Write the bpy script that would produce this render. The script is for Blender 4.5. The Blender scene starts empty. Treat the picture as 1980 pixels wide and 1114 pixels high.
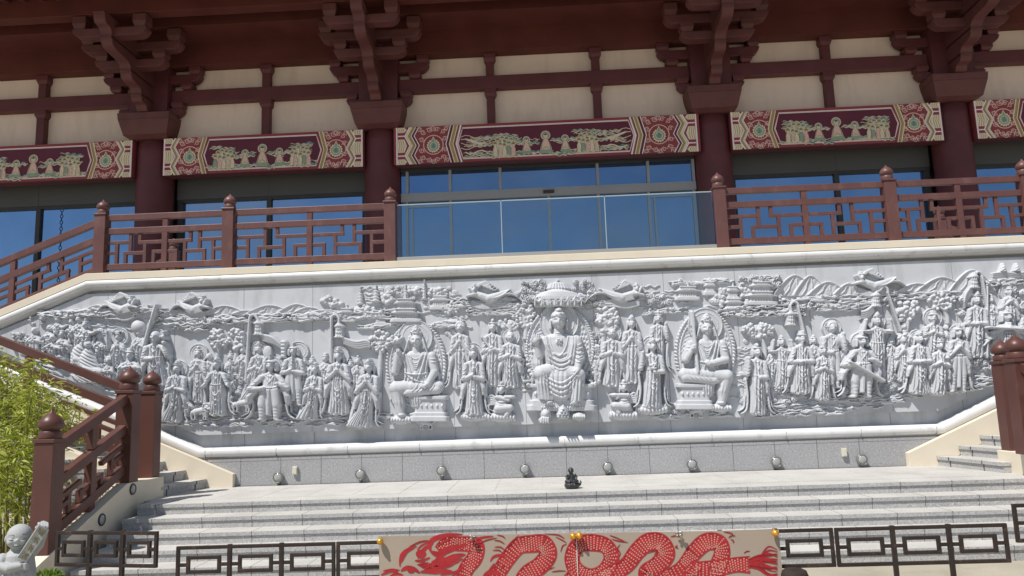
import bpy, bmesh, math, random
import numpy as np
from mathutils import Vector, Matrix
random.seed(7)
rng = np.random.default_rng(11)
SC = bpy.context.scene
COL = SC.collection
R_ = math.radians
# ---------------------------------------------------------------- camera
PX, PYc, FOC = 990.0, 557.0, 1485.0            # the photograph is 1980 x 1114
CAM = np.array([0.0, -12.2, 1.15])
def cam_axes(yaw, pitch, roll):
    cy, sy, cp, sp = math.cos(yaw), math.sin(yaw), math.cos(pitch), math.sin(pitch)
    f = np.array([sy*cp, cy*cp, sp]); r = np.array([cy, -sy, 0.0]); u = np.cross(r, f)
    cr, sr = math.cos(roll), math.sin(roll)
    return cr*r + sr*u, -sr*r + cr*u, f
CR, CU, CF = cam_axes(R_(-2.026), R_(8.533), R_(-1.958))
cd = bpy.data.cameras.new("camera"); cam = bpy.data.objects.new("camera", cd); COL.objects.link(cam)
m = Matrix(((CR[0], CU[0], -CF[0], CAM[0]), (CR[1], CU[1], -CF[1], CAM[1]), (CR[2], CU[2], -CF[2], CAM[2]), (0, 0, 0, 1)))
cam.matrix_world = m
cd.sensor_width = 36.0; cd.lens = 36.0*FOC/1980.0; cd.clip_start = 0.05; cd.clip_end = 3000
SC.camera = cam
SC.render.resolution_x = 1024; SC.render.resolution_y = 576
# ---------------------------------------------------------------- sky and sun
SUN_DIR = Vector((0.43, 0.45, -1.0)).normalized()      # the way the light travels
TO_SUN = -SUN_DIR
sun_el = math.asin(TO_SUN.z); sun_az = math.atan2(TO_SUN.x, TO_SUN.y)
w = bpy.data.worlds.new("World"); SC.world = w; w.use_nodes = True
nt = w.node_tree; nt.nodes.clear()
def N(t, ty, **kw):
    n = t.nodes.new(ty)
    for k, v in kw.items(): setattr(n, k, v)
    return n
wo = N(nt, 'ShaderNodeOutputWorld'); bg = N(nt, 'ShaderNodeBackground'); sky = N(nt, 'ShaderNodeTexSky')
sky.sky_type = 'NISHITA'; sky.sun_disc = False; sky.sun_elevation = sun_el; sky.sun_rotation = sun_az
sky.air_density = 1.0; sky.dust_density = 0.2; sky.ozone_density = 1.2
tc = N(nt, 'ShaderNodeTexCoord'); mp = N(nt, 'ShaderNodeMapping'); mp.inputs['Scale'].default_value = (1.0, 1.0, 2.4)
cn = N(nt, 'ShaderNodeTexNoise'); cn.inputs['Scale'].default_value = 3.4; cn.inputs['Detail'].default_value = 7; cn.inputs['Roughness'].default_value = 0.62
crmp = N(nt, 'ShaderNodeValToRGB'); crmp.color_ramp.elements[0].position = 0.46; crmp.color_ramp.elements[1].position = 0.80
crmp.color_ramp.elements[1].color = (0.85, 0.85, 0.85, 1)
cmx = N(nt, 'ShaderNodeMixRGB'); cmx.inputs[2].default_value = (5.0, 5.2, 5.6, 1)
L = nt.links.new
L(tc.outputs['Generated'], mp.inputs[0]); L(mp.outputs[0], cn.inputs['Vector']); L(cn.outputs['Fac'], crmp.inputs[0])

# a bank of pale cloud low in the sky behind the camera, which the left windows mirror
dt = N(nt, 'ShaderNodeVectorMath', operation='DOT_PRODUCT'); dt.inputs[1].default_value = Vector((-0.36, -0.88, 0.37)).normalized(); L(tc.outputs['Generated'], dt.inputs[0])
mr = N(nt, 'ShaderNodeMapRange', interpolation_type='SMOOTHSTEP'); mr.inputs['From Min'].default_value = 0.965; mr.inputs['From Max'].default_value = 0.998; L(dt.outputs['Value'], mr.inputs['Value'])
c2 = N(nt, 'ShaderNodeValToRGB'); c2.color_ramp.elements[0].position = 0.36; c2.color_ramp.elements[1].position = 0.62; L(cn.outputs['Fac'], c2.inputs[0])
mm1 = N(nt, 'ShaderNodeMath', operation='MULTIPLY'); L(c2.outputs[0], mm1.inputs[0]); L(mr.outputs[0], mm1.inputs[1])
mm2 = N(nt, 'ShaderNodeMath', operation='MAXIMUM'); L(mm1.outputs[0], mm2.inputs[0]); L(crmp.outputs[0], mm2.inputs[1])
L(mm2.outputs[0], cmx.inputs[0]); L(sky.outputs[0], cmx.inputs[1]); L(cmx.outputs[0], bg.inputs[0]); L(bg.outputs[0], wo.inputs[0])
bg.inputs[1].default_value = 0.075
sl = bpy.data.lights.new("sun", 'SUN'); sl.energy = 4.4; sl.angle = R_(0.53); sl.color = (1.0, 0.955, 0.89)
so = bpy.data.objects.new("sun", sl); COL.objects.link(so); so.rotation_euler = SUN_DIR.to_track_quat('-Z', 'Y').to_euler(); so.location = (-6, -6, 14)
SC.view_settings.view_transform = 'Standard'; SC.view_settings.look = 'None'; SC.view_settings.exposure = 0.22; SC.view_settings.gamma = 1.0
SC.render.engine = 'CYCLES'; SC.cycles.max_bounces = 8; SC.cycles.diffuse_bounces = 4; SC.cycles.transparent_max_bounces = 12
# ---------------------------------------------------------------- helpers
def rayd(x, y):
    x = np.asarray(x, float); y = np.asarray(y, float)
    return ((x-PX)/FOC)[..., None]*CR - ((y-PYc)/FOC)[..., None]*CU + CF
def atY(x, y, Y):            # where the sight line through a spot of the photograph meets the upright plane at depth Y
    d = rayd(x, y); t = (Y-CAM[1])/d[..., 1]
    return CAM + t[..., None]*d
def atZ(x, y, Z):
    d = rayd(x, y); t = (Z-CAM[2])/d[..., 2]
    return CAM + t[..., None]*d
def atX(x, y, X):
    d = rayd(x, y); t = (X-CAM[0])/d[..., 0]
    return CAM + t[..., None]*d
def tag(o, label=None, cat=None, group=None, kind=None):
    if label: o['label'] = label
    if cat: o['category'] = cat
    if group: o['group'] = group
    if kind: o['kind'] = kind
    return o
def thing(name, label, cat, loc=(0, 0, 0), group=None, rz=0.0):
    o = bpy.data.objects.new(name, None); COL.objects.link(o); o.empty_display_size = 0.2
    o.location = loc; o.rotation_euler = (0, 0, rz)
    return tag(o, label, cat, group)
class MB:
    def __init__(s): s.v = []; s.f = []; s.mi = []; s.sm = []
    def add(s, vs, fs, mi=0, smooth=False):
        b = len(s.v); s.v += [tuple(map(float, v)) for v in vs]
        for f in fs: s.f.append([i+b for i in f]); s.mi.append(mi); s.sm.append(smooth)
        return s
    def box(s, x0, x1, y0, y1, z0, z1, mi=0):
        return s.add([(x0,y0,z0),(x1,y0,z0),(x1,y1,z0),(x0,y1,z0),(x0,y0,z1),(x1,y0,z1),(x1,y1,z1),(x0,y1,z1)],
            [(0,3,2,1),(4,5,6,7),(0,1,5,4),(1,2,6,5),(2,3,7,6),(3,0,4,7)], mi)
    def frus(s, a, b, mi=0):           # two quads (lists of 4 points) joined
        return s.add(list(a)+list(b), [(0,3,2,1),(4,5,6,7),(0,1,5,4),(1,2,6,5),(2,3,7,6),(3,0,4,7)], mi)
    def prism(s, poly, axis, a, b, mi=0, smooth=False):   # polygon in the two other axes, pushed along axis from a to b
        n = len(poly)
        def P(p, t): return {'x': (t, p[0], p[1]), 'y': (p[0], t, p[1]), 'z': (p[0], p[1], t)}[axis]
        vs = [P(p, a) for p in poly]+[P(p, b) for p in poly]
        s.add(vs, [list(range(n)), list(range(2*n-1, n-1, -1))], mi)
        base = len(s.v)-2*n
        for i in range(n):
            j = (i+1) % n; s.f.append([base+i, base+j, base+n+j, base+n+i]); s.mi.append(mi); s.sm.append(smooth)
        return s
    def bar(s, p, q, w, h, up=(0, 0, 1), mi=0):          # rectangular bar from p to q
        p = Vector(p); q = Vector(q); d = (q-p).normalized(); u = Vector(up); sx = d.cross(u).normalized(); uu = sx.cross(d).normalized()
        A = [p+sx*a*w/2+uu*b*h/2 for a, b in ((-1,-1),(1,-1),(1,1),(-1,1))]; B = [q+sx*a*w/2+uu*b*h/2 for a, b in ((-1,-1),(1,-1),(1,1),(-1,1))]
        return s.frus(A, B, mi)
    def tube(s, pts, rad, n=8, mi=0, caps=True):
        pts = [Vector(p) for p in pts]; k = len(pts)
        rs = rad if isinstance(rad, (list, tuple)) else [rad]*k
        prev = None; vs = []
        for i in range(k):
            d = (pts[min(i+1, k-1)]-pts[max(i-1, 0)]).normalized()
            if prev is None: a = d.orthogonal().normalized()
            else: a = (prev-d*prev.dot(d)); a = a.normalized() if a.length > 1e-6 else d.orthogonal().normalized()
            prev = a; b = d.cross(a)
            for j in range(n):
                t = 2*math.pi*j/n; vs.append(pts[i]+(a*math.cos(t)+b*math.sin(t))*rs[i])
        fs = []
        for i in range(k-1):
            for j in range(n): fs.append((i*n+j, i*n+(j+1) % n, (i+1)*n+(j+1) % n, (i+1)*n+j))
        s.add(vs, fs, mi, True)
        if caps: 
            b = len(s.v)-k*n
            s.f.append([b+j for j in range(n-1, -1, -1)]); s.mi.append(mi); s.sm.append(False)
            s.f.append([b+(k-1)*n+j for j in range(n)]); s.mi.append(mi); s.sm.append(False)
        return s
    def lathe(s, prof, c=(0, 0, 0), n=20, mi=0, sx=1, sy=1, axis='z'):
        vs = []; k = len(prof)
        for r, z in prof:
            for j in range(n):
                t = 2*math.pi*j/n; a, b = r*math.cos(t)*sx, r*math.sin(t)*sy
                vs.append({'z': (c[0]+a, c[1]+b, c[2]+z), 'y': (c[0]+a, c[1]+z, c[2]+b), 'x': (c[0]+z, c[1]+a, c[2]+b)}[axis])
        fs = [(i*n+j, i*n+(j+1) % n, (i+1)*n+(j+1) % n, (i+1)*n+j) for i in range(k-1) for j in range(n)]
        s.add(vs, fs, mi, True)
        b = len(s.v)-k*n
        s.f.append([b+j for j in range(n-1, -1, -1)]); s.mi.append(mi); s.sm.append(False)
        s.f.append([b+(k-1)*n+j for j in range(n)]); s.mi.append(mi); s.sm.append(False)
        return s
    def ball(s, c, r, n=14, mi=0, sc=(1, 1, 1)):
        k = n//2+1; vs = []; 
        for i in range(1, k):
            p = math.pi*i/k
            for j in range(n):
                t = 2*math.pi*j/n; vs.append((c[0]+r*sc[0]*math.sin(p)*math.cos(t), c[1]+r*sc[1]*math.sin(p)*math.sin(t), c[2]+r*sc[2]*math.cos(p)))
        vs += [(c[0], c[1], c[2]+r*sc[2]), (c[0], c[1], c[2]-r*sc[2])]; a, b = len(vs)-2, len(vs)-1
        fs = [(i*n+j, (i+1)*n+j, (i+1)*n+(j+1) % n, i*n+(j+1) % n) for i in range(k-2) for j in range(n)]
        fs += [(a, j, (j+1) % n) for j in range(n)]+[(b, (k-2)*n+(j+1) % n, (k-2)*n+j) for j in range(n)]
        return s.add(vs, fs, mi, True)
    def build(s, name, mats, parent=None, bevel=0.0, label=None, fix=True):
        me = bpy.data.meshes.new(name); me.from_pydata(s.v, [], s.f)
        for mm in (mats if isinstance(mats, (list, tuple)) else [mats]): me.materials.append(mm)
        if s.f:
            me.polygons.foreach_set('material_index', s.mi); me.polygons.foreach_set('use_smooth', s.sm)
        if fix:
            b = bmesh.new(); b.from_mesh(me); bmesh.ops.recalc_face_normals(b, faces=b.faces); b.to_mesh(me); b.free()
        me.update(); o = bpy.data.objects.new(name, me); COL.objects.link(o)
        if parent: o.parent = parent
        if bevel > 0:
            md = o.modifiers.new('bevel', 'BEVEL'); md.width = bevel; md.segments = 2; md.limit_method = 'ANGLE'; md.angle_limit = R_(40)
            md.harden_normals = False
        if label: o['label'] = label
        return o
def kids(o, allo=None): return [c for c in o.children]
def copy_tree(o, parent=None):
    c = o.copy(); COL.objects.link(c)
    if parent: c.parent = parent
    for ch in list(o.children): copy_tree(ch, c)
    return c
# ---------------------------------------------------------------- materials
def mat(name, col, rough=0.6, spec=0.3, var=0.0, vscale=3.0, speck=None, bump=0.0, bscale=40.0, metal=0.0, dirt=None, coat=0.0):
    m = bpy.data.materials.new(name); m.use_nodes = True; t = m.node_tree; b = t.nodes['Principled BSDF']
    b.inputs['Roughness'].default_value = rough; b.inputs['Specular IOR Level'].default_value = spec; b.inputs['Metallic'].default_value = metal
    b.inputs['Coat Weight'].default_value = coat
    b.inputs['Base Color'].default_value = (*col, 1)
    lk = t.links.new; co = N(t, 'ShaderNodeTexCoord').outputs['Object']; geo = N(t, 'ShaderNodeNewGeometry').outputs['Position']
    cur = None
    def mixc(fac, a, c2, mode='MIX'):
        x = N(t, 'ShaderNodeMixRGB', blend_type=mode)
        if hasattr(fac, 'links'): lk(fac, x.inputs[0])
        else: x.inputs[0].default_value = fac
        for k, v in ((1, a), (2, c2)):
            if hasattr(v, 'links'): lk(v, x.inputs[k])
            else: x.inputs[k].default_value = (*v, 1)
        return x.outputs[0]
    cur = col
    if var > 0:
        n1 = N(t, 'ShaderNodeTexNoise'); n1.inputs['Scale'].default_value = vscale; n1.inputs['Detail'].default_value = 6; lk(geo, n1.inputs['Vector'])
        r1 = N(t, 'ShaderNodeValToRGB'); r1.color_ramp.elements[0].position = 0.3; r1.color_ramp.elements[1].position = 0.7
        lo = 1-var; hi = 1+var*0.6
        r1.color_ramp.elements[0].color = (lo, lo, lo, 1); r1.color_ramp.elements[1].color = (hi, hi, hi, 1)
        lk(n1.outputs['Fac'], r1.inputs[0]); cur = mixc(1.0, cur, r1.outputs[0], 'MULTIPLY')
    if speck:
        for (sc_, lo, hi, c2, fac) in speck:
            n2 = N(t, 'ShaderNodeTexNoise'); n2.inputs['Scale'].default_value = sc_; n2.inputs['Detail'].default_value = 3; n2.inputs['Roughness'].default_value = 0.7; lk(geo, n2.inputs['Vector'])
            r2 = N(t, 'ShaderNodeValToRGB'); r2.color_ramp.elements[0].position = lo; r2.color_ramp.elements[1].position = hi
            r2.color_ramp.elements[1].color = (fac, fac, fac, 1)
            lk(n2.outputs['Fac'], r2.inputs[0]); cur = mixc(r2.outputs[0], cur, c2)
    if dirt:
        c2, lo, hi, fac, sc_, stretch = dirt
        mpn = N(t, 'ShaderNodeMapping'); mpn.inputs['Scale'].default_value = (1, 1, stretch); lk(geo, mpn.inputs[0])
        n3 = N(t, 'ShaderNodeTexNoise'); n3.inputs['Scale'].default_value = sc_; n3.inputs['Detail'].default_value = 8; n3.inputs['Roughness'].default_value = 0.65; lk(mpn.outputs[0], n3.inputs['Vector'])
        r3 = N(t, 'ShaderNodeValToRGB'); r3.color_ramp.elements[0].position = lo; r3.color_ramp.elements[1].position = hi; r3.color_ramp.elements[1].color = (fac, fac, fac, 1)
        lk(n3.outputs['Fac'], r3.inputs[0]); cur = mixc(r3.outputs[0], cur, c2)
    if hasattr(cur, 'links'): lk(cur, b.inputs['Base Color'])
    if bump > 0:
        n4 = N(t, 'ShaderNodeTexNoise'); n4.inputs['Scale'].default_value = bscale; n4.inputs['Detail'].default_value = 4; lk(geo, n4.inputs['Vector'])
        bp = N(t, 'ShaderNodeBump'); bp.inputs['Strength'].default_value = bump; bp.inputs['Distance'].default_value = 0.01
        lk(n4.outputs['Fac'], bp.inputs['Height']); lk(bp.outputs[0], b.inputs['Normal'])
    return m
M = {}
M['granite'] = mat('granite', (0.44, 0.435, 0.43), 0.6, 0.3, 0.10, 1.2, [(55, 0.49, 0.62, (0.17, 0.17, 0.175), 0.55), (42, 0.54, 0.66, (0.66, 0.65, 0.64), 0.55)], 0.10, 120, dirt=((0.2, 0.2, 0.19), 0.52, 0.8, 0.2, 2.2, 0.4))
M['granite_tread'] = mat('granite_tread', (0.52, 0.505, 0.475), 0.7, 0.25, 0.10, 1.6, [(95, 0.54, 0.68, (0.26, 0.26, 0.26), 0.6), (70, 0.52, 0.7, (0.72, 0.70, 0.67), 0.6)], 0.08, 120, dirt=((0.30, 0.28, 0.25), 0.48, 0.82, 0.55, 1.1, 1))
M['granite_wall'] = mat('granite_wall', (0.36, 0.36, 0.37), 0.5, 0.35, 0.06, 0.9, [(46, 0.48, 0.62, (0.19, 0.19, 0.20), 0.5), (38, 0.54, 0.66, (0.62, 0.62, 0.62), 0.5)], 0.05, 120)
M['slab_joint'] = mat('slab_joint', (0.26, 0.265, 0.28), 0.9, 0.1)
M['joint'] = mat('joint', (0.10, 0.10, 0.10), 0.9, 0.1)
M['marble'] = mat('marble', (0.545, 0.56, 0.59), 0.55, 0.3, 0.05, 1.5, [(3.0, 0.52, 0.75, (0.40, 0.415, 0.44), 0.5)], 0.12, 60, dirt=((0.30, 0.31, 0.315), 0.50, 0.78, 0.7, 3.6, 0.16))
M['marble_carved'] = mat('marble_carved', (0.535, 0.55, 0.58), 0.6, 0.3, 0.06, 2.0, [(4.0, 0.52, 0.75, (0.42, 0.435, 0.46), 0.4)], 0.3, 70, dirt=((0.34, 0.345, 0.35), 0.54, 0.8, 0.55, 5.0, 0.35))
M['marble_trim'] = mat('marble_trim', (0.70, 0.70, 0.70), 0.4, 0.4, 0.05, 2.0, [(5.0, 0.52, 0.78, (0.60, 0.60, 0.60), 0.6)], 0.05, 60, dirt=((0.30, 0.29, 0.27), 0.56, 0.74, 0.6, 5.0, 0.5))
M['cream'] = mat('cream', (0.72, 0.645, 0.52), 0.8, 0.2, 0.05, 2.5, None, 0.06, 50, dirt=((0.40, 0.34, 0.26), 0.6, 0.85, 0.5, 2.4, 0.3))
M['plaster'] = mat('plaster', (0.80, 0.645, 0.54), 0.9, 0.1, 0.05, 1.0, None, 0.05, 60, dirt=((0.44, 0.34, 0.27), 0.48, 0.85, 0.6, 1.4, 0.25))
M['maroon'] = mat('maroon', (0.120, 0.034, 0.036), 0.5, 0.35, 0.14, 2.5, None, 0.04, 60)
M['maroon_soffit'] = mat('maroon_soffit', (0.118, 0.033, 0.026), 0.65, 0.2, 0.18, 1.6, None, 0.04, 60)
M['bracket'] = mat('bracket_paint', (0.130, 0.047, 0.043), 0.55, 0.3, 0.16, 3.0, None, 0.05, 60)
M['rail'] = mat('rail_paint', (0.132, 0.058, 0.052), 0.42, 0.4, 0.12, 3.0, None, 0.03, 80, dirt=((0.25, 0.14, 0.115), 0.52, 0.8, 0.55, 5.0, 0.4))
M['newel'] = mat('newel_paint', (0.108, 0.043, 0.035), 0.4, 0.4, 0.12, 3.0, None, 0.03, 80, dirt=((0.25, 0.13, 0.10), 0.6, 0.82, 0.4, 6.0, 0.4))
M['fence'] = mat('fence_metal', (0.034, 0.023, 0.019), 0.55, 0.35, 0.25, 6.0, None, 0.08, 90, dirt=((0.16, 0.09, 0.055), 0.56, 0.74, 0.6, 12.0, 1))
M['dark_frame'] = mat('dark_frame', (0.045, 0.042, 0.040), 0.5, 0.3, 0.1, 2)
M['transom'] = mat('transom_panel', (0.085, 0.083, 0.080), 0.5, 0.3, 0.08, 1.2)
M['alu'] = mat('aluminium_frame', (0.30, 0.30, 0.30), 0.45, 0.4, 0.06, 2)
M['bronze'] = mat('dark_bronze', (0.035, 0.034, 0.036), 0.38, 0.5, 0.2, 20, None, 0.1, 120)
M['statue_stone'] = mat('statue_stone', (0.42, 0.43, 0.43), 0.75, 0.25, 0.10, 6, [(150, 0.5, 0.7, (0.25, 0.25, 0.25), 0.5)], 0.12, 120)
M['tablet'] = mat('tablet_face', (0.52, 0.52, 0.47), 0.75, 0.2, 0.08, 10)
M['ink'] = mat('carved_gilt', (0.22, 0.18, 0.09), 0.7, 0.2)
M['gold'] = mat('gold_paint', (0.75, 0.38, 0.05), 0.3, 0.6, 0.1, 20, metal=0.55)
M['silver'] = mat('silver_foil', (0.45, 0.42, 0.38), 0.3, 0.6, 0.3, 60, metal=0.6)
M['banner'] = mat('banner_board', (0.385, 0.315, 0.255), 0.75, 0.2, 0.05, 2.0, None, 0.03, 40, dirt=((0.30, 0.25, 0.21), 0.5, 0.8, 0.35, 2.5, 0.7))
M['red'] = mat('red_paint', (0.40, 0.030, 0.036), 0.7, 0.2, 0.18, 12)
M['dark_red'] = mat('dark_red_paint', (0.30, 0.018, 0.022), 0.7, 0.2, 0.2, 12)
M['pink'] = mat('pink_scale_paint', (0.60, 0.27, 0.22), 0.7, 0.2, 0.2, 14)
M['ground'] = mat('ground_paving', (0.40, 0.365, 0.29), 0.85, 0.15, 0.18, 0.8, [(60, 0.55, 0.7, (0.25, 0.22, 0.17), 0.5)], 0.15, 60, dirt=((0.22, 0.19, 0.14), 0.52, 0.75, 0.5, 1.7, 1))
M['terrace'] = mat('terrace_paving', (0.38, 0.36, 0.33), 0.7, 0.25, 0.1, 1.0)
M['box'] = mat('box_plastic', (0.60, 0.575, 0.47), 0.5, 0.3)
M['white'] = mat('white_cable', (0.75, 0.75, 0.72), 0.5, 0.3)
M['metal'] = mat('lamp_metal', (0.28, 0.28, 0.275), 0.35, 0.5, metal=0.5)
M['chain'] = mat('chain_metal', (0.03, 0.028, 0.026), 0.5, 0.4)
M['soil'] = mat('soil', (0.11, 0.085, 0.06), 0.95, 0.1, 0.3, 5, None, 0.4, 30)
M['stem'] = mat('bamboo_stem', (0.24, 0.22, 0.07), 0.6, 0.3, 0.25, 4)
M['trunk'] = mat('trunk_bark', (0.14, 0.11, 0.08), 0.9, 0.1, 0.3, 5)
M['navy'] = mat('navy_cloth', (0.012, 0.014, 0.045), 0.8, 0.2)
# painted beam colours
M['p_red'] = mat('beam_red', (0.29, 0.060, 0.066), 0.6, 0.25, 0.08, 4)
M['p_plum'] = mat('beam_plum', (0.135, 0.030, 0.052), 0.6, 0.25, 0.08, 4)
M['p_white'] = mat('beam_white', (0.88, 0.77, 0.75), 0.6, 0.25, 0.04, 8)
M['p_pink'] = mat('beam_pink', (0.78, 0.50, 0.42), 0.6, 0.25, 0.05, 8)
M['p_ochre'] = mat('beam_ochre', (0.40, 0.29, 0.115), 0.6, 0.25, 0.08, 8)
M['p_cream'] = mat('beam_cream', (0.78, 0.66, 0.47), 0.6, 0.25, 0.06, 12)
M['p_teal'] = mat('beam_teal', (0.17, 0.27, 0.26), 0.6, 0.25, 0.12, 12)
M['p_green'] = mat('beam_green', (0.30, 0.38, 0.27), 0.6, 0.25, 0.12, 12)
M['p_skin'] = mat('beam_figure', (0.70, 0.55, 0.40), 0.6, 0.25, 0.08, 18)
M['dark_wood'] = mat('dark_wood', (0.045, 0.032, 0.026), 0.8, 0.2, 0.3, 6)
M['p_black'] = mat('beam_black', (0.02, 0.018, 0.02), 0.6, 0.25)
def leafmat(name, c1, c2):
    m = mat(name, c1, 0.5, 0.3, 0.0); t = m.node_tree; b = t.nodes['Principled BSDF']
    oi = N(t, 'ShaderNodeTexNoise'); oi.inputs['Scale'].default_value = 9; g = N(t, 'ShaderNodeNewGeometry'); t.links.new(g.outputs['Position'], oi.inputs['Vector'])
    r = N(t, 'ShaderNodeValToRGB'); r.color_ramp.elements[0].position = .35; r.color_ramp.elements[1].position = .65
    r.color_ramp.elements[0].color = (*c1, 1); r.color_ramp.elements[1].color = (*c2, 1)
    t.links.new(oi.outputs['Fac'], r.inputs[0]); t.links.new(r.outputs[0], b.inputs['Base Color'])
    tr = N(t, 'ShaderNodeBsdfTranslucent'); t.links.new(r.outputs[0], tr.inputs[0]); mx = N(t, 'ShaderNodeMixShader'); mx.inputs[0].default_value = 0.35
    o = t.nodes['Material Output']; t.links.new(b.outputs[0], mx.inputs[1]); t.links.new(tr.outputs[0], mx.inputs[2]); t.links.new(mx.outputs[0], o.inputs[0])
    return m
M['leaf'] = leafmat('bamboo_leaf', (0.24, 0.31, 0.023), (0.54, 0.56, 0.12))
M['shrub'] = leafmat('shrub_leaf', (0.10, 0.19, 0.02), (0.18, 0.28, 0.03))
M['tree_leaf'] = leafmat('tree_leaf', (0.05, 0.09, 0.015), (0.08, 0.13, 0.03))
def glassmat(name, base, refl, tint, rough=0.01, inter=None):
    m = bpy.data.materials.new(name); m.use_nodes = True; t = m.node_tree; t.nodes.clear(); lk = t.links.new
    o = N(t, 'ShaderNodeOutputMaterial'); g = N(t, 'ShaderNodeBsdfGlossy'); g.inputs['Roughness'].default_value = rough; g.inputs['Color'].default_value = (*tint, 1)
    if base is None: d = N(t, 'ShaderNodeBsdfTransparent'); d.inputs[0].default_value = inter
    else: d = N(t, 'ShaderNodeBsdfDiffuse'); d.inputs[0].default_value = (*base, 1)
    fr = N(t, 'ShaderNodeFresnel'); fr.inputs['IOR'].default_value = 1.5
    ma = N(t, 'ShaderNodeMath', operation='MULTIPLY_ADD'); ma.inputs[1].default_value = 1.0; ma.inputs[2].default_value = refl; lk(fr.outputs[0], ma.inputs[0])
    ma.use_clamp = True
    if base is not None:
        gp = N(t, 'ShaderNodeNewGeometry'); nz = N(t, 'ShaderNodeTexNoise'); nz.inputs['Scale'].default_value = 1.1; nz.inputs['Detail'].default_value = 6; lk(gp.outputs['Position'], nz.inputs['Vector'])
        mr = N(t, 'ShaderNodeMapRange'); mr.inputs['From Min'].default_value = .3; mr.inputs['From Max'].default_value = .7; mr.inputs['To Min'].default_value = refl*.90; mr.inputs['To Max'].default_value = refl*1.08; lk(nz.outputs['Fac'], mr.inputs['Value']); lk(mr.outputs[0], ma.inputs[2])
        bn = N(t, 'ShaderNodeTexNoise'); bn.inputs['Scale'].default_value = .8; lk(gp.outputs['Position'], bn.inputs['Vector']); bp = N(t, 'ShaderNodeBump'); bp.inputs['Strength'].default_value = .05; bp.inputs['Distance'].default_value = .05; lk(bn.outputs['Fac'], bp.inputs['Height']); lk(bp.outputs[0], g.inputs['Normal'])
    mx = N(t, 'ShaderNodeMixShader'); lk(ma.outputs[0], mx.inputs[0]); lk(d.outputs[0], mx.inputs[1]); lk(g.outputs[0], mx.inputs[2]); lk(mx.outputs[0], o.inputs[0])
    return m
M['glass'] = glassmat('window_glass', (0.008, 0.012, 0.020), 0.46, (0.46, 0.68, 1.0))
M['door_glass'] = glassmat('door_glass', (0.010, 0.015, 0.026), 0.36, (0.40, 0.64, 1.0))
M['rail_glass'] = glassmat('balustrade_glass', None, 0.03, (0.9, 0.97, 1.0), 0.0, (0.86, 0.93, 0.95, 1))
M['glass_edge'] = mat('glass_edge', (0.36, 0.44, 0.45), 0.2, 0.5)
M['lens'] = mat('lamp_lens', (0.34, 0.35, 0.34), 0.12, 0.6, 0.15, 20)
# ---------------------------------------------------------------- ground, steps, platform, terrace
XC = 0.30
GZ = -0.70
g = MB(); g.add([(-300, -300, GZ), (300, -300, GZ), (300, 300, GZ), (-300, 300, GZ)], [(0, 1, 2, 3)])
tag(g.build('ground', M['ground']), kind='structure')
STEP_Y, TREAD, RISE = -2.06, 0.345, 0.135
SX0, SX1 = -5.36, 7.9
st = MB()
for k in range(5):
    y = STEP_Y-TREAD*k; z = -RISE*k; zb = z-RISE if k < 4 else GZ
    yb = y+TREAD+0.02 if k else -0.02
    x0 = SX0 - 0.0; x1 = SX1
    st.box(x0, x1, y+0.017, yb, zb-0.02, z-0.048, 0)                 # riser body
    st.box(x0, x1, y, yb, z-0.046, z-0.004, 0)                       # nosing
    st.box(x0+0.002, x1-0.002, y+0.004, yb-0.002, z-0.004, z, 1)     # tread face
    st.box(x0, x1, y+0.013, y+0.03, z-0.0485, z-0.0455, 2)
    j = x0+0.25+0.13*k
    while j < x1:                                                     # slab joints
        st.box(j-0.003, j+0.003, y-0.0015, y+0.03, z-0.0462, z+0.0012, 2)
        st.box(j-0.003, j+0.003, y+0.0155, y+0.03, zb, z-0.047, 2)
        if k: st.box(j-0.002, j+0.002, y+0.03, yb-0.01, z-0.01, z+0.0012, 2)
        j += 0.638
st.build('steps', [M['granite'], M['granite_tread'], M['joint']]); tag(bpy.data.objects['steps'], kind='structure')
pf = MB()
pf.box(-5.9, 7.9, STEP_Y+0.3, -0.022, -0.6, -0.02)
for i in range(22):                                                   # wide paving slabs with thin joints
    x0 = -5.82+0.64*i
    for (ya, yb) in ((STEP_Y+0.39, STEP_Y+1.2), (STEP_Y+1.2, -0.026)):
        pf.box(x0+0.003, x0+0.637, ya+0.003, yb-0.003, -0.02, 0.0035+0.001*((i*7) % 3)*0.4, 1)
pf.build('platform', [M['joint'], M['granite_tread']]); tag(bpy.data.objects['platform'], kind='structure')
# side flights rising along the carved wall
SLP = 0.145/0.335
def side_steps(sgn):
    s = MB()
    for k in range(13):
        xa = 5.61+0.335*k; z = 0.145*(k+1)
        def q(x, y): return (XC+sgn*x, y)
        dx = 0.22
        nx = xa+0.335*(13-k)
        poly = [q(xa, -0.13), q(xa+dx, -1.42), q(nx+dx, -1.42), q(nx, -0.13)]
        if sgn < 0: poly = poly[::-1]
        s.prism(poly, 'z', z-0.15, z-0.05, 0)
        p2 = [q(xa-0.022, -0.12), q(xa-0.022+dx, -1.43), q(nx+dx, -1.43), q(nx, -0.12)]
        s.prism(p2, 'z', z-0.048, z-0.004, 0)
        p3 = [q(xa-0.018, -0.122), q(xa-0.018+dx, -1.428), q(xa+0.36+dx, -1.428), q(xa+0.36, -0.122)]
        s.prism(p3, 'z', z-0.004, z, 1)
        for t in (0.2, 0.72):
            yy = -0.13-t*1.28; xx = xa+dx*(0.13*0+t)
            cx = XC+sgn*xx
            s.box(cx-0.012, cx+0.012, yy-0.003, yy+0.003, z-0.15, z-0.05, 2)
            s.box(cx-sgn*0.022-0.012, cx-sgn*0.022+0.012, yy-0.003, yy+0.003, z-0.0475, z+0.001, 2)
    return s
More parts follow.
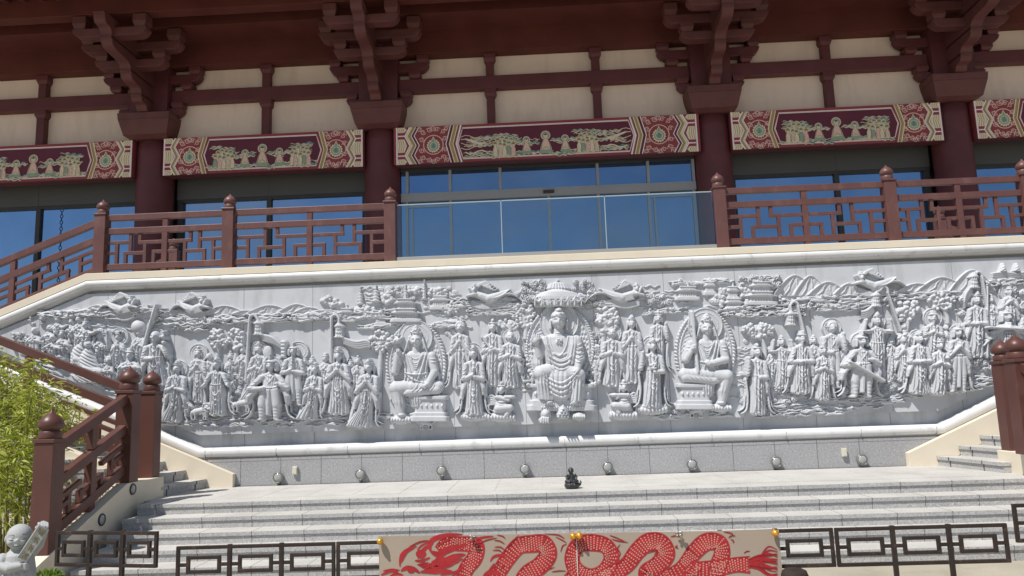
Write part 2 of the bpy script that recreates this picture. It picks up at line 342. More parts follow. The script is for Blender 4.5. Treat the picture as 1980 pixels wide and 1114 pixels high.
for sg in (-1, 1):
    tag(side_steps(sg).build('side_steps', [M['granite'], M['granite_tread'], M['joint']]), kind='structure')
# terrace floor behind the carved wall
t = MB(); t.box(-7.1, 7.75, 0.16, 3.0, 3.0, 3.30); t.box(-26, 26, 3.0, 7.2, 2.6, 3.30)
t.build('terrace', M['terrace']); tag(bpy.data.objects['terrace'], kind='structure')
# upper flights running down behind the carved wall
def upper_steps(sgn):
    s = MB()
    for k in range(9):
        xa = 7.42+0.36*k; z = 3.30-0.14*(k+1)
        a, b = sorted((XC+sgn*xa, XC+sgn*(xa+0.37))); s.box(a, b, 0.30, 2.9, z-0.6, z)
    return s
for sg in (-1, 1): tag(upper_steps(sg).build('upper_steps', M['granite']), kind='structure')
# ---------------------------------------------------------------- the temple hall
hall = thing('temple_hall', 'dark red temple hall with bracketed columns and painted beams above the terrace', 'temple', (XC, 6.0, 3.30))
def hp(mb, name, mats, parent=None, bevel=0.0, label=None):
    o = mb.build(name, mats, None, bevel, label)
    p = parent or hall; o.parent = p
    o.matrix_parent_inverse = Matrix.Translation(p.matrix_world.translation if p.type != 'EMPTY' else p.location).inverted() if p.type == 'EMPTY' else Matrix.Identity(4)
    return o
COLX = [XC-9.65, XC-4.0, XC+4.0, XC+9.65]
YW = 5.60
def arch_poly(hw, zb, zt, curl):              # outline of a bracket arm in its own plane: ends swing up
    pts = []
    for i in range(9):
        t = i/8*math.pi/2; pts.append((-hw+curl*0.92*(1-math.cos(t))*1.0, zt-(zt-zb)*math.sin(t)))
    right = [(-x, z) for x, z in pts[::-1]]
    return pts+right
def arm_mb(hw, zb, zt, y0, y1, curl):
    mb = MB(); mb.prism(arch_poly(hw, zb, zt, curl), 'y', y0, y1); return mb
def dou(mb, x, y, zb, zt, hw, hd=None):       # bearing block: square above, tapered below
    hd = hd or hw; zm = zb+(zt-zb)*0.42; k = 0.74
    A = [(x-hw*k, y-hd*k, zb), (x+hw*k, y-hd*k, zb), (x+hw*k, y+hd*k, zb), (x-hw*k, y+hd*k, zb)]
    B = [(x-hw, y-hd, zm), (x+hw, y-hd, zm), (x+hw, y+hd, zm), (x-hw, y+hd, zm)]
    Cc = [(x-hw, y-hd, zt), (x+hw, y-hd, zt), (x+hw, y+hd, zt), (x-hw, y+hd, zt)]
    b = len(mb.v); mb.v += [tuple(map(float, p)) for p in A+B+Cc]
    for f in ((0, 3, 2, 1), (8, 9, 10, 11)): mb.f.append([i+b for i in f]); mb.mi.append(0); mb.sm.append(False)
    for o in (0, 4):
        for i in range(4): j = (i+1) % 4; mb.f.append([b+o+i, b+o+j, b+o+4+j, b+o+4+i]); mb.mi.append(0); mb.sm.append(False)
def build_column(x0):
    c = MB(); prof = [(0.435, 3.30-6.0+2.7+0.0)]
    c = MB(); c.lathe([(0.47, 3.30), (0.47, 3.42), (0.435, 3.46), (0.435, 7.0), (0.428, 7.5), (0.415, 7.86)], (x0, 5.8, 0), 40)
    col = hp(c, 'column', M['maroon'])
    k = MB()
    def ring(hw, hd, z): return [(x0-hw, 5.8-hd, z), (x0+hw, 5.8-hd, z), (x0+hw, 5.8+hd*0.6, z), (x0-hw, 5.8+hd*0.6, z)]
    k.frus(ring(0.44, 0.44, 7.80), ring(0.535, 0.60, 7.86)); k.frus(ring(0.535, 0.60, 7.862), ring(0.625, 0.70, 8.22)); k.frus(ring(0.625, 0.70, 8.222), ring(0.64, 0.715, 8.38))
    cp = k.build('capital', M['bracket'], None, 0.008); cp.parent = col; cp.location = (0, 0, 0)
    return col
def build_bracket(x0):
    b = MB(); b.box(x0-0.47, x0+0.47, 5.32, 6.1, 8.38, 10.3)
    root = hp(b, 'bracket_set', M['maroon'], label=None)
    def sub(mb, name, mt='bracket', bev=0.012):
        o = mb.build(name, M[mt], None, bev); o.parent = root; return o
    lips = [(5.02, 8.385), (4.76, 8.66), (4.26, 9.04), (3.42, 9.45), (3.12, 9.88)]
    for (ya, za), (yb, zb) in zip(lips[:-1], lips[1:]):        # stepped S-curved arms, each springing from the lip of the one below
        n = MB(); pts = [(5.33, za+.002), (ya+.07, za+.002)]
        for q in range(15):
            t = q/14.0; pts.append((ya+(yb-ya)*(t-0.13*math.sin(2*math.pi*t)), za+(zb-za)*(t+0.13*math.sin(2*math.pi*t))))
        pts += [(yb-.035, zb-.02), (yb-.035, zb+.03), (yb+.02, zb+.055), (5.33, zb+.055)]
        n.prism(pts, 'x', x0-0.13, x0+0.13, 0, False); sub(n, 'projecting_arm')
    for (hw, zb, zt, y, curl, bw, bz) in ((0.84, 9.205, 9.40, 4.55, 0.24, 0.145, 9.66), (1.19, 9.61, 9.82, 4.55, 0.26, 0.15, 10.12), (0.84, 9.545, 9.74, 3.65, 0.24, 0.145, 10.04)):
        a = MB(); a.prism([(x0+px, pz) for px, pz in arch_poly(hw, zb, zt, curl)], 'y', y-0.14, y+0.14)
        o = sub(a, 'cross_arm')
        for xx in (x0-(hw-bw-0.01), x0+(hw-bw-0.01)):
            d = MB(); dou(d, xx, y, zt+0.001, bz, bw+0.008); sub(d, 'bearing_block')
    for (hw, zb, zt, bz, curl, ib) in ((0.80, 8.385, 8.58, 8.735, 0.26, None), (1.22, 9.215, 9.44, 9.638, 0.34, (0.88, 9.062, 9.213))):
        a = MB(); a.prism([(x0+px, pz) for px, pz in arch_poly(hw, zb, zt, curl)], 'y', 5.42, 5.66)
        o = sub(a, 'wall_arm', 'maroon')
        for sx in (-1, 1):
            d = MB(); dou(d, x0+sx*(hw-0.14), 5.54, zt+0.001, bz, 0.145); sub(d, 'wall_block', 'maroon')
            if ib: d = MB(); dou(d, x0+sx*ib[0], 5.54, ib[1], ib[2], 0.145); sub(d, 'wall_block', 'maroon')
    return root
cols = []
for x0 in COLX:
    build_column(x0); build_bracket(x0)
# wall and beams
wo_ = MB(); wo_.box(-17, 17.6, 5.72, 6.3, 7.5, 9.68)
hp(wo_, 'plaster_wall', M['plaster'])
lb = MB(); lb.box(-17, 17.6, 5.36, 6.2, 9.64, 10.26); hp(lb, 'lintel_beam', M['maroon_soffit'], bevel=0.01)
edges = [-17]+COLX+[17.6]
for a, b in zip(edges[:-1], edges[1:]):
    mb_ = MB(); mb_.box(a+0.475, b-0.475, 5.50, 5.722, 8.737, 9.06); hp(mb_, 'middle_beam', M['maroon'], bevel=0.01)
sx = []
for a, b in zip(COLX[:-1], COLX[1:]):
    sx += [XC-1.29, XC+1.29] if b-a > 7 else [(a+b)/2]
sx += [XC-9.65-2.83, XC+9.65+2.83]
for x in sx:
    for (z0, z1, zc) in ((9.06, 9.638, 9.42), (7.6, 8.735, 8.53)):
        s = MB(); s.box(x-0.098, x+0.098, 5.53, 5.72, z0, zc); dou(s, x, 5.62, zc+0.001, z1, 0.145, 0.12); hp(s, 'strut', M['maroon'], bevel=0.008)
b1 = MB(); b1.box(-17, 17.6, 4.42, 4.68, 10.165, 10.60); hp(b1, 'eave_beam', M['maroon_soffit'], bevel=0.01)
b2 = MB(); b2.box(-17, 17.6, 3.50, 3.80, 10.06, 10.55); hp(b2, 'eave_beam', M['maroon_soffit'], bevel=0.01)
for q in ((4.682, 5.36, 10.20, 10.30), (3.802, 4.42, 10.42, 10.5)):
    rf = MB(); rf.box(-17, 17.6, *q); hp(rf, 'soffit_board', M['maroon_soffit'])
ev = MB(); ev.prism([(3.5, 10.55), (1.9, 10.25), (1.9, 10.42), (3.5, 10.9), (7.5, 12.9), (7.5, 10.6), (3.5, 10.56)], 'x', -17, 17.6)
hp(ev, 'roof', M['maroon_soffit'])
for i in range(86):
    rt = MB(); x = -16.9+0.4*i; rt.bar((x, 3.5, 10.50), (x, 2.0, 10.21), 0.13, 0.12); hp(rt, 'rafter', M['maroon'])
# glazing
def side_bay(a, b, mull):
    x0, x1 = a+0.45, b-0.45
    tp = MB(); tp.box(x0, x1, 6.02, 6.2, 6.43, 6.97, 0); tp.box(mull-0.006, mull+0.006, 6.014, 6.1, 6.43, 6.97, 1); hp(tp, 'transom', [M['transom'], M['joint']])
    f = MB(); f.box(x0, x1, 6.04, 6.2, 6.36, 6.43)
    for x in (x0+0.06, mull, x1-0.06): f.box(x-0.055, x+0.055, 6.05, 6.2, 3.3, 6.36)
    f.box(x0, x1, 6.05, 6.2, 3.3, 3.42)
    fr = hp(f, 'window', M['dark_frame'])
    for (p, q) in ((x0+0.115, mull-0.055), (mull+0.055, x1-0.115)):
        gl = MB(); gl.box(p, q, 6.12, 6.14, 3.42, 6.36); o = gl.build('pane', M['glass'], None); o.parent = fr
def bx(px, py, Y=6.05): return float(atY(px, py, Y)[0])
side_bay(COLX[0]-5.65, COLX[0], bx(72, 440)); side_bay(COLX[0], COLX[1], bx(520, 380)); side_bay(COLX[2], COLX[3], bx(1617, 330)); side_bay(COLX[3], COLX[3]+5.65, COLX[3]+2.83)
# central doors
x0, x1 = COLX[1]+0.45, COLX[2]-0.45
zt = float(atY(1060, 320, 5.77)[2]); zh1 = float(atY(1060, 363, 5.77)[2]); zh0 = float(atY(1060, 379, 5.77)[2])
f = MB(); f.box(x0, x1, 5.74, 5.92, zt, 6.97, 1); f.box(x0, x1, 5.75, 5.92, zh0, zh1, 0)
vx = [bx(787, 340, 5.77), bx(870, 340, 5.77), bx(967, 340, 5.77), bx(1155, 330, 5.77), bx(1253, 330, 5.77), bx(1340, 320, 5.77)]
for x in vx: f.box(x-0.032, x+0.032, 5.765, 5.92, zh1, zt, 0)
dx_ = [bx(787, 430, 5.77), bx(872, 430, 5.77), bx(1063, 430, 5.77), bx(1160, 430, 5.77), bx(1258, 430, 5.77), bx(1346, 430, 5.77)]
for x in dx_: f.box(x-0.03, x+0.03, 5.78, 5.92, 3.3, zh0, 0)
for x in (dx_[0], dx_[4]): f.box(x+0.11, x+0.15, 5.79, 5.92, 3.3, zh0-0.12, 0)
for (p, q) in ((dx_[0], dx_[1]), (dx_[4], dx_[5])): f.box(p+0.03, q-0.03, 5.795, 5.92, zh0-0.14, zh0-0.10, 0)
sm_ = bx(1061, 372, 5.77); f.box(sm_-0.13, sm_+0.13, 5.70, 5.75, (zh0+zh1)/2-0.04, (zh0+zh1)/2+0.03, 1)
door = hp(f, 'door', [M['alu'], M['dark_frame']], label='wide glazed entrance with pale metal frame')
gl = MB(); gl.box(x0, x1, 5.84, 5.86, 3.3, zh0); gl.box(x0, x1, 5.84, 5.86, zh1, zt); o = gl.build('pane', M['door_glass'], None); o.parent = door
# blank dark interior wall so that nothing shows through
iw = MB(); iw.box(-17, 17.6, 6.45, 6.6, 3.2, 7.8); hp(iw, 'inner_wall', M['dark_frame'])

# ---- painted beams (flat painting built as thin layers)
class Flat:
    """flat painted shapes in panel coordinates u (right), v (up); every layer a fraction of a millimetre in front of the one below"""
    def __init__(s, ox, oy, oz, step=0.0004): s.o = (ox, oy, oz); s.mb = MB(); s.k = 1; s.step = step; s.inc = 0.05
    def P(s, u, v): return (s.o[0]+u, s.o[1]-s.step*s.k, s.o[2]+v)
    def layer(s): s.k += 1
    def poly(s, pts, mi):
        s.k += s.inc; s.mb.add([s.P(*p) for p in pts], [list(range(len(pts)))], mi)
    def stroke(s, pts, wd, mi, taper=None, closed=False):
        n = len(pts); 
        if n < 2: return
        Lf, Rt = [], []
        for i in range(n):
            if closed: a, b = pts[(i-1) % n], pts[(i+1) % n]
            else: a, b = pts[max(i-1, 0)], pts[min(i+1, n-1)]
            dx, dy = b[0]-a[0], b[1]-a[1]; l = math.hypot(dx, dy) or 1; nx, ny = -dy/l, dx/l
            w_ = (wd[i] if isinstance(wd, (list, tuple)) else wd)/2
            if taper: t = i/(n-1); w_ *= max(0.08, math.sin(math.pi*min(1, max(0, t)))**taper if taper > 0 else (1-t)**(-taper))
            Lf.append((pts[i][0]+nx*w_, pts[i][1]+ny*w_)); Rt.append((pts[i][0]-nx*w_, pts[i][1]-ny*w_))
        s.k += s.inc; k0 = s.k
        for i in range(n if closed else n-1):          # each short piece a hair off its neighbours, so tight bends never share a plane
            j = (i+1) % n; s.k = k0+0.07*(i % 6); s.mb.add([s.P(*Lf[i]), s.P(*Lf[j]), s.P(*Rt[j]), s.P(*Rt[i])], [(0, 1, 2, 3)], mi)
        s.k = k0
    def disc(s, u, v, r, mi, n=20, sy=1.0): s.poly([(u+r*math.cos(2*math.pi*i/n), v+r*sy*math.sin(2*math.pi*i/n)) for i in range(n)], mi)
    def ring(s, u, v, r, wd, mi, n=24, sy=1.0): s.stroke([(u+r*math.cos(2*math.pi*i/n), v+r*sy*math.sin(2*math.pi*i/n)) for i in range(n)], wd, mi, closed=True)
PM = ['p_red', 'p_plum', 'p_white', 'p_pink', 'p_ochre', 'p_cream', 'p_teal', 'p_green', 'p_skin', 'p_black']
RED, PLUM, WHT, PNK, OCH, CRM, TEAL, GRN, SKN, BLK = range(10)
def spiral(u, v, r, turns, a0, sgn=1, n=14):
    return [(u+r*(1-i/n*0.85)*math.cos(a0+sgn*turns*2*math.pi*i/n), v+r*(1-i/n*0.85)*math.sin(a0+sgn*turns*2*math.pi*i/n)) for i in range(n+1)]
def cloud_paint(F, u, v, ln, ht, seed):
    r = random.Random(seed)
    n = max(3, int(ln/0.13))
    for i in range(n):
        uu = u+ln*(i+0.5)/n+r.uniform(-.02, .02); vv = v+r.uniform(-ht, ht)*0.5
        pts = [(uu-0.13+0.26*j/8, vv+0.018*math.sin(j*1.3+i)) for j in range(9)]
        F.stroke(pts, 0.06, TEAL if i % 3 else GRN, taper=0.5); F.stroke([(p[0]-.03, p[1]-.032) for p in pts], 0.016, CRM)
    F.layer()
    for i in range(n):
        uu = u+ln*(i+0.5)/n+r.uniform(-.02, .02); vv = v+r.uniform(-ht, ht)*0.5
        F.stroke([(uu-0.12+0.24*j/8, vv+0.02+0.016*math.sin(j*1.3+i)) for j in range(9)], 0.012, CRM)
        F.stroke(spiral(uu+0.05, vv, 0.035, 1.2, r.uniform(0, 6)), 0.010, CRM)
def buddha_paint(F, u, v, h, seat=True, tall=True):
    r = h*0.20
    F.disc(u, v+h*0.78, r, CRM, 18); F.layer(); F.disc(u, v+h*0.78, r*0.80, GRN, 18); F.layer()
    if seat: F.poly([(u-h*.30, v+.10*h), (u-h*.20, v), (u+h*.20, v), (u+h*.30, v+.10*h), (u+h*.2, v+.2*h), (u-h*.2, v+.2*h)], GRN); F.layer()
    F.poly([(u-h*.24, v+.17*h), (u+h*.24, v+.17*h), (u+h*.17, v+.45*h), (u+h*.10, v+.62*h), (u-h*.10, v+.62*h), (u-h*.17, v+.45*h)], SKN); F.layer()
    F.poly([(u-h*.10, v+.30*h), (u+h*.06, v+.24*h), (u+h*.10, v+.5*h), (u-h*.02, v+.6*h)], PNK); F.layer()
    F.disc(u, v+h*0.74, r*0.46, SKN, 12, 1.2); F.layer(); F.disc(u, v+h*0.82, r*0.30, BLK, 12, 0.5); F.ring(u, v+h*.78, r*.9, r*.12, PNK, 18); F.stroke([(u-h*.19, v+.18*h), (u-h*.15, v+.45*h), (u-h*.08, v+.63*h)], h*.02, PLUM); F.stroke([(u+h*.19, v+.18*h), (u+h*.15, v+.45*h), (u+h*.08, v+.63*h)], h*.02, PLUM); F.stroke([(u-h*.1, v+.4*h), (u, v+.34*h), (u+h*.1, v+.4*h)], h*.03, PNK)
    F.stroke([(u-h*.12, v+.2*h), (u, v+.3*h), (u+h*.13, v+.2*h)], h*0.03, OCH)
def group_paint(F, u, v, h, n, seed):
    r = random.Random(seed)
    order = [(j+.5-(n-1)/2, .30*h) for j in range(n-1)]+[(j-(n-1)/2, 0) for j in range(n)]
    for i, (du, dv) in enumerate(order):
        uu = u+du*0.105+r.uniform(-.012, .012); vv = v+dv; hh = h*(0.70+0.12*((i*5) % 3)/2)
        F.poly([(uu-.062, vv), (uu+.062, vv), (uu+.055, vv+hh*.45), (uu+.024, vv+hh*.66), (uu-.024, vv+hh*.66), (uu-.055, vv+hh*.45)], (SKN, CRM, GRN, PNK, CRM)[(i+seed) % 5])
        F.stroke([(uu-.045, vv+.02), (uu-.02, vv+hh*.42), (uu+.03, vv+.03)], .008, OCH); F.stroke([(uu-.055, vv+.01), (uu-.05, vv+hh*.42), (uu-.02, vv+hh*.62)], .007, PLUM); F.stroke([(uu+.055, vv+.01), (uu+.05, vv+hh*.42), (uu+.02, vv+hh*.62)], .007, PLUM)
        F.disc(uu, vv+hh*.82, .062, CRM, 14); F.disc(uu, vv+hh*.82, .050, GRN if i % 2 else OCH, 14); F.disc(uu, vv+hh*.78, .027, SKN, 10, 1.2); F.disc(uu, vv+hh*.83, .022, BLK, 8, .6)
    for k in range(4): F.stroke(spiral(u-.22+.14*k, v-.01, .05, 1.2, k, 1), .012, CRM)
def painted_beam(xa, xb, za, zb, big):
    W, H = xb-xa, zb-za
    base = MB(); base.box(xa, xb, 5.38, 5.70, za+.012, zb); base.box(xa+.002, xb-.002, 5.384, 5.698, za-.004, za+.0118, 1); beam = hp(base, 'painted_beam', [M['p_red'], M['maroon']])
    F = Flat(xa, 5.38, za)
    e = 0.055                                         # end strip then chevrons
    ends = [0, W]; md = 1.18 if big else 0.86         # width of one end ornament
    for s, u0 in ((1, 0.0), (-1, W)):
        def U(d): return u0+s*d
        if big:
            F.poly([(U(0.05), 0), (U(0.30), 0), (U(0.30), H), (U(0.05), H)], RED)
        F.layer()
        F.stroke([(U(0.075 if big else 0.03), 0.004), (U(0.075 if big else 0.03), H-0.004)], 0.035, WHT)
        b0 = 0.10 if big else 0.05
        for (v0, v1) in ((0.0, 0.15*H), (0.32*H, 0.68*H), (0.85*H, H)):
            F.poly([(U(b0), v0+.005), (U(b0+0.16), v0+.005), (U(b0+0.22), (v0+v1)/2), (U(b0+0.16), v1-.005), (U(b0), v1-.005)], CRM)
        F.layer()
        for (v0, v1) in ((0.0, 0.15*H), (0.32*H, 0.68*H), (0.85*H, H)):
            for q in range(3): F.stroke([(U(b0+.02+.05*q), v0+.02), (U(b0+.05+.05*q), (v0+v1)/2), (U(b0+.02+.05*q), v1-.02)], 0.014, OCH)
        for v0 in (0.235*H, 0.765*H): F.stroke([(U(b0), v0), (U(b0+0.20), v0)], 0.028, WHT)
        F.layer()
        d0 = 0.33 if big else 0.24
        seq = [(0, WHT, .03), (.045, CRM, .05), (.10, OCH, .06), (.15, WHT, .025), (.185, PLUM, .05), (.225, WHT, .022)] if big else [(0, WHT, .03), (.045, OCH, .045), (.085, CRM, .03), (.115, WHT, .022)]
        for (dd, c, wd) in seq:
            F.stroke([(U(d0+dd+0.06), 0.004), (U(d0+dd-0.06), 0.24*H), (U(d0+dd+0.06), 0.5*H), (U(d0+dd-0.06), 0.76*H), (U(d0+dd+0.06), H-0.004)], wd, c)
        cu = U(d0+(0.225+0.40 if big else 0.115+0.30)); rr = 0.235
        F.layer()
        F.ring(cu, H*0.5, rr, 0.022, PNK, 28)
        for a in range(16):
            ang = 2*math.pi*a/16; 
        F.poly([(cu+0.145*(1+0.22*(i % 2))*math.cos(2*math.pi*i/32)*0.95, H*0.47+0.145*(1+0.22*(i % 2))*math.sin(2*math.pi*i/32)) for i in range(32)], CRM)
        F.poly([(cu-.09, H*.52), (cu, H*.5+.215), (cu+.09, H*.52)], CRM)
        F.layer(); F.disc(cu, H*0.47, .125, GRN, 18); F.poly([(cu-.06, H*.54), (cu, H*.5+.19), (cu+.06, H*.54)], GRN)
        F.layer(); F.ring(cu, H*.47, .085, .014, CRM, 16); F.poly([(cu-.045, H*.45), (cu, H*.40), (cu+.045, H*.45), (cu, H*.58)], TEAL)
        F.layer()
        for (du, dv) in ((-.26, .32), (-.10, .38), (.10, .38), (.26, .32), (-.26, -.32), (-.10, -.38), (.10, -.38), (.26, -.32), (-.29, .14), (.29, .14), (-.29, -.14), (.29, -.14), (-.34, .40), (.34, .40), (-.34, -.40), (.34, -.40), (0, .42), (0, -.42)):
            if not big: du *= 0.74
            vv = H*0.5+dv*H*1.06; k = 1 if du > 0 else -1
            F.stroke(spiral(cu+du*0.95, vv, 0.062, 1.35, k*0.5+(0 if dv > 0 else 3), k if dv > 0 else -k, 16), 0.016, PNK)
            F.stroke([(cu+du*0.95-.07*k, vv-.05), (cu+du*0.95-.02*k, vv+.06), (cu+du*0.95+.08*k, vv+.02)], .012, PNK)
        e0 = d0+(0.225+0.40+0.36 if big else 0.115+0.30+0.27)
        seq2 = [(0, WHT, .022), (.04, PLUM, .05), (.085, CRM, .03), (.125, OCH, .06), (.17, CRM, .025), (.21, RED, .05), (.25, WHT, .04)] if big else [(0, CRM, .03), (.04, OCH, .05), (.085, CRM, .025), (.12, RED, .04)]
        for (dd, c, wd) in seq2:
            F.stroke([(U(e0+dd+0.06), 0.004), (U(e0+dd-0.06), 0.5*H), (U(e0+dd+0.06), H-0.004)], wd, c)
        IN = e0+(0.27 if big else 0.13)
        if s == 1: inL = U(IN)
        else: inR = U(IN)
    F.layer()
    q = 0.085
    out = [(inL+.08, q), (inR-.08, q), (inR+.04, H*.5), (inR-.08, H-q), (inL+.08, H-q), (inL-.04, H*.5)]
    F.poly(out, PLUM); F.layer()
    F.stroke(out, 0.035, WHT, closed=True); F.layer(); F.stroke(out, 0.014, PNK, closed=True); F.layer()
    cx = W/2; ib = 0.17; sd = int(abs(xa)*10)
    halfw = (inR-inL)/2
    for s in (-1, 1):
        for (du, dv, ln) in ((0.12, 0.02, 0.5), (0.18, 0.42, 0.5), (0.62, 0.48, 0.55), (0.70, 0.68, 0.5), (0.55, 0.04, 0.75)) + (((1.25, .08, .65), (1.15, .62, .6), (1.3, .40, .55)) if big else ()):
            a = cx+s*du if s > 0 else cx-du-ln
            cloud_paint(F, a, q+dv*H*0.78+0.03, ln, 0.10, sd+int(du*37)+s)
    F.layer()
    buddha_paint(F, cx, q+.03, H*0.62)
    for s in (-1, 1):
        buddha_paint(F, cx+s*(0.46 if big else 0.42), q+.04, H*0.48, True)
        if big:
            group_paint(F, cx+s*0.99, q+.03, H*0.48, 5, sd+s+3)
            fu = cx+s*1.42; F.layer()                 # flying figure with trailing ribbons
            F.stroke([(fu, .50*H), (fu+s*.12, .45*H), (fu+s*.30, .52*H), (fu+s*.5, .62*H)], .075, CRM, taper=0.6); F.layer(); F.disc(fu-s*.02, .60*H, .055, SKN, 12)
            for q_ in range(4): F.stroke([(fu+s*(.1+.1*j), (.36+.1*q_)*H+.04*math.sin(j*1.3+q_)) for j in range(6)], .018, PNK if q_ % 2 else CRM)
            F.stroke([(fu+s*(.0+.1*j), (.24)*H+.04*math.sin(j*1.3)) for j in range(6)], .03, CRM)
        else:
            group_paint(F, cx+s*0.93, q+.03, H*0.48, 5, sd+s+5)
    o = F.mb.build('painting', [M[k] for k in PM], None, fix=False); o.parent = beam
    return beam
BZ0 = float(atY(1000, 309, 5.38)[2]); BZ1 = float(atY(1000, 236.4, 5.38)[2])
painted_beam(COLX[1]+0.36, COLX[2]-0.36, BZ0, BZ1, True)
for a, b in ((COLX[0]-5.65, COLX[0]), (COLX[0], COLX[1]), (COLX[2], COLX[3]), (COLX[3], COLX[3]+5.65)):
    painted_beam(a+0.38, b-0.38, BZ0, BZ1, False)
# ---------------------------------------------------------------- the carved wall
def part(mb, name, mats, root, bevel=0.0, label=None, fix=True):
    o = mb.build(name, mats, None, bevel, label, fix); o.parent = root
    if root.type == 'EMPTY':
        o.matrix_parent_inverse = (Matrix.Translation(root.location) @ root.rotation_euler.to_matrix().to_4x4()).inverted()
    return o
def recenter(o):
    me = o.data; co = np.empty(len(me.vertices)*3, np.float32); me.vertices.foreach_get('co', co); co = co.reshape(-1, 3)
    c = np.array([(co[:, 0].min()+co[:, 0].max())/2, (co[:, 1].min()+co[:, 1].max())/2, co[:, 2].min()])
    me.vertices.foreach_set('co', (co-c).ravel().astype(np.float32)); me.update(); o.location = Vector(c.tolist()); 
    for ch in o.children: ch.matrix_parent_inverse = Matrix.Translation(o.location).inverted()
    return o
wall = thing('relief_wall', 'long grey white marble wall carved with a crowd of holy figures under the terrace', 'carved wall', (XC, 0.05, 0.0))
USL = 0.383
def top_z(X, z0=3.5): d = abs(X-XC)-7.75; return z0-max(0, d)*USL
def bot_z(X, z0=0.45): d = abs(X-XC)-5.80; return z0+max(0, d)*0.44
XE = 3.4
def path(z0, zl, xk, s): return [(XC-xk-XE, zl(XC-xk-XE, z0)), (XC-xk, z0), (XC+xk, z0), (XC+xk+XE, zl(XC+xk+XE, z0))]
def sweep(mb, pth, prof, mi=0, smooth=True):          # profile of (n along the path normal in the wall plane, y)
    n = len(pth); k = len(prof); vs = []
    for i in range(n):
        def nrm(a, b): d = Vector((b[0]-a[0], b[1]-a[1])).normalized(); return Vector((-d.y, d.x))
        if i == 0: m_ = nrm(pth[0], pth[1])
        elif i == n-1: m_ = nrm(pth[-2], pth[-1])
        else:
            a = nrm(pth[i-1], pth[i]); b = nrm(pth[i], pth[i+1]); m_ = (a+b).normalized(); m_ = m_/max(0.3, m_.dot(a))
        for (q, y) in prof: vs.append((pth[i][0]+m_.x*q, y, pth[i][1]+m_.y*q))
    fs = [(i*k+j, i*k+j+1, (i+1)*k+j+1, (i+1)*k+j) for i in range(n-1) for j in range(k-1)]
    mb.add(vs, fs, mi, smooth)
def arc(cn, cy, r, a0, a1, n=10): return [(cn+r*math.sin(R_(a0+(a1-a0)*i/n)), cy-r*math.cos(R_(a0+(a1-a0)*i/n))) for i in range(n+1)]
SLABY = 0.05
# slab, its back fascia and the core behind
def quadstrip(zb_fn, zt_fn, y0, y1, name, mt, xs):
    mb = MB()
    for a, b in zip(xs[:-1], xs[1:]):
        mb.add([(a, y0, zb_fn(a)), (b, y0, zb_fn(b)), (b, y0, zt_fn(b)), (a, y0, zt_fn(a)), (a, y1, zb_fn(a)), (b, y1, zb_fn(b)), (b, y1, zt_fn(b)), (a, y1, zt_fn(a))],
            [(0, 1, 2, 3), (5, 4, 7, 6), (3, 2, 6, 7), (4, 5, 1, 0)])
    return mb
XS = [XC-10.3, XC-7.75, XC-5.8, XC+5.8, XC+7.75, XC+10.3]; XS2 = [XC-9.5]+XS[1:-1]+[XC+9.5]
part(quadstrip(lambda x: bot_z(x, 0.40), lambda x: top_z(x, 3.44), 0.185, 0.9, 'core', M['marble'], XS), 'backing', M['marble'], wall)
slab = part(quadstrip(lambda x: bot_z(x, 0.815), lambda x: top_z(x, 3.165), SLABY, 0.184, 'slab', M['marble'], XS2), 'carved_slab', M['marble'], wall)
jn = MB()
xj = float(atY(1008, 540, 0.05)[0])
for k in range(-9, 10):
    x = xj+1.135*k
    if bot_z(x, .82)+.02 < top_z(x, 3.16)-.02:
        jn.box(x-0.0035, x+0.0035, SLABY-0.0015, SLABY+0.02, bot_z(x, .83), top_z(x, 3.15))
        jn.box(x-0.0035, x+0.0035, 0.182, 0.20, bot_z(x, .62), bot_z(x, .80)); jn.box(x-0.0035, x+0.0035, 0.182, 0.20, top_z(x, 3.17), top_z(x, 3.25))
part(jn, 'slab_joint', M['slab_joint'], slab)
md = MB()                                              # lower moulding
sweep(md, path(0.45, bot_z, 5.8, 1), [(0.16, 0.185), (0.165, 0.06)]+arc(0.085, 0.045, 0.078, 88, -70, 12)+[(0.0, -0.005), (-0.005, 0.30)])
part(md, 'lower_moulding', M['marble_trim'], wall)
md = MB()                                              # upper moulding under the coping
sweep(md, path(3.5, top_z, 7.75, 1), [(-0.115, 0.05), (-0.116, 0.01)]+arc(-0.172, 0.025, 0.062, 70, -75, 10)+[(-0.235, 0.045), (-0.245, 0.06), (-0.262, 0.075), (-0.275, 0.09), (-0.278, 0.185)])
part(md, 'upper_moulding', M['marble_trim'], wall)
md = MB(); sweep(md, path(3.5, top_z, 7.75, 1), [(0.0, 0.62), (0.0, -0.012), (-0.006, -0.018), (-0.114, -0.018), (-0.116, 0.05)], 0, False)
part(md, 'coping', M['cream'], wall)
# joints across the mouldings
jn = MB()
for k in range(-6, 7):
    x = xj+1.135*k-0.55
    if abs(x-XC) < 5.7:
        jn.box(x-0.002, x+0.002, -0.0338, 0.04, 0.455, 0.58)
    x2 = xj+1.135*k
    if abs(x2-XC) < 7.6: jn.box(x2-0.002, x2+0.002, -0.0135, 0.10, 3.265, 3.38)
part(jn, 'moulding_joint', M['slab_joint'], wall)
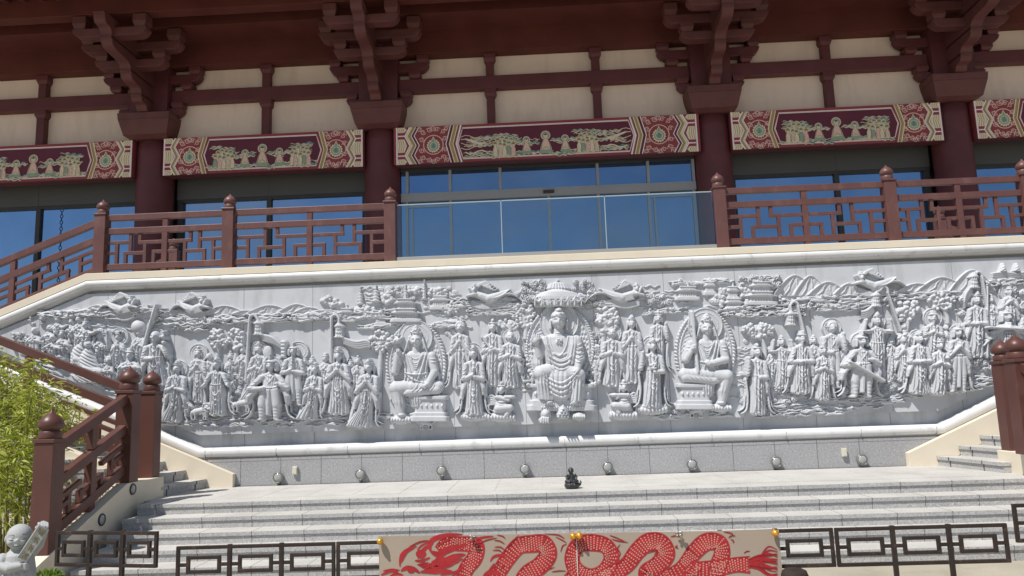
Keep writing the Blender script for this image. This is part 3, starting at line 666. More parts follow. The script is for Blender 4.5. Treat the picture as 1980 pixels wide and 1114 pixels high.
# granite base
gb = MB()
gb.add([(XC-5.8, 0, 0), (XC+5.8, 0, 0), (XC+5.8, 0, 0.462), (XC-5.8, 0, 0.462), (XC-5.8, .4, 0), (XC+5.8, .4, 0), (XC+5.8, .4, 0.462), (XC-5.8, .4, 0.462)], [(0, 1, 2, 3), (5, 4, 7, 6), (3, 2, 6, 7), (4, 5, 1, 0), (0, 3, 7, 4), (1, 5, 6, 2)])
base = part(gb, 'granite_base', M['granite_wall'], wall)
jn = MB(); xg = float(atY(1015, 880, 0)[0])
for k in range(-8, 9):
    x = xg+0.6405*k
    if abs(x-XC) < 5.3: jn.box(x-0.003, x+0.003, -0.0015, 0.02, 0.0, 0.448)
jn.box(XC-5.75, XC+5.75, -0.0012, 0.02, 0.385, 0.389); jn.box(XC-5.79, XC+5.79, -0.003, 0.02, 0.434, 0.449); jn.box(XC-5.2, XC+5.2, -0.004, 0.02, 0.0, 0.008)  # middle box: the moulding's narrow shadow line, drawn as a dark coloured strip
part(jn, 'base_joint_and_shadow_line', M['joint'], base)
# cream stringers beside the side flights
for sg in (-1, 1):
    mb = MB(); q = lambda d, z: (XC+sg*d, z)
    mb.prism([q(5.18, 0), q(5.18, 0.205), q(5.80+3.2, 0.44+3.2*0.44-0.02*0), q(9.0, 0.44+3.2*0.44-0.32), q(5.62, 0.012), q(5.60, 0.0)], 'y', -0.115, -0.006)
    s_ = mb.build('stringer_wall', M['cream'], None, 0.004); recenter(s_)
    tag(s_, ('cream sloping skirting along the left side flight at the foot of the carved wall' if sg < 0 else 'cream sloping skirting along the right side flight at the foot of the carved wall'), 'skirting', 'sloping cream skirtings')
# ---------------------------------------------------------------- carving: height fields on the plane of the slab, in photograph units
STEPR = 0.85
PXM = 12.25/FOC                                     # metres per photograph pixel at the slab
def crv(pts, n=4):                                  # smooth curve through the points
    out = []; P = [pts[0]]+list(pts)+[pts[-1]]
    for i in range(1, len(P)-2):
        for j in range(n):
            t = j/n; a, b, c, d = P[i-1], P[i], P[i+1], P[i+2]
            out.append(tuple(.5*(2*b[k]+(-a[k]+c[k])*t+(2*a[k]-5*b[k]+4*c[k]-d[k])*t*t+(-a[k]+3*b[k]-3*c[k]+d[k])*t**3) for k in (0, 1)))
    out.append(P[-2]); return out
class HF:
    def __init__(s, x0, x1, y0, y1, seed=0, step=STEPR):
        s.step = step
        s.xs = np.arange(x0, x1+step, step); s.ys = np.arange(y0, y1+step, step); s.H = np.zeros((len(s.ys), len(s.xs)))
        s.x0, s.y0 = x0, y0; s.r = random.Random(seed)
    def win(s, xa, xb, ya, yb):
        i0 = max(0, int((xa-s.x0)/s.step)); i1 = min(len(s.xs), int((xb-s.x0)/s.step)+2); j0 = max(0, int((ya-s.y0)/s.step)); j1 = min(len(s.ys), int((yb-s.y0)/s.step)+2)
        if i1 <= i0 or j1 <= j0: return None
        X, Y = np.meshgrid(s.xs[i0:i1], s.ys[j0:j1]); return (slice(j0, j1), slice(i0, i1)), X, Y
    def put(s, sl, h): s.H[sl] = np.maximum(s.H[sl], h)
    def dome(s, cx, cy, rx, ry, h, base=0.0, ang=0.0, p=0.5):
        R = max(rx, ry)+1; w_ = s.win(cx-R, cx+R, cy-R, cy+R)
        if w_ is None: return
        sl, X, Y = w_; dx, dy = X-cx, Y-cy
        if ang: c, n = math.cos(ang), math.sin(ang); dx, dy = dx*c+dy*n, -dx*n+dy*c
        q = 1-(dx/rx)**2-(dy/ry)**2
        s.put(sl, np.where(q > 0, base+h*np.clip(q, 0, 1)**p, 0))
    def cut(s, cx, cy, rx, ry, d):                  # soft hollow
        w_ = s.win(cx-rx, cx+rx, cy-ry, cy+ry)
        if w_ is None: return
        sl, X, Y = w_; q = np.clip(1-((X-cx)/rx)**2-((Y-cy)/ry)**2, 0, 1); s.H[sl] = np.maximum(0, s.H[sl]-d*q)
    def bump(s, cx, cy, rx, ry, d):                 # soft swelling on what is there
        w_ = s.win(cx-rx, cx+rx, cy-ry, cy+ry)
        if w_ is None: return
        sl, X, Y = w_; q = np.clip(1-((X-cx)/rx)**2-((Y-cy)/ry)**2, 0, 1); s.H[sl] = np.where(s.H[sl] > 0, s.H[sl]+d*q, 0)
    def cap(s, x1, y1, r1, x2, y2, r2, h1, h2=None, k=1.0):   # tapered limb whose crest height goes from h1 to h2
        h2 = h1 if h2 is None else h2
        R = max(r1, r2)+1; w_ = s.win(min(x1, x2)-R, max(x1, x2)+R, min(y1, y2)-R, max(y1, y2)+R)
        if w_ is None: return
        sl, X, Y = w_; dx, dy = x2-x1, y2-y1; l2 = dx*dx+dy*dy+1e-9
        t = np.clip(((X-x1)*dx+(Y-y1)*dy)/l2, 0, 1); r = r1+(r2-r1)*t; d2 = ((X-x1-dx*t)**2+(Y-y1-dy*t)**2)/r**2
        s.put(sl, np.where(d2 < 1, h1+(h2-h1)*t-r*k+r*k*np.sqrt(np.clip(1-d2, 0, 1)), 0))
    def ridge(s, pts, r, h=None, amp=None):          # a fold raised on whatever is already there
        amp = amp if amp is not None else 1.15*r; pts = crv(pts) if len(pts) > 2 else pts
        xs_, ys_ = [p[0] for p in pts], [p[1] for p in pts]; w_ = s.win(min(xs_)-r-2, max(xs_)+r+2, min(ys_)-r-2, max(ys_)+r+2)
        if w_ is None: return
        sl, X, Y = w_; best = np.full(X.shape, 9.0); n = len(pts)-1
        for i in range(n):
            (x1, y1), (x2, y2) = pts[i], pts[i+1]; dx, dy = x2-x1, y2-y1; t = np.clip(((X-x1)*dx+(Y-y1)*dy)/(dx*dx+dy*dy+1e-9), 0, 1)
            rr = r*(.4+.6*math.sin(math.pi*(i+.5)/n)); best = np.minimum(best, ((X-x1-dx*t)**2+(Y-y1-dy*t)**2)/rr**2)
        s.H[sl] = np.where(s.H[sl] > 0, s.H[sl]+amp*np.clip(1-best, 0, 1)-amp*.45*np.clip(1-np.abs(best-1.9)/.9, 0, 1), 0)
    def line(s, pts, r, h, k=1.0, taper=True):
        if len(pts) > 2 and not isinstance(h, (list, tuple)): pts = crv(pts)
        n = len(pts)-1
        for i in range(n):
            a = r if not taper else r*(0.45+0.55*math.sin(math.pi*min(1, (i+0.6)/(n+0.6))**0.7)); b = r if not taper else r*(0.45+0.55*math.sin(math.pi*min(1, (i+1.6)/(n+0.6))**0.7))
            ha = h[i] if isinstance(h, (list, tuple)) else h; hb = h[i+1] if isinstance(h, (list, tuple)) else h
            s.cap(*pts[i], max(a, .5), *pts[i+1], max(b, .5), ha, hb, k)
    def body(s, prof, D, base=0.0, fold=None, p=2.2, ph=0.0):
        """robe: prof rows (y, xl, xr, d); rounded across; fold = (kind, amp, wavelength, curve)"""
        prof = sorted(prof); ya, yb = prof[0][0], prof[-1][0]
        w_ = s.win(min(q[1] for q in prof)-1, max(q[2] for q in prof)+1, ya, yb)
        if w_ is None: return
        sl, X, Y = w_; yy = [q[0] for q in prof]
        xl = np.interp(Y, yy, [q[1] for q in prof]); xr = np.interp(Y, yy, [q[2] for q in prof]); dd = np.interp(Y, yy, [q[3] for q in prof])
        mid = (xl+xr)/2; hw = np.maximum((xr-xl)/2, .3); t = (X-mid)/hw; q = 1-np.abs(t)**p
        h = base+D*dd*np.clip(q, 0, 1)**0.5
        if fold:
            for (kind, amp, lam, cv) in fold:
                if kind == 'u': phs = 2*np.pi*((Y-ya)-cv*t*t*-1*hw)/lam
                elif kind == 'v': hm = max(3.0, float(np.max(hw)));  tt = t+0.10*np.sin(2.3*t+ph)+0.04*np.sin(Y*.07+ph); phs = 2*np.pi*tt*hm/lam+cv*(Y-ya)*0.02+ph
                elif kind == 'd': phs = 2*np.pi*((Y-ya)+cv*(X-mid))/lam
                else: phs = 2*np.pi*((Y-ya)*0.5+cv*np.abs(X-mid))/lam
                h = h+amp*(np.abs(np.sin(phs/2))**0.7*2-1.2)*np.clip(q*1.6, 0, 1)
        s.put(sl, np.where((q > 0) & (Y >= ya) & (Y <= yb), np.maximum(h, 0.8), 0))
    def disc(s, cx, cy, r, h, rim=1.2, rw=1.6, rings=()):
        w_ = s.win(cx-r-1, cx+r+1, cy-r-1, cy+r+1)
        if w_ is None: return
        sl, X, Y = w_; d = np.hypot(X-cx, Y-cy); hh = np.where(d < r, h, 0); hh = np.where((d < r) & (d > r-rw), h+rim, hh)
        for rr in rings: hh = np.where((d < rr) & (d > rr-1.2), h+0.7*rim, hh)
        s.put(sl, hh)
    def oval(s, cx, cy, rx, ry, h, rim, beads=0, bead_r=2.5, ray=0.0):
        w_ = s.win(cx-rx-6, cx+rx+6, cy-ry-6, cy+ry+6)
        if w_ is None: return
        sl, X, Y = w_; q = np.sqrt(((X-cx)/rx)**2+((Y-cy)/ry)**2); a = np.arctan2(Y-cy, X-cx)
        hh = np.where(q < 1, h, 0.0)
        if ray: hh = np.where(q < 0.86, hh+ray*np.sin(a*34+q*16)*np.clip(q*1.5, 0, 1)*np.sin(q*40), hh)
        hh = np.where((q > 0.86) & (q < 0.90), h+rim, hh); s.put(sl, np.maximum(hh, 0))
        for i in range(beads):
            t = 2*math.pi*i/beads; s.dome(cx+rx*math.cos(t), cy+ry*math.sin(t), bead_r*1.25, bead_r*0.8, h+rim*1.6, 0.3, ang=t+0.8)
    def swirl(s, cx, cy, r, h, sgn=1, a0=0.0):
        w_ = s.win(cx-r, cx+r, cy-r, cy+r)
        if w_ is None: return
        sl, X, Y = w_; d = np.hypot(X-cx, (Y-cy)*1.12); a = np.arctan2(Y-cy, X-cx)
        lam = max(3.0, r*0.52)
        hh = h*(1-(d/r)**2*0.55)+0.30*h*np.sin(2*np.pi*d/lam+sgn*a+a0); s.put(sl, np.where(d < r, np.maximum(hh, .6), 0))
    def wave(s, x0, x1, y, amp, r, h, lam=None, slope=0.0):
        lam = lam or s.r.uniform(18, 34); ph = s.r.uniform(0, 6); n = max(4, int((x1-x0)/4))
        pts = [(x0+(x1-x0)*i/n, y+slope*(x1-x0)*i/n+amp*math.sin(2*math.pi*(x0+(x1-x0)*i/n)/lam+ph)*(0.6+0.4*math.sin(i*.37))) for i in range(n+1)]
        s.line(pts, r, h)
    def cloud(s, x0, x1, y, ht, h, dens=1.0, slope=-0.03):
        n = int((x1-x0)*ht/70*dens)+2
        for i in range(n):
            ln = s.r.uniform(18, 46); xa = s.r.uniform(x0, max(x0+1, x1-ln)); yy = y+slope*(xa-x0)+s.r.uniform(-ht/2, ht/2)
            s.wave(xa, min(x1+6, xa+ln), yy, s.r.uniform(.8, 2.0), s.r.uniform(1.3, 2.3), h*s.r.uniform(.55, 1.0), slope=slope)
        for i in range(int(n/4)):
            xa = s.r.uniform(x0+4, x1-4); s.swirl(xa, y+slope*(xa-x0)+s.r.uniform(-ht/2, ht/2), s.r.uniform(3, 5.5), h*1.1, s.r.choice((-1, 1)), s.r.uniform(0, 6))
    def clump(s, cx, cy, rx, ry, n, lr, h, base=2.0):        # leafy crown made of small rosettes
        s.dome(cx, cy, rx*0.9, ry*0.9, h*0.45, base*0.5)
        for i in range(n):
            a = s.r.uniform(0, 6.283); d = math.sqrt(s.r.random()); x, y = cx+rx*d*math.cos(a), cy+ry*d*math.sin(a); r = lr*s.r.uniform(.75, 1.25)
            w_ = s.win(x-r, x+r, y-r, y+r)
            if w_ is None: continue
            sl, X, Y = w_; dd = np.hypot(X-x, Y-y); an = np.arctan2(Y-y, X-x); hh = base+h*s.r.uniform(.55, 1)*(1-(dd/r)**2*0.7)+0.9*np.sin(an*6+i)*np.clip(dd/r, 0, 1)
            s.put(sl, np.where(dd < r*(0.9+0.1*np.sin(an*6+i)), hh, 0))
    def mesh(s, name, root, mt=None, lift=0.0, label=None):
        H = s.H
        k = (H > 0.15).astype(float)
        kp = np.pad(k, 1); nb = kp[:-2, 1:-1]+kp[2:, 1:-1]+kp[1:-1, :-2]+kp[1:-1, 2:]+kp[:-2, :-2]+kp[2:, 2:]+kp[:-2, 2:]+kp[2:, :-2]
        Hp = np.pad(H, 1, mode='edge'); H2 = (Hp[:-2, 1:-1]+Hp[2:, 1:-1]+Hp[1:-1, :-2]+Hp[1:-1, 2:])*0.10+H*0.60
        H2 = np.where(k > 0, np.where(H2 > 0.2, H2, .3), -1.5)
        X, Y = np.meshgrid(s.xs, s.ys); P = atY(X, Y, SLABY); P[..., 1] = SLABY-(H2+np.where(k > 0, lift, 0))*PXM
        ny, nx = H.shape
        kk = k > 0
        cell = kk[:-1, :-1] | kk[1:, :-1] | kk[:-1, 1:] | kk[1:, 1:]
        idx = np.arange(ny*nx).reshape(ny, nx)
        q = np.stack([idx[1:, :-1], idx[1:, 1:], idx[:-1, 1:], idx[:-1, :-1]], -1)[cell]
        used = np.unique(q); remap = -np.ones(ny*nx, int); remap[used] = np.arange(len(used)); q = remap[q]; V = P.reshape(-1, 3)[used]
        me = bpy.data.meshes.new(name); me.vertices.add(len(V)); me.vertices.foreach_set('co', V.astype(np.float32).ravel())
        me.loops.add(q.size); me.loops.foreach_set('vertex_index', q.ravel().astype(np.int32)); me.polygons.add(len(q))
        me.polygons.foreach_set('loop_start', np.arange(0, q.size, 4, dtype=np.int32)); me.polygons.foreach_set('loop_total', np.full(len(q), 4, np.int32))
        me.polygons.foreach_set('use_smooth', np.ones(len(q), bool)); me.update(calc_edges=True); me.validate()
        me.materials.append(mt or M['marble_carved'])
        o = bpy.data.objects.new(name, me); COL.objects.link(o); o.parent = root
        if root.type == 'EMPTY': o.matrix_parent_inverse = Matrix.Translation(root.location).inverted()
        if label: o['label'] = label
        return o
# ---------------------------------------------------------------- carved people
def face(F, cx, cy, rx, ry, h, tilt=0.0, beard=False, look=0.0):
    """head with forehead, brows, eye hollows, nose, cheeks, mouth and ears"""
    s = rx/9.0
    for e in (-1, 1): F.dome(cx+e*rx*0.98, cy+ry*0.08, rx*0.22, ry*0.38, h*0.55, 0.5)
    F.dome(cx, cy, rx, ry, h, 0, tilt, 0.5); F.dome(cx, cy+ry*0.45, rx*0.62, ry*0.52, h*0.93, 0, tilt)
    lx = look*rx*0.3
    for e in (-1, 1):
        F.cut(cx+lx+e*rx*0.40, cy-ry*0.02, rx*0.30, ry*0.15, 1.3*s+.25)
        F.bump(cx+lx+e*rx*0.40, cy+ry*0.03, rx*0.20, ry*0.07, .7*s)
        F.bump(cx+lx+e*rx*0.40, cy-ry*0.19, rx*0.36, ry*0.09, .6*s)
        F.bump(cx+lx+e*rx*0.45, cy+ry*0.28, rx*0.30, ry*0.22, .8*s)
    F.bump(cx+lx*1.2, cy+ry*0.12, rx*0.17, ry*0.30, 1.7*s+.3); F.bump(cx+lx*1.2, cy+ry*0.26, rx*0.24, ry*0.12, 1.1*s)
    F.cut(cx+lx, cy+ry*0.50, rx*0.34, ry*0.08, 1.2*s+.2); F.bump(cx+lx, cy+ry*0.60, rx*0.25, ry*0.09, .8*s)
    if beard: F.body([(cy+ry*.45, cx-rx*.55, cx+rx*.55, 1), (cy+ry*1.7, cx-rx*.2, cx+rx*.2, .8)], h*1.0, 0, [('v', .8*s, 2.6*s, 0)])
def hair(F, cx, cy, rx, ry, h, kind, r):
    if kind == 'bald': return
    if kind == 'usnisha':
        F.dome(cx, cy-ry*.45, rx*1.05, ry*.62, h*1.02); F.dome(cx, cy-ry*.96, rx*.60, ry*.36, h*.95)
        for i in range(60):
            a = r.uniform(math.pi, 2*math.pi); d = math.sqrt(r.random()); x = cx+rx*1.0*d*math.cos(a); y = cy-ry*.22+ry*1.12*d*math.sin(a)
            if y < cy-ry*.28: F.bump(x, y, rx*.15, rx*.15, 1.0)
    elif kind == 'bun':
        F.dome(cx, cy-ry*.42, rx*1.12, ry*.72, h*.80); F.dome(cx, cy-ry*1.22, rx*.52, ry*.5, h*.78); F.cap(cx-rx*.8, cy-ry*.78, rx*.16, cx+rx*.8, cy-ry*.78, rx*.16, h*.84)
        for e in (-1, 1): F.cap(cx+e*rx*.95, cy-ry*.3, rx*.28, cx+e*rx*1.0, cy+ry*.8, rx*.2, h*.6)
    elif kind == 'crown':
        F.dome(cx, cy-ry*.42, rx*1.12, ry*.72, h*.80); F.body([(cy-ry*1.75, cx-rx*.22, cx+rx*.22, .8), (cy-ry*1.35, cx-rx*.68, cx+rx*.68, .95), (cy-ry*.68, cx-rx*.88, cx+rx*.88, .92)], h*.92, 0, [('v', 1.0, rx*.55, 0), ('u', .8, ry*.4, .2)])
        for i in range(5): F.dome(cx+(i-2)*rx*.38, cy-ry*.86-(2-abs(i-2))*ry*.12, rx*.17, ry*.17, h*.98)
        for e in (-1, 1): F.cap(cx+e*rx*1.05, cy-ry*.3, rx*.25, cx+e*rx*1.15, cy+ry*1.0, rx*.18, h*.55)
    elif kind == 'helmet':
        F.dome(cx, cy-ry*.50, rx*1.12, ry*.72, h*.88); F.cap(cx, cy-ry*1.1, rx*.3, cx, cy-ry*1.8, rx*.12, h*.8); F.cap(cx-rx*.85, cy-ry*.62, rx*.15, cx+rx*.85, cy-ry*.62, rx*.15, h*.96)
        for e in (-1, 1): F.cap(cx+e*rx*1.1, cy-ry*.2, rx*.35, cx+e*rx*1.15, cy+ry*.7, rx*.3, h*.75)
    elif kind == 'scholar':
        F.body([(cy-ry*1.5, cx-rx*.75, cx+rx*.75, .9), (cy-ry*.62, cx-rx*.92, cx+rx*.92, 1)], h*.86, 0, None, 4); F.cap(cx-rx*.85, cy-ry*.66, rx*.14, cx+rx*.85, cy-ry*.66, rx*.14, h*.93)
    elif kind == 'flat':
        F.body([(cy-ry*1.35, cx-rx*1.7, cx+rx*1.7, .9), (cy-ry*1.1, cx-rx*1.7, cx+rx*1.7, .9)], h*1.1, 0, None, 6); F.body([(cy-ry*1.1, cx-rx*.8, cx+rx*.8, 1), (cy-ry*.4, cx-rx, cx+rx, 1)], h, 0, None, 4)
        for i in range(7): F.cap(cx+(i-3)*rx*.5, cy-ry*1.1, .6, cx+(i-3)*rx*.5, cy-ry*.6, .5, h*1.05)
    elif kind == 'wild':
        F.dome(cx, cy-ry*.3, rx*1.22, ry*.85, h*.72)
        for i in range(12):
            a = math.pi+math.pi*i/11; F.cap(cx+rx*.9*math.cos(a), cy-ry*.2+ry*.7*math.sin(a), rx*.22, cx+rx*1.5*math.cos(a), cy-ry*.2+ry*1.3*math.sin(a), rx*.06, h*.75, h*.4)
def hand(F, x, y, r, h, ang, n=4):
    F.dome(x, y, r*1.0, r*1.2, h*.25, h*.85, ang+math.pi/2)
    for i in range(n):
        o = (i-(n-1)/2)*r*.5; bx_, by_ = x-math.sin(ang)*o, y+math.cos(ang)*o; l = r*(1.7 if i in (1, 2) else 1.35)
        F.cap(bx_+math.cos(ang)*r*.5, by_+math.sin(ang)*r*.5, r*.3, bx_+math.cos(ang)*l, by_+math.sin(ang)*l, r*.22, h*1.06)
    F.cap(x, y, r*.34, x+math.cos(ang+1.1)*r*1.3, y+math.sin(ang+1.1)*r*1.3, r*.24, h*1.05)
def person_hf(root, hx, hy, by, wd, hat='bun', arms='pray', halo=0, lean=0.0, base=0.0, seed=1, D=10.5, item=None, flow=0.35, beard=False, lotus=0, hr=None, half=False, sleeves=True, train=0, hx_halo=0.0, legs=False, name='carved_figure'):
    """hx,hy head centre; by the foot; wd robe width; all in photograph units"""
    wd = wd*1.12; Ht = by-hy; r = random.Random(seed*13+5); hr = (hr*.86 if hr else max(5.6, min(9.0, Ht*0.055+1.8))); ry = hr*1.30
    F = HF(hx-wd*1.5-10-abs(train), hx+wd*1.5+12+abs(train), hy-ry*2.4-halo, by+14+lotus*0.4, seed)
    D = D*(0.68+wd/140); sh = hy+ry*1.25; bx = hx+lean
    def ax(y): return hx+(bx-hx)*np.clip((y-sh)/(by-sh+1e-6), 0, 1)
    hh = base+D*1.05
    if halo:
        G = HF(hx+hx_halo-halo-3, hx+hx_halo+halo+3, hy-halo-3, hy+halo+3, seed); G.disc(hx+hx_halo, hy-1, halo, max(2.0, base*.7)+2.5, 1.5, 1.8, (halo*.74,))
    if lotus:
        F.dome(bx, by+2, lotus*.5, lotus*.20, D*.95, 0, 0, .35)
        for i in range(9):
            a = -1+2*i/8; F.dome(bx+a*lotus*.44, by+2+lotus*.05*(1-a*a), lotus*.10, lotus*.15, D*1.1*(1-.35*a*a), 0)
            F.dome(bx+a*lotus*.40, by-lotus*.06+lotus*.03*(1-a*a), lotus*.085, lotus*.11, D*1.0*(1-.35*a*a), 0)
    hip = sh+(by-sh)*.36; kn = sh+(by-sh)*.66; waist = sh+(by-sh)*.26
    w2 = wd/2
    # neck, trunk and robe
    F.cap(hx, hy+ry*.5, hr*.5, hx, sh+3, hr*.62, base+D*.72)
    shw = min(w2*.84, hr*2.0+2.5)
    if not half or True:
        fl = [('v', 1.5+D*.05, r.uniform(5.5, 7.5), r.uniform(-1, 1))]
        rows = [(sh-1, ax(sh)-shw*.55, ax(sh)+shw*.55, .62), (sh+4, ax(sh)-shw*.95, ax(sh)+shw*.95, .82), (waist, ax(waist)-shw*.80, ax(waist)+shw*.80, .95), (hip, ax(hip)-w2*.70, ax(hip)+w2*.70, 1.0), (kn, ax(kn)-w2*.72, ax(kn)+w2*.72, .95), (by-4, ax(by)-w2*(.78+.1*r.random())-max(0, -train), ax(by)+w2*(.78+.1*r.random())+max(0, train), .80), (by, ax(by)-w2*.66-max(0, -train)*1.1, ax(by)+w2*.66+max(0, train)*1.1, .62)]
        if half: rows = [q for q in rows if q[0] <= by]
        if legs:
            F.body([q for q in rows if q[0] <= kn-2], D, base, [('v', 1.0, 6, 0)])
            for e in (-1, 1):
                F.cap(ax(hip)+e*w2*.30, hip, w2*.34, ax(kn)+e*w2*.42, kn, w2*.28, hh*.98, hh*.95); F.cap(ax(kn)+e*w2*.42, kn, w2*.26, ax(by)+e*w2*.42, by-3, w2*.17, hh*.92, hh*.8)
                F.dome(ax(by)+e*w2*.50, by-1, w2*.26, 3.2, hh*.85)
                for i in range(4): F.bump(ax(kn)+e*w2*.42, kn+(by-kn)*(.15+.2*i), w2*.3, 1.3, .7)
            F.body([(hip-2, ax(hip)-w2*.25, ax(hip)+w2*.25, 1), (by-8, ax(by)-w2*.2, ax(by)+w2*.2, .9)], D*1.12, base, [('v', 1.2, 4, 0)])
        else:
            F.body(rows, D, base, fl, 2.3, r.uniform(0, 6))
            # hanging loops of the sash and pleats fanning to the hem
            for k in range(3): F.ridge([(ax(hip)-w2*(.50+.06*k), hip-5), (ax(hip)-w2*.30, hip+(kn-hip)*(.35+.28*k)), (ax(kn), hip+(kn-hip)*(.62+.36*k)), (ax(hip)+w2*.30, hip+(kn-hip)*(.35+.28*k)), (ax(hip)+w2*(.50+.06*k), hip-5)], 1.7, None, 2.2)
            F.ridge([(ax(waist), waist+4), (ax(kn)-1, kn), (ax(by)-2, by-9)], 2.2, None, 2.6)
            for e in (-1, 1): F.ridge([(ax(hip)+e*w2*.2, kn-2), (ax(kn)+e*w2*.30, kn+(by-kn)*.5), (ax(by)+e*w2*.55, by-2)], 1.5, None, 1.8)
            for e in (-1, 1): F.ridge([(ax(waist)+e*shw*.25, waist+5), (ax(kn)+e*w2*.14, hip+6), (ax(kn)+e*w2*.10, kn+4)], 1.2, None, 1.6)
            F.ridge([(ax(by)-w2*.85, by-4), (ax(by)-w2*.4, by-1.5), (ax(by), by-4), (ax(by)+w2*.4, by-1.5), (ax(by)+w2*.85, by-4)], 1.3, None, 1.5)
            for e in (-1, 1): F.dome(ax(by)+e*w2*.28, by-.5, w2*.22, 2.8, hh*.88)
    # collar, belt, necklace
    F.ridge([(ax(sh)-shw*.55, sh), (ax(sh)-shw*.2, sh+(waist-sh)*.5), (ax(sh)+shw*.12, sh+(waist-sh)*.9)], 1.5, None, 1.8); F.ridge([(ax(sh)+shw*.55, sh), (ax(sh)+shw*.2, sh+(waist-sh)*.5), (ax(sh)-shw*.12, sh+(waist-sh)*.85)], 1.5, None, 1.8)
    F.ridge([(ax(sh)-shw*.35, sh+1), (ax(sh), sh+6), (ax(sh)+shw*.35, sh+1)], 1.1, None, 1.4)
    F.ridge([(ax(waist)-shw*.8, waist+2), (ax(waist), waist+4), (ax(waist)+shw*.8, waist+2)], 1.6, None, 1.8)
    # arms
    ar = max(3.2, hr*.50); el = sh+(waist-sh)*1.2
    def arm(e, hxn, hyn, exn=None, eyn=None, up=False, hd=True):
        sx, sy = ax(sh)+e*shw*.80, sh+7; F.cap(ax(sh)+e*2, sh, ar*.8, sx, sy, ar*1.05, hh*.80, hh*.92); ex = exn if exn is not None else ax(el)+e*w2*.84; ey = eyn if eyn is not None else el+2
        F.cap(sx, sy, ar*1.2, ex, ey, ar*1.1, hh*.93, hh*1.02); F.cap(ex, ey, ar*1.2, hxn, hyn, ar*.8, hh*1.04, hh*1.2)
        if hd: hand(F, hxn, hyn, ar*.58, hh*1.2, math.atan2(hyn-ey, hxn-ex))
        for i in range(3): F.ridge([(sx+(ex-sx)*(.15+.27*i)-e*ar, sy+(ey-sy)*(.15+.27*i)-2), (sx+(ex-sx)*(.30+.27*i), sy+(ey-sy)*(.36+.27*i)), (sx+(ex-sx)*(.40+.27*i)+e*ar, sy+(ey-sy)*(.40+.27*i))], 1.2, None, 1.3)
        if sleeves and not up:
            dl = (by-el)*(0.42+.12*r.random())
            F.body([(ey-1, min(ex, hxn)-1, max(ex, hxn)+1, .9), (ey+dl*.5, ex-w2*.28, ex+w2*.26, 1), (ey+dl, ex-w2*.22+e*2, ex+w2*.10+e*2, .8)], D*1.02, base, [('v', 1.3, 4.2, .6*e)])
    if arms == 'pray':
        hy2 = sh+(waist-sh)*.52; arm(-1, ax(el)-1.8, hy2); arm(1, ax(el)+1.8, hy2); F.cap(ax(el), hy2, 2.6, ax(el), hy2-8, 1.5, hh*1.25)
    elif arms == 'hold':
        arm(-1, ax(el)-2.5, el-5); arm(1, ax(el)+3.5, el-2)
    elif arms == 'low':
        arm(-1, ax(hip)-4, hip-2); arm(1, ax(hip)+4, hip-3)
    elif arms == 'rup': arm(-1, ax(sh)-w2*.85, sh-2, ax(el)-w2*1.0, el-4, True); arm(1, ax(el)+3, el+2)
    elif arms == 'lup': arm(1, ax(sh)+w2*.85, sh-2, ax(el)+w2*1.0, el-4, True); arm(-1, ax(el)-3, el+2)
    elif arms == 'wide': arm(-1, ax(hip)-w2*1.05, hip-2, ax(el)-w2*.95, el, True); arm(1, ax(hip)+w2*1.05, hip-4, ax(el)+w2*.95, el-2, True)
    elif arms == 'hips': arm(-1, ax(hip)-w2*.35, hip-4, ax(el)-w2*1.15, el+2); arm(1, ax(el)+w2*.55, el-8, ax(el)+w2*1.05, el)
    elif arms == 'both_up': arm(-1, ax(sh)-w2*.9, sh-14, ax(sh)-w2*1.05, sh+6, True); arm(1, ax(sh)+w2*.9, sh-14, ax(sh)+w2*1.05, sh+6, True)
    elif arms == 'reach': arm(1, ax(sh)+w2*1.6, sh+3, ax(sh)+w2*.9, sh+7, True); arm(-1, ax(el)-2, el)
    face(F, hx, hy, hr, ry, hh*1.12, (bx-hx)*-.002, beard, r.uniform(-.8, .8)); hair(F, hx, hy, hr, ry, hh*1.12, hat, r)
    # sashes
    if flow and not half:
        for e in (-1, 1):
            F.line([(ax(el)+e*w2*.9, el+4), (ax(hip)+e*w2*1.12, hip), (ax(kn)+e*w2*.98, kn), (ax(by)+e*w2*1.15, by-10), (ax(by)+e*w2*(1.2+.5*flow), by-2)], 2.6, hh*.62)
            F.line([(ax(hip)+e*w2*1.0, hip+6), (ax(kn)+e*w2*1.2, kn+4), (ax(by)+e*w2*(1.1+.3*flow), by-14), (ax(by)+e*w2*(1.5+.4*flow), by-7)], 1.7, hh*.5)
    def it(): pass
    if item == 'vase': F.dome(ax(el), el-8, 3.6, 5.5, hh*1.3); F.cap(ax(el), el-13, 1.6, ax(el), el-18, 2.2, hh*1.25)
    elif item == 'tray': F.body([(el-6, ax(el)-9, ax(el)+9, 1), (el-2, ax(el)-6, ax(el)+6, 1)], hh*1.28, 0, None, 5); F.clump(ax(el), el-9, 7, 4, 10, 2.2, hh*.3, hh)
    elif item == 'pagoda':
        for i in range(3): F.body([(el-12-6*i, ax(el)-3+i, ax(el)+3-i, 1), (el-9-6*i, ax(el)-6+i, ax(el)+6-i, 1), (el-7-6*i, ax(el)-4+i, ax(el)+4-i, 1)], hh*1.25, 0)
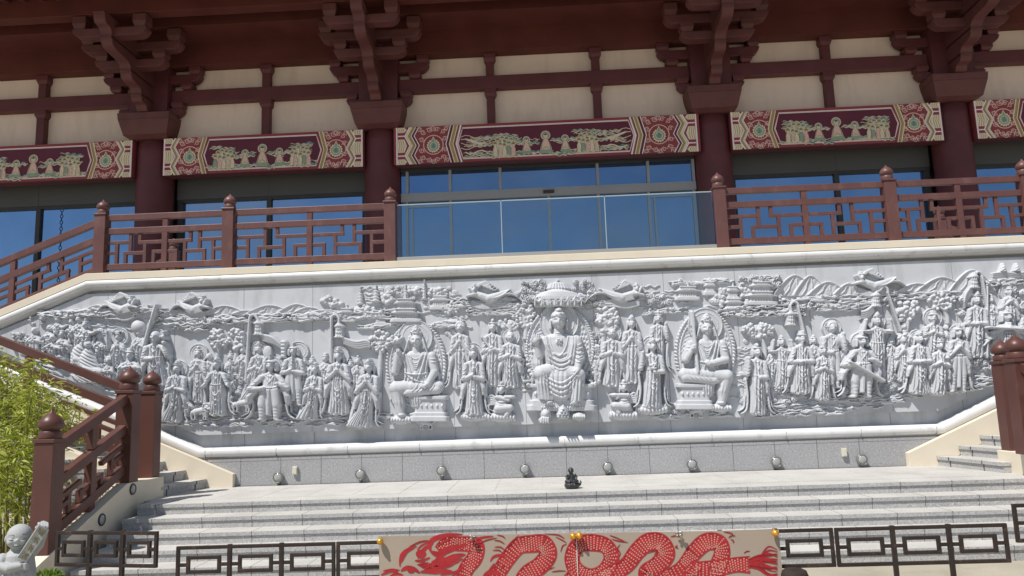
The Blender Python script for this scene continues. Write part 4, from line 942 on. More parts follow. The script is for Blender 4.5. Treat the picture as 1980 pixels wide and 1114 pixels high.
        F.cap(ax(el), el-26, 1.4, ax(el), el-33, .7, hh*1.2)
    elif item == 'fan': F.dome(hx+w2*1.0, hy+6, 9, 13, 4, hh*.8); F.cap(hx+w2*.95, hy+16, 1.6, ax(el)+4, el+6, 1.6, hh*1.2)
    elif item == 'gourd': F.dome(hx+w2*.72, hy+1, 6, 7, hh*1.1); F.dome(hx+w2*.76, hy-8, 3.5, 4.5, hh*1.05)
    elif item == 'lute': F.dome(ax(el)-3, el, 7, 11, hh*1.25, 0, .9); F.cap(ax(el)-6, el-6, 2, ax(el)-w2*1.0, el-26, 2.4, hh*1.2); 
    elif item == 'sword': F.cap(ax(el)-w2*.9, el-4, 2.3, ax(el)+w2*1.25, kn, 3.6, hh*1.35, hh*1.2)
    elif item == 'staff': F.cap(ax(el)-w2*1.3, el-7, 2.4, ax(el)+w2*1.5, el-2, 2.6, hh*1.35)
    elif item == 'spear': F.cap(hx+w2*.9, hy-26, 1.4, hx+w2*.9, by, 1.5, hh*.9)
    elif item == 'bag': F.dome(hx+w2*.45, sh+10, w2*.6, 15, hh*.95)
    elif item == 'orb': F.dome(ax(el)+w2*.55, el-14, 5, 5, hh*1.3)
    o = F.mesh(name, root)
    if halo: G.mesh('halo', o)
    return o
# ---------------------------------------------------------------- the carved crowd
def P_(*a, **k): return person_hf(slab, *a, **k)
# left crowd
P_(69, 640, 684, 26, 'bald', 'low', seed=1, legs=True, sleeves=False, D=10, hr=7)
P_(113, 618, 655, 22, 'bald', 'reach', seed=2, half=True, sleeves=False, D=8, hr=6.5)
P_(98, 635, 668, 22, 'bald', 'low', seed=3, half=True, sleeves=False, D=9, hr=6.5)
P_(124, 647, 692, 26, 'bun', 'hold', seed=5, base=1, D=11, hr=7)
P_(108, 655, 692, 32, 'bald', 'hold', seed=4, base=4, D=12, sleeves=False, hr=7.5)
P_(155, 618, 672, 26, 'bald', 'hold', seed=6, D=10, hr=7.5)
P_(169, 629, 680, 26, 'bun', 'reach', seed=7, base=3, D=10, hr=7)
P_(232, 652, 712, 24, 'flat', 'pray', halo=17, seed=8, D=11, hr=7.5, hx_halo=2)
P_(271, 644, 706, 26, 'wild', 'hold', seed=9, D=10, item='bag', hr=8)
P_(257, 688, 736, 38, 'scholar', 'low', halo=15, seed=10, base=5, D=13, hr=8.5)
P_(214, 698, 745, 20, 'wild', 'low', seed=11, base=3, legs=True, D=11, item='spear', sleeves=False, hr=7)
P_(305, 652, 748, 44, 'bald', 'lup', halo=17, seed=12, base=3, beard=True, item='gourd', flow=.6, D=15, hr=11, lean=2)
P_(348, 714, 816, 36, 'crown', 'hold', halo=17, seed=13, lean=-8, train=-14, base=3, flow=.3, D=15)
P_(386, 684, 778, 30, 'bun', 'pray', halo=18, seed=14, D=12, flow=.5)
P_(366, 768, 806, 17, 'bun', 'pray', seed=15, D=9, base=3, hr=6)
P_(471, 678, 735, 24, 'bun', 'hold', seed=16, D=10)
P_(503, 676, 776, 32, 'crown', 'hold', halo=16, seed=17, lean=-12, train=-16, D=12, item='fan')
P_(424, 707, 804, 40, 'crown', 'wide', seed=18, base=4, flow=.7, D=15)
P_(571, 680, 784, 44, 'helmet', 'hold', halo=19, seed=19, base=3, legs=True, item='pagoda', D=15, hx_halo=8, sleeves=False)
P_(529, 708, 812, 58, 'helmet', 'hips', halo=18, seed=20, base=7, legs=True, flow=.6, D=17, lean=-3, hr=11)
P_(604, 700, 740, 20, 'bun', 'hold', seed=22, D=8, half=True)
P_(630, 694, 752, 24, 'scholar', 'hold', seed=23, D=10)
P_(693, 699, 770, 26, 'bun', 'pray', seed=24, D=10)
P_(612, 716, 812, 32, 'bun', 'hold', seed=21, base=5, lean=-10, train=-16, D=14, item='tray')
P_(658, 690, 802, 46, 'crown', 'pray', halo=19, seed=25, base=5, D=16, flow=.3)
P_(716, 712, 826, 40, 'crown', 'pray', seed=26, base=6, lean=-12, train=-14, D=16)
# beside the three seated figures
P_(890, 634, 752, 34, 'wild', 'pray', seed=27, flow=.8, D=12)
P_(953, 634, 748, 36, 'bun', 'hold', seed=28, D=13, item='lute')
P_(987, 652, 750, 40, 'bald', 'hold', halo=19, seed=29, D=14, hr=10)
P_(917, 686, 803, 40, 'crown', 'hold', halo=22, seed=30, base=6, D=17, lotus=52, item='vase', flow=.6, hx_halo=-3)
P_(1183, 645, 748, 40, 'bald', 'hold', halo=19, seed=31, D=14, hr=10)
P_(1221, 627, 742, 36, 'crown', 'pray', seed=32, D=13)
P_(1272, 617, 722, 30, 'bun', 'lup', seed=33, D=11, flow=.7)
P_(1260, 672, 789, 42, 'crown', 'rup', halo=22, seed=34, base=6, D=17, lotus=60, flow=.7, item='tray', sleeves=False)
# right crowd
P_(1461, 682, 802, 36, 'bun', 'rup', seed=35, base=4, D=15, lean=3, flow=.9)
P_(1510, 663, 752, 34, 'bun', 'both_up', seed=36, D=12)
P_(1572, 660, 735, 24, 'bun', 'hold', seed=38, D=10)
P_(1546, 656, 762, 46, 'scholar', 'low', seed=37, base=3, beard=True, D=15, hr=9.5)
P_(1606, 635, 750, 42, 'wild', 'lup', halo=19, seed=40, base=0, D=14, item='bag', hr=10, legs=True)
P_(1588, 680, 774, 34, 'bun', 'hold', seed=39, base=5, D=14, item='tray')
P_(1692, 622, 732, 46, 'crown', 'both_up', halo=19, seed=42, D=14, flow=.7, hr=9.5)
P_(1659, 662, 768, 54, 'helmet', 'hips', halo=18, seed=41, base=7, legs=True, item='sword', D=17, flow=.5, hr=10.5)
P_(1747, 632, 680, 26, 'bun', 'hold', seed=43, D=9, half=True)
P_(1742, 658, 738, 27, 'bald', 'pray', seed=44, base=2, D=12, hr=8)
P_(1801, 616, 690, 36, 'scholar', 'hold', halo=19, seed=46, D=12, beard=True, hr=9)
P_(1771, 657, 762, 42, 'crown', 'low', halo=19, seed=45, base=5, D=16, train=8)
P_(1847, 645, 758, 42, 'helmet', 'pray', halo=16, seed=48, base=2, D=15, flow=.5, legs=True)
P_(1810, 670, 764, 36, 'bun', 'hold', seed=47, base=7, D=14, item='orb')
P_(1884, 582, 692, 38, 'crown', 'low', halo=18, seed=49, D=14, item='spear')
P_(1914, 581, 645, 24, 'bun', 'hold', seed=50, D=9)
P_(1947, 566, 640, 36, 'scholar', 'pray', halo=18, seed=51, D=12, beard=True)
P_(1938, 615, 672, 56, 'helmet', 'pray', halo=18, seed=52, base=5, D=15, item='staff', hr=10)
P_(1985, 600, 700, 40, 'bun', 'pray', halo=18, seed=53, D=13)
for q in ((447, 690, 742, 20, 'bun', 'pray', 301), (548, 706, 760, 20, 'scholar', 'hold', 302), (678, 706, 772, 22, 'bun', 'hold', 303), (590, 700, 752, 20, 'bun', 'pray', 304), (405, 690, 770, 22, 'bald', 'pray', 305), (322, 690, 752, 22, 'bun', 'hold', 306), (193, 650, 700, 18, 'bald', 'hold', 307), (140, 622, 662, 18, 'bald', 'low', 308),
          (1491, 676, 748, 22, 'bun', 'hold', 309), (1528, 676, 748, 22, 'bun', 'pray', 310), (1632, 664, 742, 24, 'wild', 'pray', 311), (1722, 660, 736, 24, 'bun', 'hold', 312), (1828, 634, 700, 22, 'bald', 'pray', 313), (1866, 640, 700, 22, 'helmet', 'hold', 314), (1788, 668, 742, 22, 'bun', 'pray', 315), (1480, 700, 778, 22, 'bun', 'hold', 316), (1905, 612, 668, 22, 'bald', 'pray', 317)):
    P_(q[0], q[1], q[2], q[3], q[4], q[5], seed=q[6], D=8, sleeves=False, flow=.2)
# hunched old men with their backs turned, and the stone seat
def hunched(cx, cy, w, h, hx, hy, hr, seed, base=2):
    F = HF(cx-w, cx+w, hy-hr*2, cy+h*.62, seed)
    F.body([(cy-h*.5, hx-w*.16, hx+w*.16, .7), (cy-h*.3, cx-w*.36, hx+w*.22, .95), (cy, cx-w*.48, cx+w*.36, 1), (cy+h*.3, cx-w*.5, cx+w*.48, 1), (cy+h*.5, cx-w*.40, cx+w*.5, .8)], 15, base, [('d', 1.6, 6.5, -.55)])
    F.cap(cx-w*.1, cy+h*.1, w*.16, cx+w*.42, cy+h*.18, w*.13, base+18, base+15)
    for i in range(4): F.line([(cx-w*.3+i*3, cy-h*.1+i*5), (cx-w*.05+i*2, cy+h*.16+i*4), (cx+w*.3, cy+h*.16+i*5)], 1.4, base+17-i*.4)
    face(F, hx, hy, hr, hr*1.2, base+13, .3); F.dome(hx-hr*.2, hy-hr*.1, hr*.95, hr*1.1, base+13.5)
    return F.mesh('carved_figure', slab)
hunched(158, 690, 40, 56, 165, 655, 8, 61, 0); hunched(178, 708, 54, 66, 175, 668, 8.5, 62, 3)
F = HF(98, 142, 676, 714, 63); F.dome(120, 695, 15, 16, 13, 0, .3, .35); F.bump(120, 690, 12, 3, 1.5); F.bump(121, 700, 12, 3, 1.2); F.mesh('carved_rock', slab)
# ---- seated central figures
def seated_bodhisattva(hx, hy, hr, sgn, seed):
    """hanging leg on side sgn; other leg folded across the seat"""
    ry = hr*1.3; D = 17; r = random.Random(seed)
    B = HF(hx-75, hx+75, hy-60, hy+160, seed)
    B.oval(hx-1, hy+46, 56, 80, 4.0, 2.2, 74, 3.6, .9); bk = B.mesh('mandorla', slab)
    G = HF(hx-38, hx+38, hy-46, hy+38, seed); G.disc(hx-2, hy-6, 34, 7.5, 1.5, 2.4, (25,)); 
    T = HF(hx-60, hx+66, hy+98, hy+160, seed)
    tx = hx+24*-sgn+2
    for (y0, y1, w, h) in ((hy+106, hy+114, 36, 17), (hy+114, hy+138, 30, 14), (hy+138, hy+146, 34, 16), (hy+146, hy+156, 38, 18)): T.body([(y0, tx-w, tx+w, 1), (y1, tx-w, tx+w, 1)], h, 0, None, 14)
    for i in range(6): T.dome(tx-25+10*i, hy+126, 4, 7, 17)
    T.mesh('throne', bk); 
    F = HF(hx-66, hx+70, hy-44, hy+175, seed); sh = hy+ry+6
    F.cap(hx, hy+ry*.6, hr*.55, hx, sh+4, hr*.7, D*.85)
    F.body([(sh-2, hx-18, hx+18, .75), (sh+6, hx-33, hx+33, .9), (sh+30, hx-24, hx+25, 1), (sh+58, hx-27, hx+28, 1)], D, 0, None)
    for e in (-1, 1):                                  # scarf edges, girdle and skirt folds
        F.ridge([(hx+e*20, sh+2), (hx+e*15, sh+22), (hx+e*9, sh+42), (hx+e*3, sh+56)], 2.4, None, 2.6); F.ridge([(hx+e*25, sh+4), (hx+e*21, sh+24), (hx+e*17, sh+46)], 1.6, None, 1.8)
        for q in range(3): F.ridge([(hx+e*(4+q*7), sh+46), (hx+e*(6+q*8), sh+56), (hx+e*(5+q*9), sh+66)], 1.5, None, 1.8)
    F.ridge([(hx-24, sh+40), (hx, sh+44), (hx+24, sh+40)], 2.2, None, 2.4); F.bump(hx, sh+43, 5, 5, 3)
    for q in range(4): F.ridge([(hx-16+q*2, sh+2), (hx-8+q, sh+16+q*3), (hx, sh+22+q*4), (hx+8-q, sh+16+q*3), (hx+16-q*2, sh+2)], 1.3)
    for i in range(9): F.dome(hx-12+3*i, sh+8+6*math.sin(math.pi*i/8), 1.6, 1.6, D*1.12)
    for e in (-1, 1):
        F.ridge([(hx+e*26, sh+4), (hx+e*22, sh+24), (hx+e*20, sh+54)], 3.2)
        F.line([(hx+e*35, sh+20), (hx+e*44, sh+48), (hx+e*40, sh+74), (hx+e*50, sh+92)], 3.0, D*.5)
    lap = sh+64
    # folded leg across
    F.cap(hx+sgn*8, lap+4, 14, hx-sgn*42, lap+2, 12, D*1.25, D*1.1); F.cap(hx-sgn*40, lap+8, 10.5, hx+sgn*14, lap+14, 8, D*1.2, D*1.3); F.dome(hx+sgn*18, lap+16, 10, 5, D*1.25)
    for i in range(5): F.ridge([(hx-sgn*(38-i*8), lap-6), (hx-sgn*(34-i*8), lap+4), (hx-sgn*(26-i*8), lap+12)], 1.4)
    # hanging leg
    kx = hx+sgn*38; F.cap(hx+sgn*12, lap+4, 14, kx, lap+6, 14, D*1.2, D*1.35); F.cap(kx, lap+6, 13.5, kx-sgn*8, lap+52, 8.5, D*1.3, D*1.0); F.body([(lap+2, kx-14, kx+14, 1), (lap+34, kx-sgn*6-15, kx-sgn*6+13, .95), (lap+48, kx-sgn*8-9, kx-sgn*8+8, .8)], D*1.2, 0, [('v', 1.0, 8, .5)])
    F.dome(kx-sgn*10, lap+57, 10, 5.5, D*1.15); F.dome(kx-sgn*9, lap+66, 19, 10, D*.9, 0, 0, .35)
    for i in range(7): F.dome(kx-sgn*9-17+5.6*i, lap+67, 3.6, 7, D*1.05)
    F.body([(lap+8, hx-18, hx+20, 1), (lap+30, hx-16, hx+18, 1), (lap+42, hx-11, hx+15, .85), (lap+46, hx-6, hx+10, .7)], D*1.0, 0, [('v', 1.8, 7, 0)])
    # arms
    F.cap(hx-30, sh+8, 9, hx-40, sh+38, 8, D*1.0, D*1.1); F.cap(hx+30, sh+8, 9, hx+36, sh+38, 8, D*1.0, D*1.15)
    for e in (-1, 1):
        for q in (14, 20): F.bump(hx+e*(31+q*.25), sh+q, 9, 2, 1.6)
    if sgn < 0:
        F.cap(hx-40, sh+38, 7.5, hx-34, sh+4, 5.5, D*1.1, D*1.3); hand(F, hx-33, sh+1, 4, D*1.3, -1.5)
        F.ridge([(hx+22, lap-4), (hx-8, lap-12), (hx-24, lap-34), (hx-35, sh-2), (hx-38, sh-14)], 2.2)
        F.dome(hx-38, sh-22, 13, 8, D*1.1); F.clump(hx-38, sh-24, 12, 8, 16, 4, 6, D*.8)
        F.cap(hx+36, sh+38, 8, hx+24, lap-2, 6, D*1.2, D*1.45); hand(F, hx+20, lap+1, 4.4, D*1.5, 2.4)
    else:
        F.cap(hx-40, sh+38, 7.5, hx-29, sh+20, 5.5, D*1.15, D*1.35); hand(F, hx-28, sh+17, 4.2, D*1.4, -1.0)
        F.cap(hx-29, hy-30, 4.2, hx-18, sh+62, 3.4, D*1.1, D*1.3); F.body([(hy-32, hx-34, hx-24, 1), (hy-4, hx-32, hx-21, 1)], D*1.12, 0, None, 6)
        F.cap(hx+36, sh+38, 8, hx+8, sh+46, 6, D*1.25, D*1.4); hand(F, hx+4, sh+46, 4.4, D*1.4, 3.3)
    for e in (-1, 1):
        for q in (0, 4): F.dome(hx+e*38, sh+36+q, 5, 1.5, D*1.2)
    face(F, hx, hy, hr, ry, D*1.25); hair(F, hx, hy-1, hr, ry, D*1.22, 'crown', r)
    for e in (-1, 1): F.line([(hx+e*hr*1.15, hy), (hx+e*hr*1.5, hy+ry*.9), (hx+e*hr*2.0, sh+8)], 2.4, D*.9)
    o = F.mesh('seated_figure', slab); G.mesh('halo', o)
    # small crouching lion under the seat
    lion(hx-sgn*18, hy+160, 34, 22, sgn, seed+1, 12)
    return o
def lion(cx, cy, w, h, sgn, seed, D=11, body_up=True, name='carved_lion'):
    F = HF(cx-w*.8, cx+w*.8, cy-h, cy+h*.6, seed)
    F.cap(cx-sgn*w*.26, cy-h*.02, h*.19, cx+sgn*w*.12, cy-h*.12, h*.22, D*.95, D*1.1); F.dome(cx-sgn*w*.26, cy, h*.22, h*.24, D)
    hx, hy = cx+sgn*w*.33, cy-h*.30
    for i in range(14): a = i*.449; F.dome(hx+h*.25*math.cos(a), hy+h*.25*math.sin(a), h*.12, h*.12, D*1.12)
    F.dome(hx, hy, h*.26, h*.26, D*1.3); F.dome(hx+sgn*h*.14, hy+h*.10, h*.15, h*.11, D*1.45)
    for e in (-1, 1): F.cut(hx+e*h*.10+sgn*2, hy-h*.05, 2.0, 1.6, 2.5); F.dome(hx+e*h*.22, hy-h*.22, h*.07, h*.08, D*1.3)
    F.cut(hx+sgn*h*.16, hy+h*.17, h*.10, 1.2, 2)
    for q, dx in ((-.34, -.03), (-.22, .02), (.14, .05), (.26, .03)):
        F.cap(cx+sgn*q*w, cy+h*.04, h*.13, cx+sgn*(q+dx)*w, cy+h*.26, h*.075, D*1.0, D*.9); F.cap(cx+sgn*(q+dx)*w, cy+h*.26, h*.075, cx+sgn*(q+dx*.4)*w, cy+h*.46, h*.06, D*.9); F.dome(cx+sgn*(q+dx*.4)*w+sgn*2, cy+h*.48, h*.10, h*.055, D*.9)
    F.line([(cx-sgn*w*.38, cy-h*.06), (cx-sgn*w*.50, cy-h*.16), (cx-sgn*w*.50, cy-h*.38), (cx-sgn*w*.40, cy-h*.50), (cx-sgn*w*.50, cy-h*.58)], h*.085, D*.85)
    return F.mesh(name, slab)
seated_bodhisattva(806, 659, 12.5, -1, 71); seated_bodhisattva(1364, 636, 12.5, 1, 72)
lion(390, 797, 44, 30, 1, 73, 12); lion(472, 782, 46, 30, 1, 74, 13); lion(1836, 736, 26, 34, -1, 75, 11)
# the great seated figure in the middle
def great_buddha():
    hx, hy = 1080, 622; D = 24; r = random.Random(9)
    B = HF(1010, 1155, 580, 760, 81); B.oval(1083, 672, 64, 78, 5, 2.5, 90, 3.6, 1.1); bk = B.mesh('mandorla', slab)
    G = HF(1035, 1128, 578, 672, 82); G.disc(1081, 624, 38, 8.5, 2.0, 2.6, (29,)); 
    T = HF(1005, 1170, 735, 810, 83)
    for (y0, y1, w, h) in ((742, 750, 66, 20), (750, 774, 58, 17), (774, 783, 63, 20), (783, 795, 68, 20)): T.body([(y0, 1086-w, 1086+w, 1), (y1, 1086-w, 1086+w, 1)], h, 0, None, 16)
    for i in range(9): T.dome(1036+12.5*i, 762, 5, 8, 20)
    for sx in (1022, 1150):
        T.clump(sx, 738, 9, 8, 18, 4, 6, 14)
    T.mesh('throne', bk)
    F = HF(1004, 1166, 588, 815, 84)
    F.cap(hx, 640, 10, hx, 654, 13, D*.82)
    for q in range(2): F.bump(hx, 646+q*4, 11, 1.6, 1.4)
    F.body([(646, 1062, 1100, .75), (654, 1046, 1119, .9), (668, 1044, 1123, .98), (700, 1051, 1117, 1.0), (722, 1050, 1118, 1.0)], D, 0, None, 2.6)
    # robe: bare chest framed by the hems, then deep hanging loops
    F.body([(684, 1052, 1112, .97), (700, 1050, 1116, 1.0), (716, 1050, 1116, 1.02), (724, 1052, 1114, 1.0)], D*1.05, 0, [('u', 1.7, 9.5, .75)], 2.6)
    F.body([(652, 1046, 1063, .8), (668, 1046, 1066, 1), (690, 1050, 1076, 1), (704, 1052, 1082, .95)], D*1.07, 0, [('v', 1.3, 7, .8)])
    F.body([(652, 1098, 1122, .85), (668, 1096, 1122, 1), (690, 1088, 1121, 1), (706, 1084, 1117, .95)], D*1.09, 0, [('v', 1.5, 8, -.8)])
    F.dome(1078, 664, 13, 14, D*1.04); F.ridge([(1063, 653), (1066, 672), (1076, 688), (1084, 688), (1093, 674), (1098, 653)], 1.7)
    for i in range(4): F.ridge([(1062, 690+i*7.5), (1074, 698+i*7.5), (1084, 701+i*7.5), (1096, 697+i*7.5), (1106, 688+i*7.5)], 1.6)
    # chest emblem
    for (a, b, c, d) in ((-4, 0, 4, 0), (0, -4, 0, 4), (-4, 0, -4, 4), (4, 0, 4, -4), (0, -4, -4, -4), (0, 4, 4, 4)): F.cap(1081+a, 662+b, .8, 1081+c, 662+d, .8, D*1.12)
    # arms
    F.cap(1052, 660, 10, 1043, 690, 8.5, D*.95, D*1.05); F.cap(1043, 690, 8, 1038, 668, 5, D*1.1, D*1.25)
    hand(F, 1036, 661, 7.6, D*1.30, -1.55); F.body([(682, 1031, 1050, .9), (704, 1029, 1053, 1), (730, 1036, 1050, .8)], D*1.02, 0, [('v', 1.4, 6, .4)])
    F.cap(1114, 660, 11, 1120, 692, 10.5, D*1.0, D*1.12); F.cap(1120, 692, 10, 1116, 714, 6, D*1.15, D*1.3); hand(F, 1115, 718, 6.2, D*1.3, 1.9)
    for i in range(3): F.ridge([(1112, 670+i*11), (1121, 675+i*11), (1132, 670+i*10)], 1.6)
    # legs
    for (kx, ky, ax_, ay) in ((1047, 722, 1060, 770), (1116, 726, 1111, 770)):
        F.cap(1082+(kx-1082)*.4, 716, 15, kx, ky, 15.5, D*1.12, D*1.38); F.cap(kx, ky, 14.5, ax_, ay, 8.5, D*1.35, D*1.05)
    F.body([(722, 1034, 1064, 1), (742, 1033, 1066, 1.05), (774, 1038, 1076, .95)], D*1.2, 0, [('v', 1.1, 9.5, .6)]); F.body([(726, 1100, 1131, 1), (744, 1100, 1133, 1.05), (776, 1097, 1131, .95)], D*1.2, 0, [('v', 1.1, 9.5, -.6)])
    F.body([(710, 1050, 1112, 1), (728, 1048, 1114, 1.18), (748, 1050, 1112, 1.2), (766, 1058, 1106, 1.1), (776, 1070, 1098, .95)], D*1.05, 0, [('v', .8, 11, 0)], 3.0)
    for i in range(4): F.ridge([(1048+i*2.6, 716+i*9), (1058+i*2, 731+i*9.4), (1083+(i % 2)*3, 742+i*9.2), (1104-i, 731+i*9.6), (1116-i*2.6, 718+i*9)], 2.6, None, 2.0)
    for q in ((1056, 724, 1070, 762), (1066, 718, 1078, 770), (1108, 724, 1094, 764)): F.ridge([(q[0], q[1]), ((q[0]+q[2])/2-2, (q[1]+q[3])/2), (q[2], q[3])], 1.5, None, 1.3)
    for i in range(5): F.ridge([(1040+i*6, 728+i), (1041+i*6, 750), (1044+i*6.4, 774)], 1.7, None, 1.8); F.ridge([(1103+i*6, 730+i), (1102+i*6, 752), (1100+i*6, 775)], 1.7, None, 1.8)
    for i in range(5): F.ridge([(1110, 664+i*8), (1116, 670+i*8), (1125, 664+i*8.5)], 1.5, None, 1.7); F.ridge([(1060-i, 668+i*9), (1066, 676+i*9), (1074, 690+i*8)], 1.4, None, 1.5)
    for fx in (1062, 1111): 
        F.dome(fx, 778, 12, 6.5, D*1.15); 
        for i in range(5): F.dome(fx-8+4*i, 781.5, 2.2, 2.6, D*1.2)
        F.dome(fx, 786, 16, 8, D*.85, 0, 0, .35)
        for i in range(7): F.dome(fx-14+4.7*i, 788, 3.2, 6, D*.98)
    face(F, hx, hy, 15.6, 19.0, D*1.30); hair(F, hx, hy-1, 15.6, 19.0, D*1.30, 'usnisha', r)
    for e in (-1, 1): F.cap(hx+e*16, hy, 2.4, hx+e*15.5, hy+15, 2.8, D*.8)
    o = F.mesh('seated_buddha', slab); G.mesh('halo', o)
    J = HF(1064, 1140, 772, 824, 85); J.body([(780, 1086, 1090, .8), (790, 1076, 1100, .9), (802, 1072, 1103, 1), (811, 1078, 1098, .9)], 28, 0)
    for i in range(4):
        for j in range(4-i): J.dome(1079+6*j+3*i, 806-5*i, 3.2, 3.0, 34)
    J.dome(1119, 805, 13, 9, 27, 0, 0, .35)
    for i in range(6): J.dome(1109+4*i, 806, 3, 7, 30)
    J.mesh('jewel_offering', slab)
    L_ = HF(1036, 1076, 776, 822, 86); L_.dome(1055, 800, 12, 14, 28); L_.dome(1050, 812, 10, 7, 28); 
    for i in range(4): L_.cap(1048+4*i, 808, 2.4, 1046+4.6*i, 817, 2.0, 29)
    L_.mesh('carved_guardian', slab)
    # canopy
    C = HF(1015, 1145, 540, 612, 87)
    C.body([(546, 1072, 1082, .6), (550, 1060, 1096, .85), (560, 1054, 1104, 1), (564, 1058, 1100, .8)], 20, 0, [('v', 1.5, 7, 0)]); C.dome(1078, 545, 4, 4, 17)
    C.body([(562, 1062, 1094, .8), (567, 1042, 1116, .95), (576, 1032, 1126, 1), (582, 1031, 1127, 1)], 26, 0, None, 2.4)
    C.body([(580, 1031, 1127, 1), (590, 1031, 1127, 1), (596, 1034, 1124, .9)], 23, 0, [('v', 2.4, 7.5, 0)], 3)
    for i in range(8):
        x = 1035+12.6*i; C.line([(x, 578), (x+3, 584), (x+6.3, 586), (x+9.6, 584), (x+12.6, 578)], 1.6, 27-abs(i-3.5)*1.5); C.cap(x, 580, 1.4, x, 593, 2.0, 27-abs(i-4)*1.4)
    for i in range(20): C.dome(1034+4.9*i, 572+abs(i-9.5)*.6, 2.2, 2.0, 27-abs(i-9.5)*.7)
    C.mesh('carved_canopy', slab)
great_buddha()
# kneeling bird musicians on lotus seats
def kneeler(cx, hy, sgn, seed):
    F = HF(cx-34, cx+34, hy-22, hy+72, seed); D = 15
    F.dome(cx, hy+52, 27, 11, D, 0, 0, .35)
    for i in range(9): F.dome(cx-24+6*i, hy+53, 4, 8, D*1.15)
    F.body([(hy+10, cx-9, cx+9, .8), (hy+22, cx-12, cx+12, 1), (hy+44, cx-19, cx+20, 1)], D*1.2, 0, [('u', 1.4, 5.5, .4)])
    F.cap(cx-sgn*6, hy+36, 8, cx+sgn*17, hy+34, 7, D*1.35, D*1.4); F.cap(cx+sgn*16, hy+35, 6.5, cx+sgn*10, hy+48, 5, D*1.2)
    F.cap(cx-8, hy+14, 4, cx+sgn*14, hy+20, 3.4, D*1.3); F.cap(cx+8, hy+14, 4, cx+sgn*18, hy+14, 3.4, D*1.35); F.dome(cx+sgn*18, hy+14, 10, 4.5, D*1.45)
    for i in range(5): F.line([(cx-sgn*10, hy+16+i*3), (cx-sgn*(20+i), hy+10+i*5), (cx-sgn*(27-i), hy+16+i*8)], 2.3, D*.8)
    face(F, cx, hy, 8, 9.8, D*1.35, sgn*.2); hair(F, cx, hy, 8, 9.8, D*1.35, 'bun', random.Random(seed))
    o = F.mesh('carved_figure', slab); G = HF(cx-18, cx+18, hy-18, hy+18, seed); G.disc(cx, hy-1, 16, 4, 1.2, 1.8, (11,)); G.mesh('halo', o)
kneeler(970, 754, 1, 91); kneeler(1205, 750, -1, 92)
# ---- trees, poles with lanterns, scenery along the top, water along the foot
def ctree(cx, cy, rx, ry, tx, ty, n, seed, lr=4.6, h=11):
    F = HF(cx-rx-14, cx+rx+14, cy-ry-8, max(ty, cy+ry)+4, seed)
    F.line([(tx, ty), (tx+(cx-tx)*.3+2, cy+(ty-cy)*.6), (cx, cy)], 4.6, 8, taper=False)
    for e in (-1, 1): F.line([(cx+(tx-cx)*.4, cy+(ty-cy)*.4), (cx+e*rx*.4, cy+ry*.2), (cx+e*rx*.6, cy-ry*.2)], 2.4, 7)
    F.clump(cx, cy, rx, ry, n, lr, h)
    F.mesh('carved_tree', slab)
ctree(423, 657, 18, 20, 420, 700, 46, 101); ctree(459, 657, 17, 20, 456, 700, 42, 102); ctree(737, 660, 22, 19, 733, 735, 56, 103)
ctree(1465, 640, 30, 14, 1478, 690, 60, 104, 5.0); ctree(1752, 602, 22, 22, 1750, 640, 40, 105, 5.6); ctree(1816, 584, 27, 16, 1830, 625, 48, 106, 4.6)
ctree(1012, 612, 22, 26, 1016, 655, 70, 107, 4.4, 9); ctree(1172, 618, 22, 32, 1160, 690, 60, 108, 5.6, 10); ctree(1028, 690, 10, 40, 1030, 735, 44, 109, 4.4, 7); ctree(1150, 700, 12, 42, 1150, 745, 44, 110, 4.6, 7)
ctree(985, 628, 20, 10, 985, 645, 26, 111, 4.6, 6)
def lantern_pole(x0, y0, x1, y1, lx, ly, seed, drape=None, sgn=1):
    F = HF(min(x0, x1, lx)-30, max(x0, x1, lx)+60, y0-20, max(y1, ly+40)+4, seed)
    F.cap(x0, y0, 2.6, x1, y1, 3.6, 14, 10); F.line([(x0, y0), (x0+sgn*2, y0-9), (x0+sgn*9, y0-12), (x0+sgn*15, y0-5), (lx, ly-16)], 3.0, 14, taper=False)
    F.body([(ly-18, lx-2, lx+2, .8), (ly-10, lx-11, lx+11, 1), (ly-7, lx-13, lx+13, .95)], 16, 0, [('v', 1, 4, 0)]); F.body([(ly-7, lx-8, lx+8, 1), (ly+12, lx-9.5, lx+9.5, 1)], 14, 0, [('v', 1.2, 5, 0), ('u', .8, 7, .3)], 3); F.cap(lx-9, ly+12, 1.3, lx+9, ly+12, 1.3, 15)
    if drape:
        for k in range(4): F.line([(px_+k*1.0, py_+k*3.6) for px_, py_ in drape], 3.0, 13-k)
    F.mesh('carved_banner_pole', slab)
lantern_pole(486, 622, 478, 738, 503, 636, 121, [(508, 648), (530, 654), (548, 668)])
lantern_pole(643, 622, 642, 700, 658, 641, 122, [(664, 654), (690, 662), (712, 660), (728, 674)])
lantern_pole(1540, 597, 1556, 660, 1526, 618, 123, None, -1); lantern_pole(1712, 568, 1738, 640, 1690, 582, 124, [(1684, 592), (1672, 602), (1656, 606), (1640, 616)], -1)
lantern_pole(1893, 540, 1906, 600, 1878, 546, 125, [(1872, 556), (1862, 570), (1858, 586)], -1)
F = HF(540, 562, 655, 700, 126); F.body([(658, 547, 555, .8), (663, 543, 559, 1), (667, 545, 557, 1), (690, 545, 557, 1), (694, 542, 560, 1)], 13, 0, [('u', 1.2, 7, 0)], 4); F.mesh('carved_lantern', slab)
F = HF(275, 312, 590, 672, 127); F.cap(284, 668, 3, 297, 622, 3, 15); F.dome(303, 608, 7, 24, 16, 0, .28); F.line([(297, 630), (303, 608), (309, 590)], 1.4, 18); F.mesh('carved_palm_fan', slab)
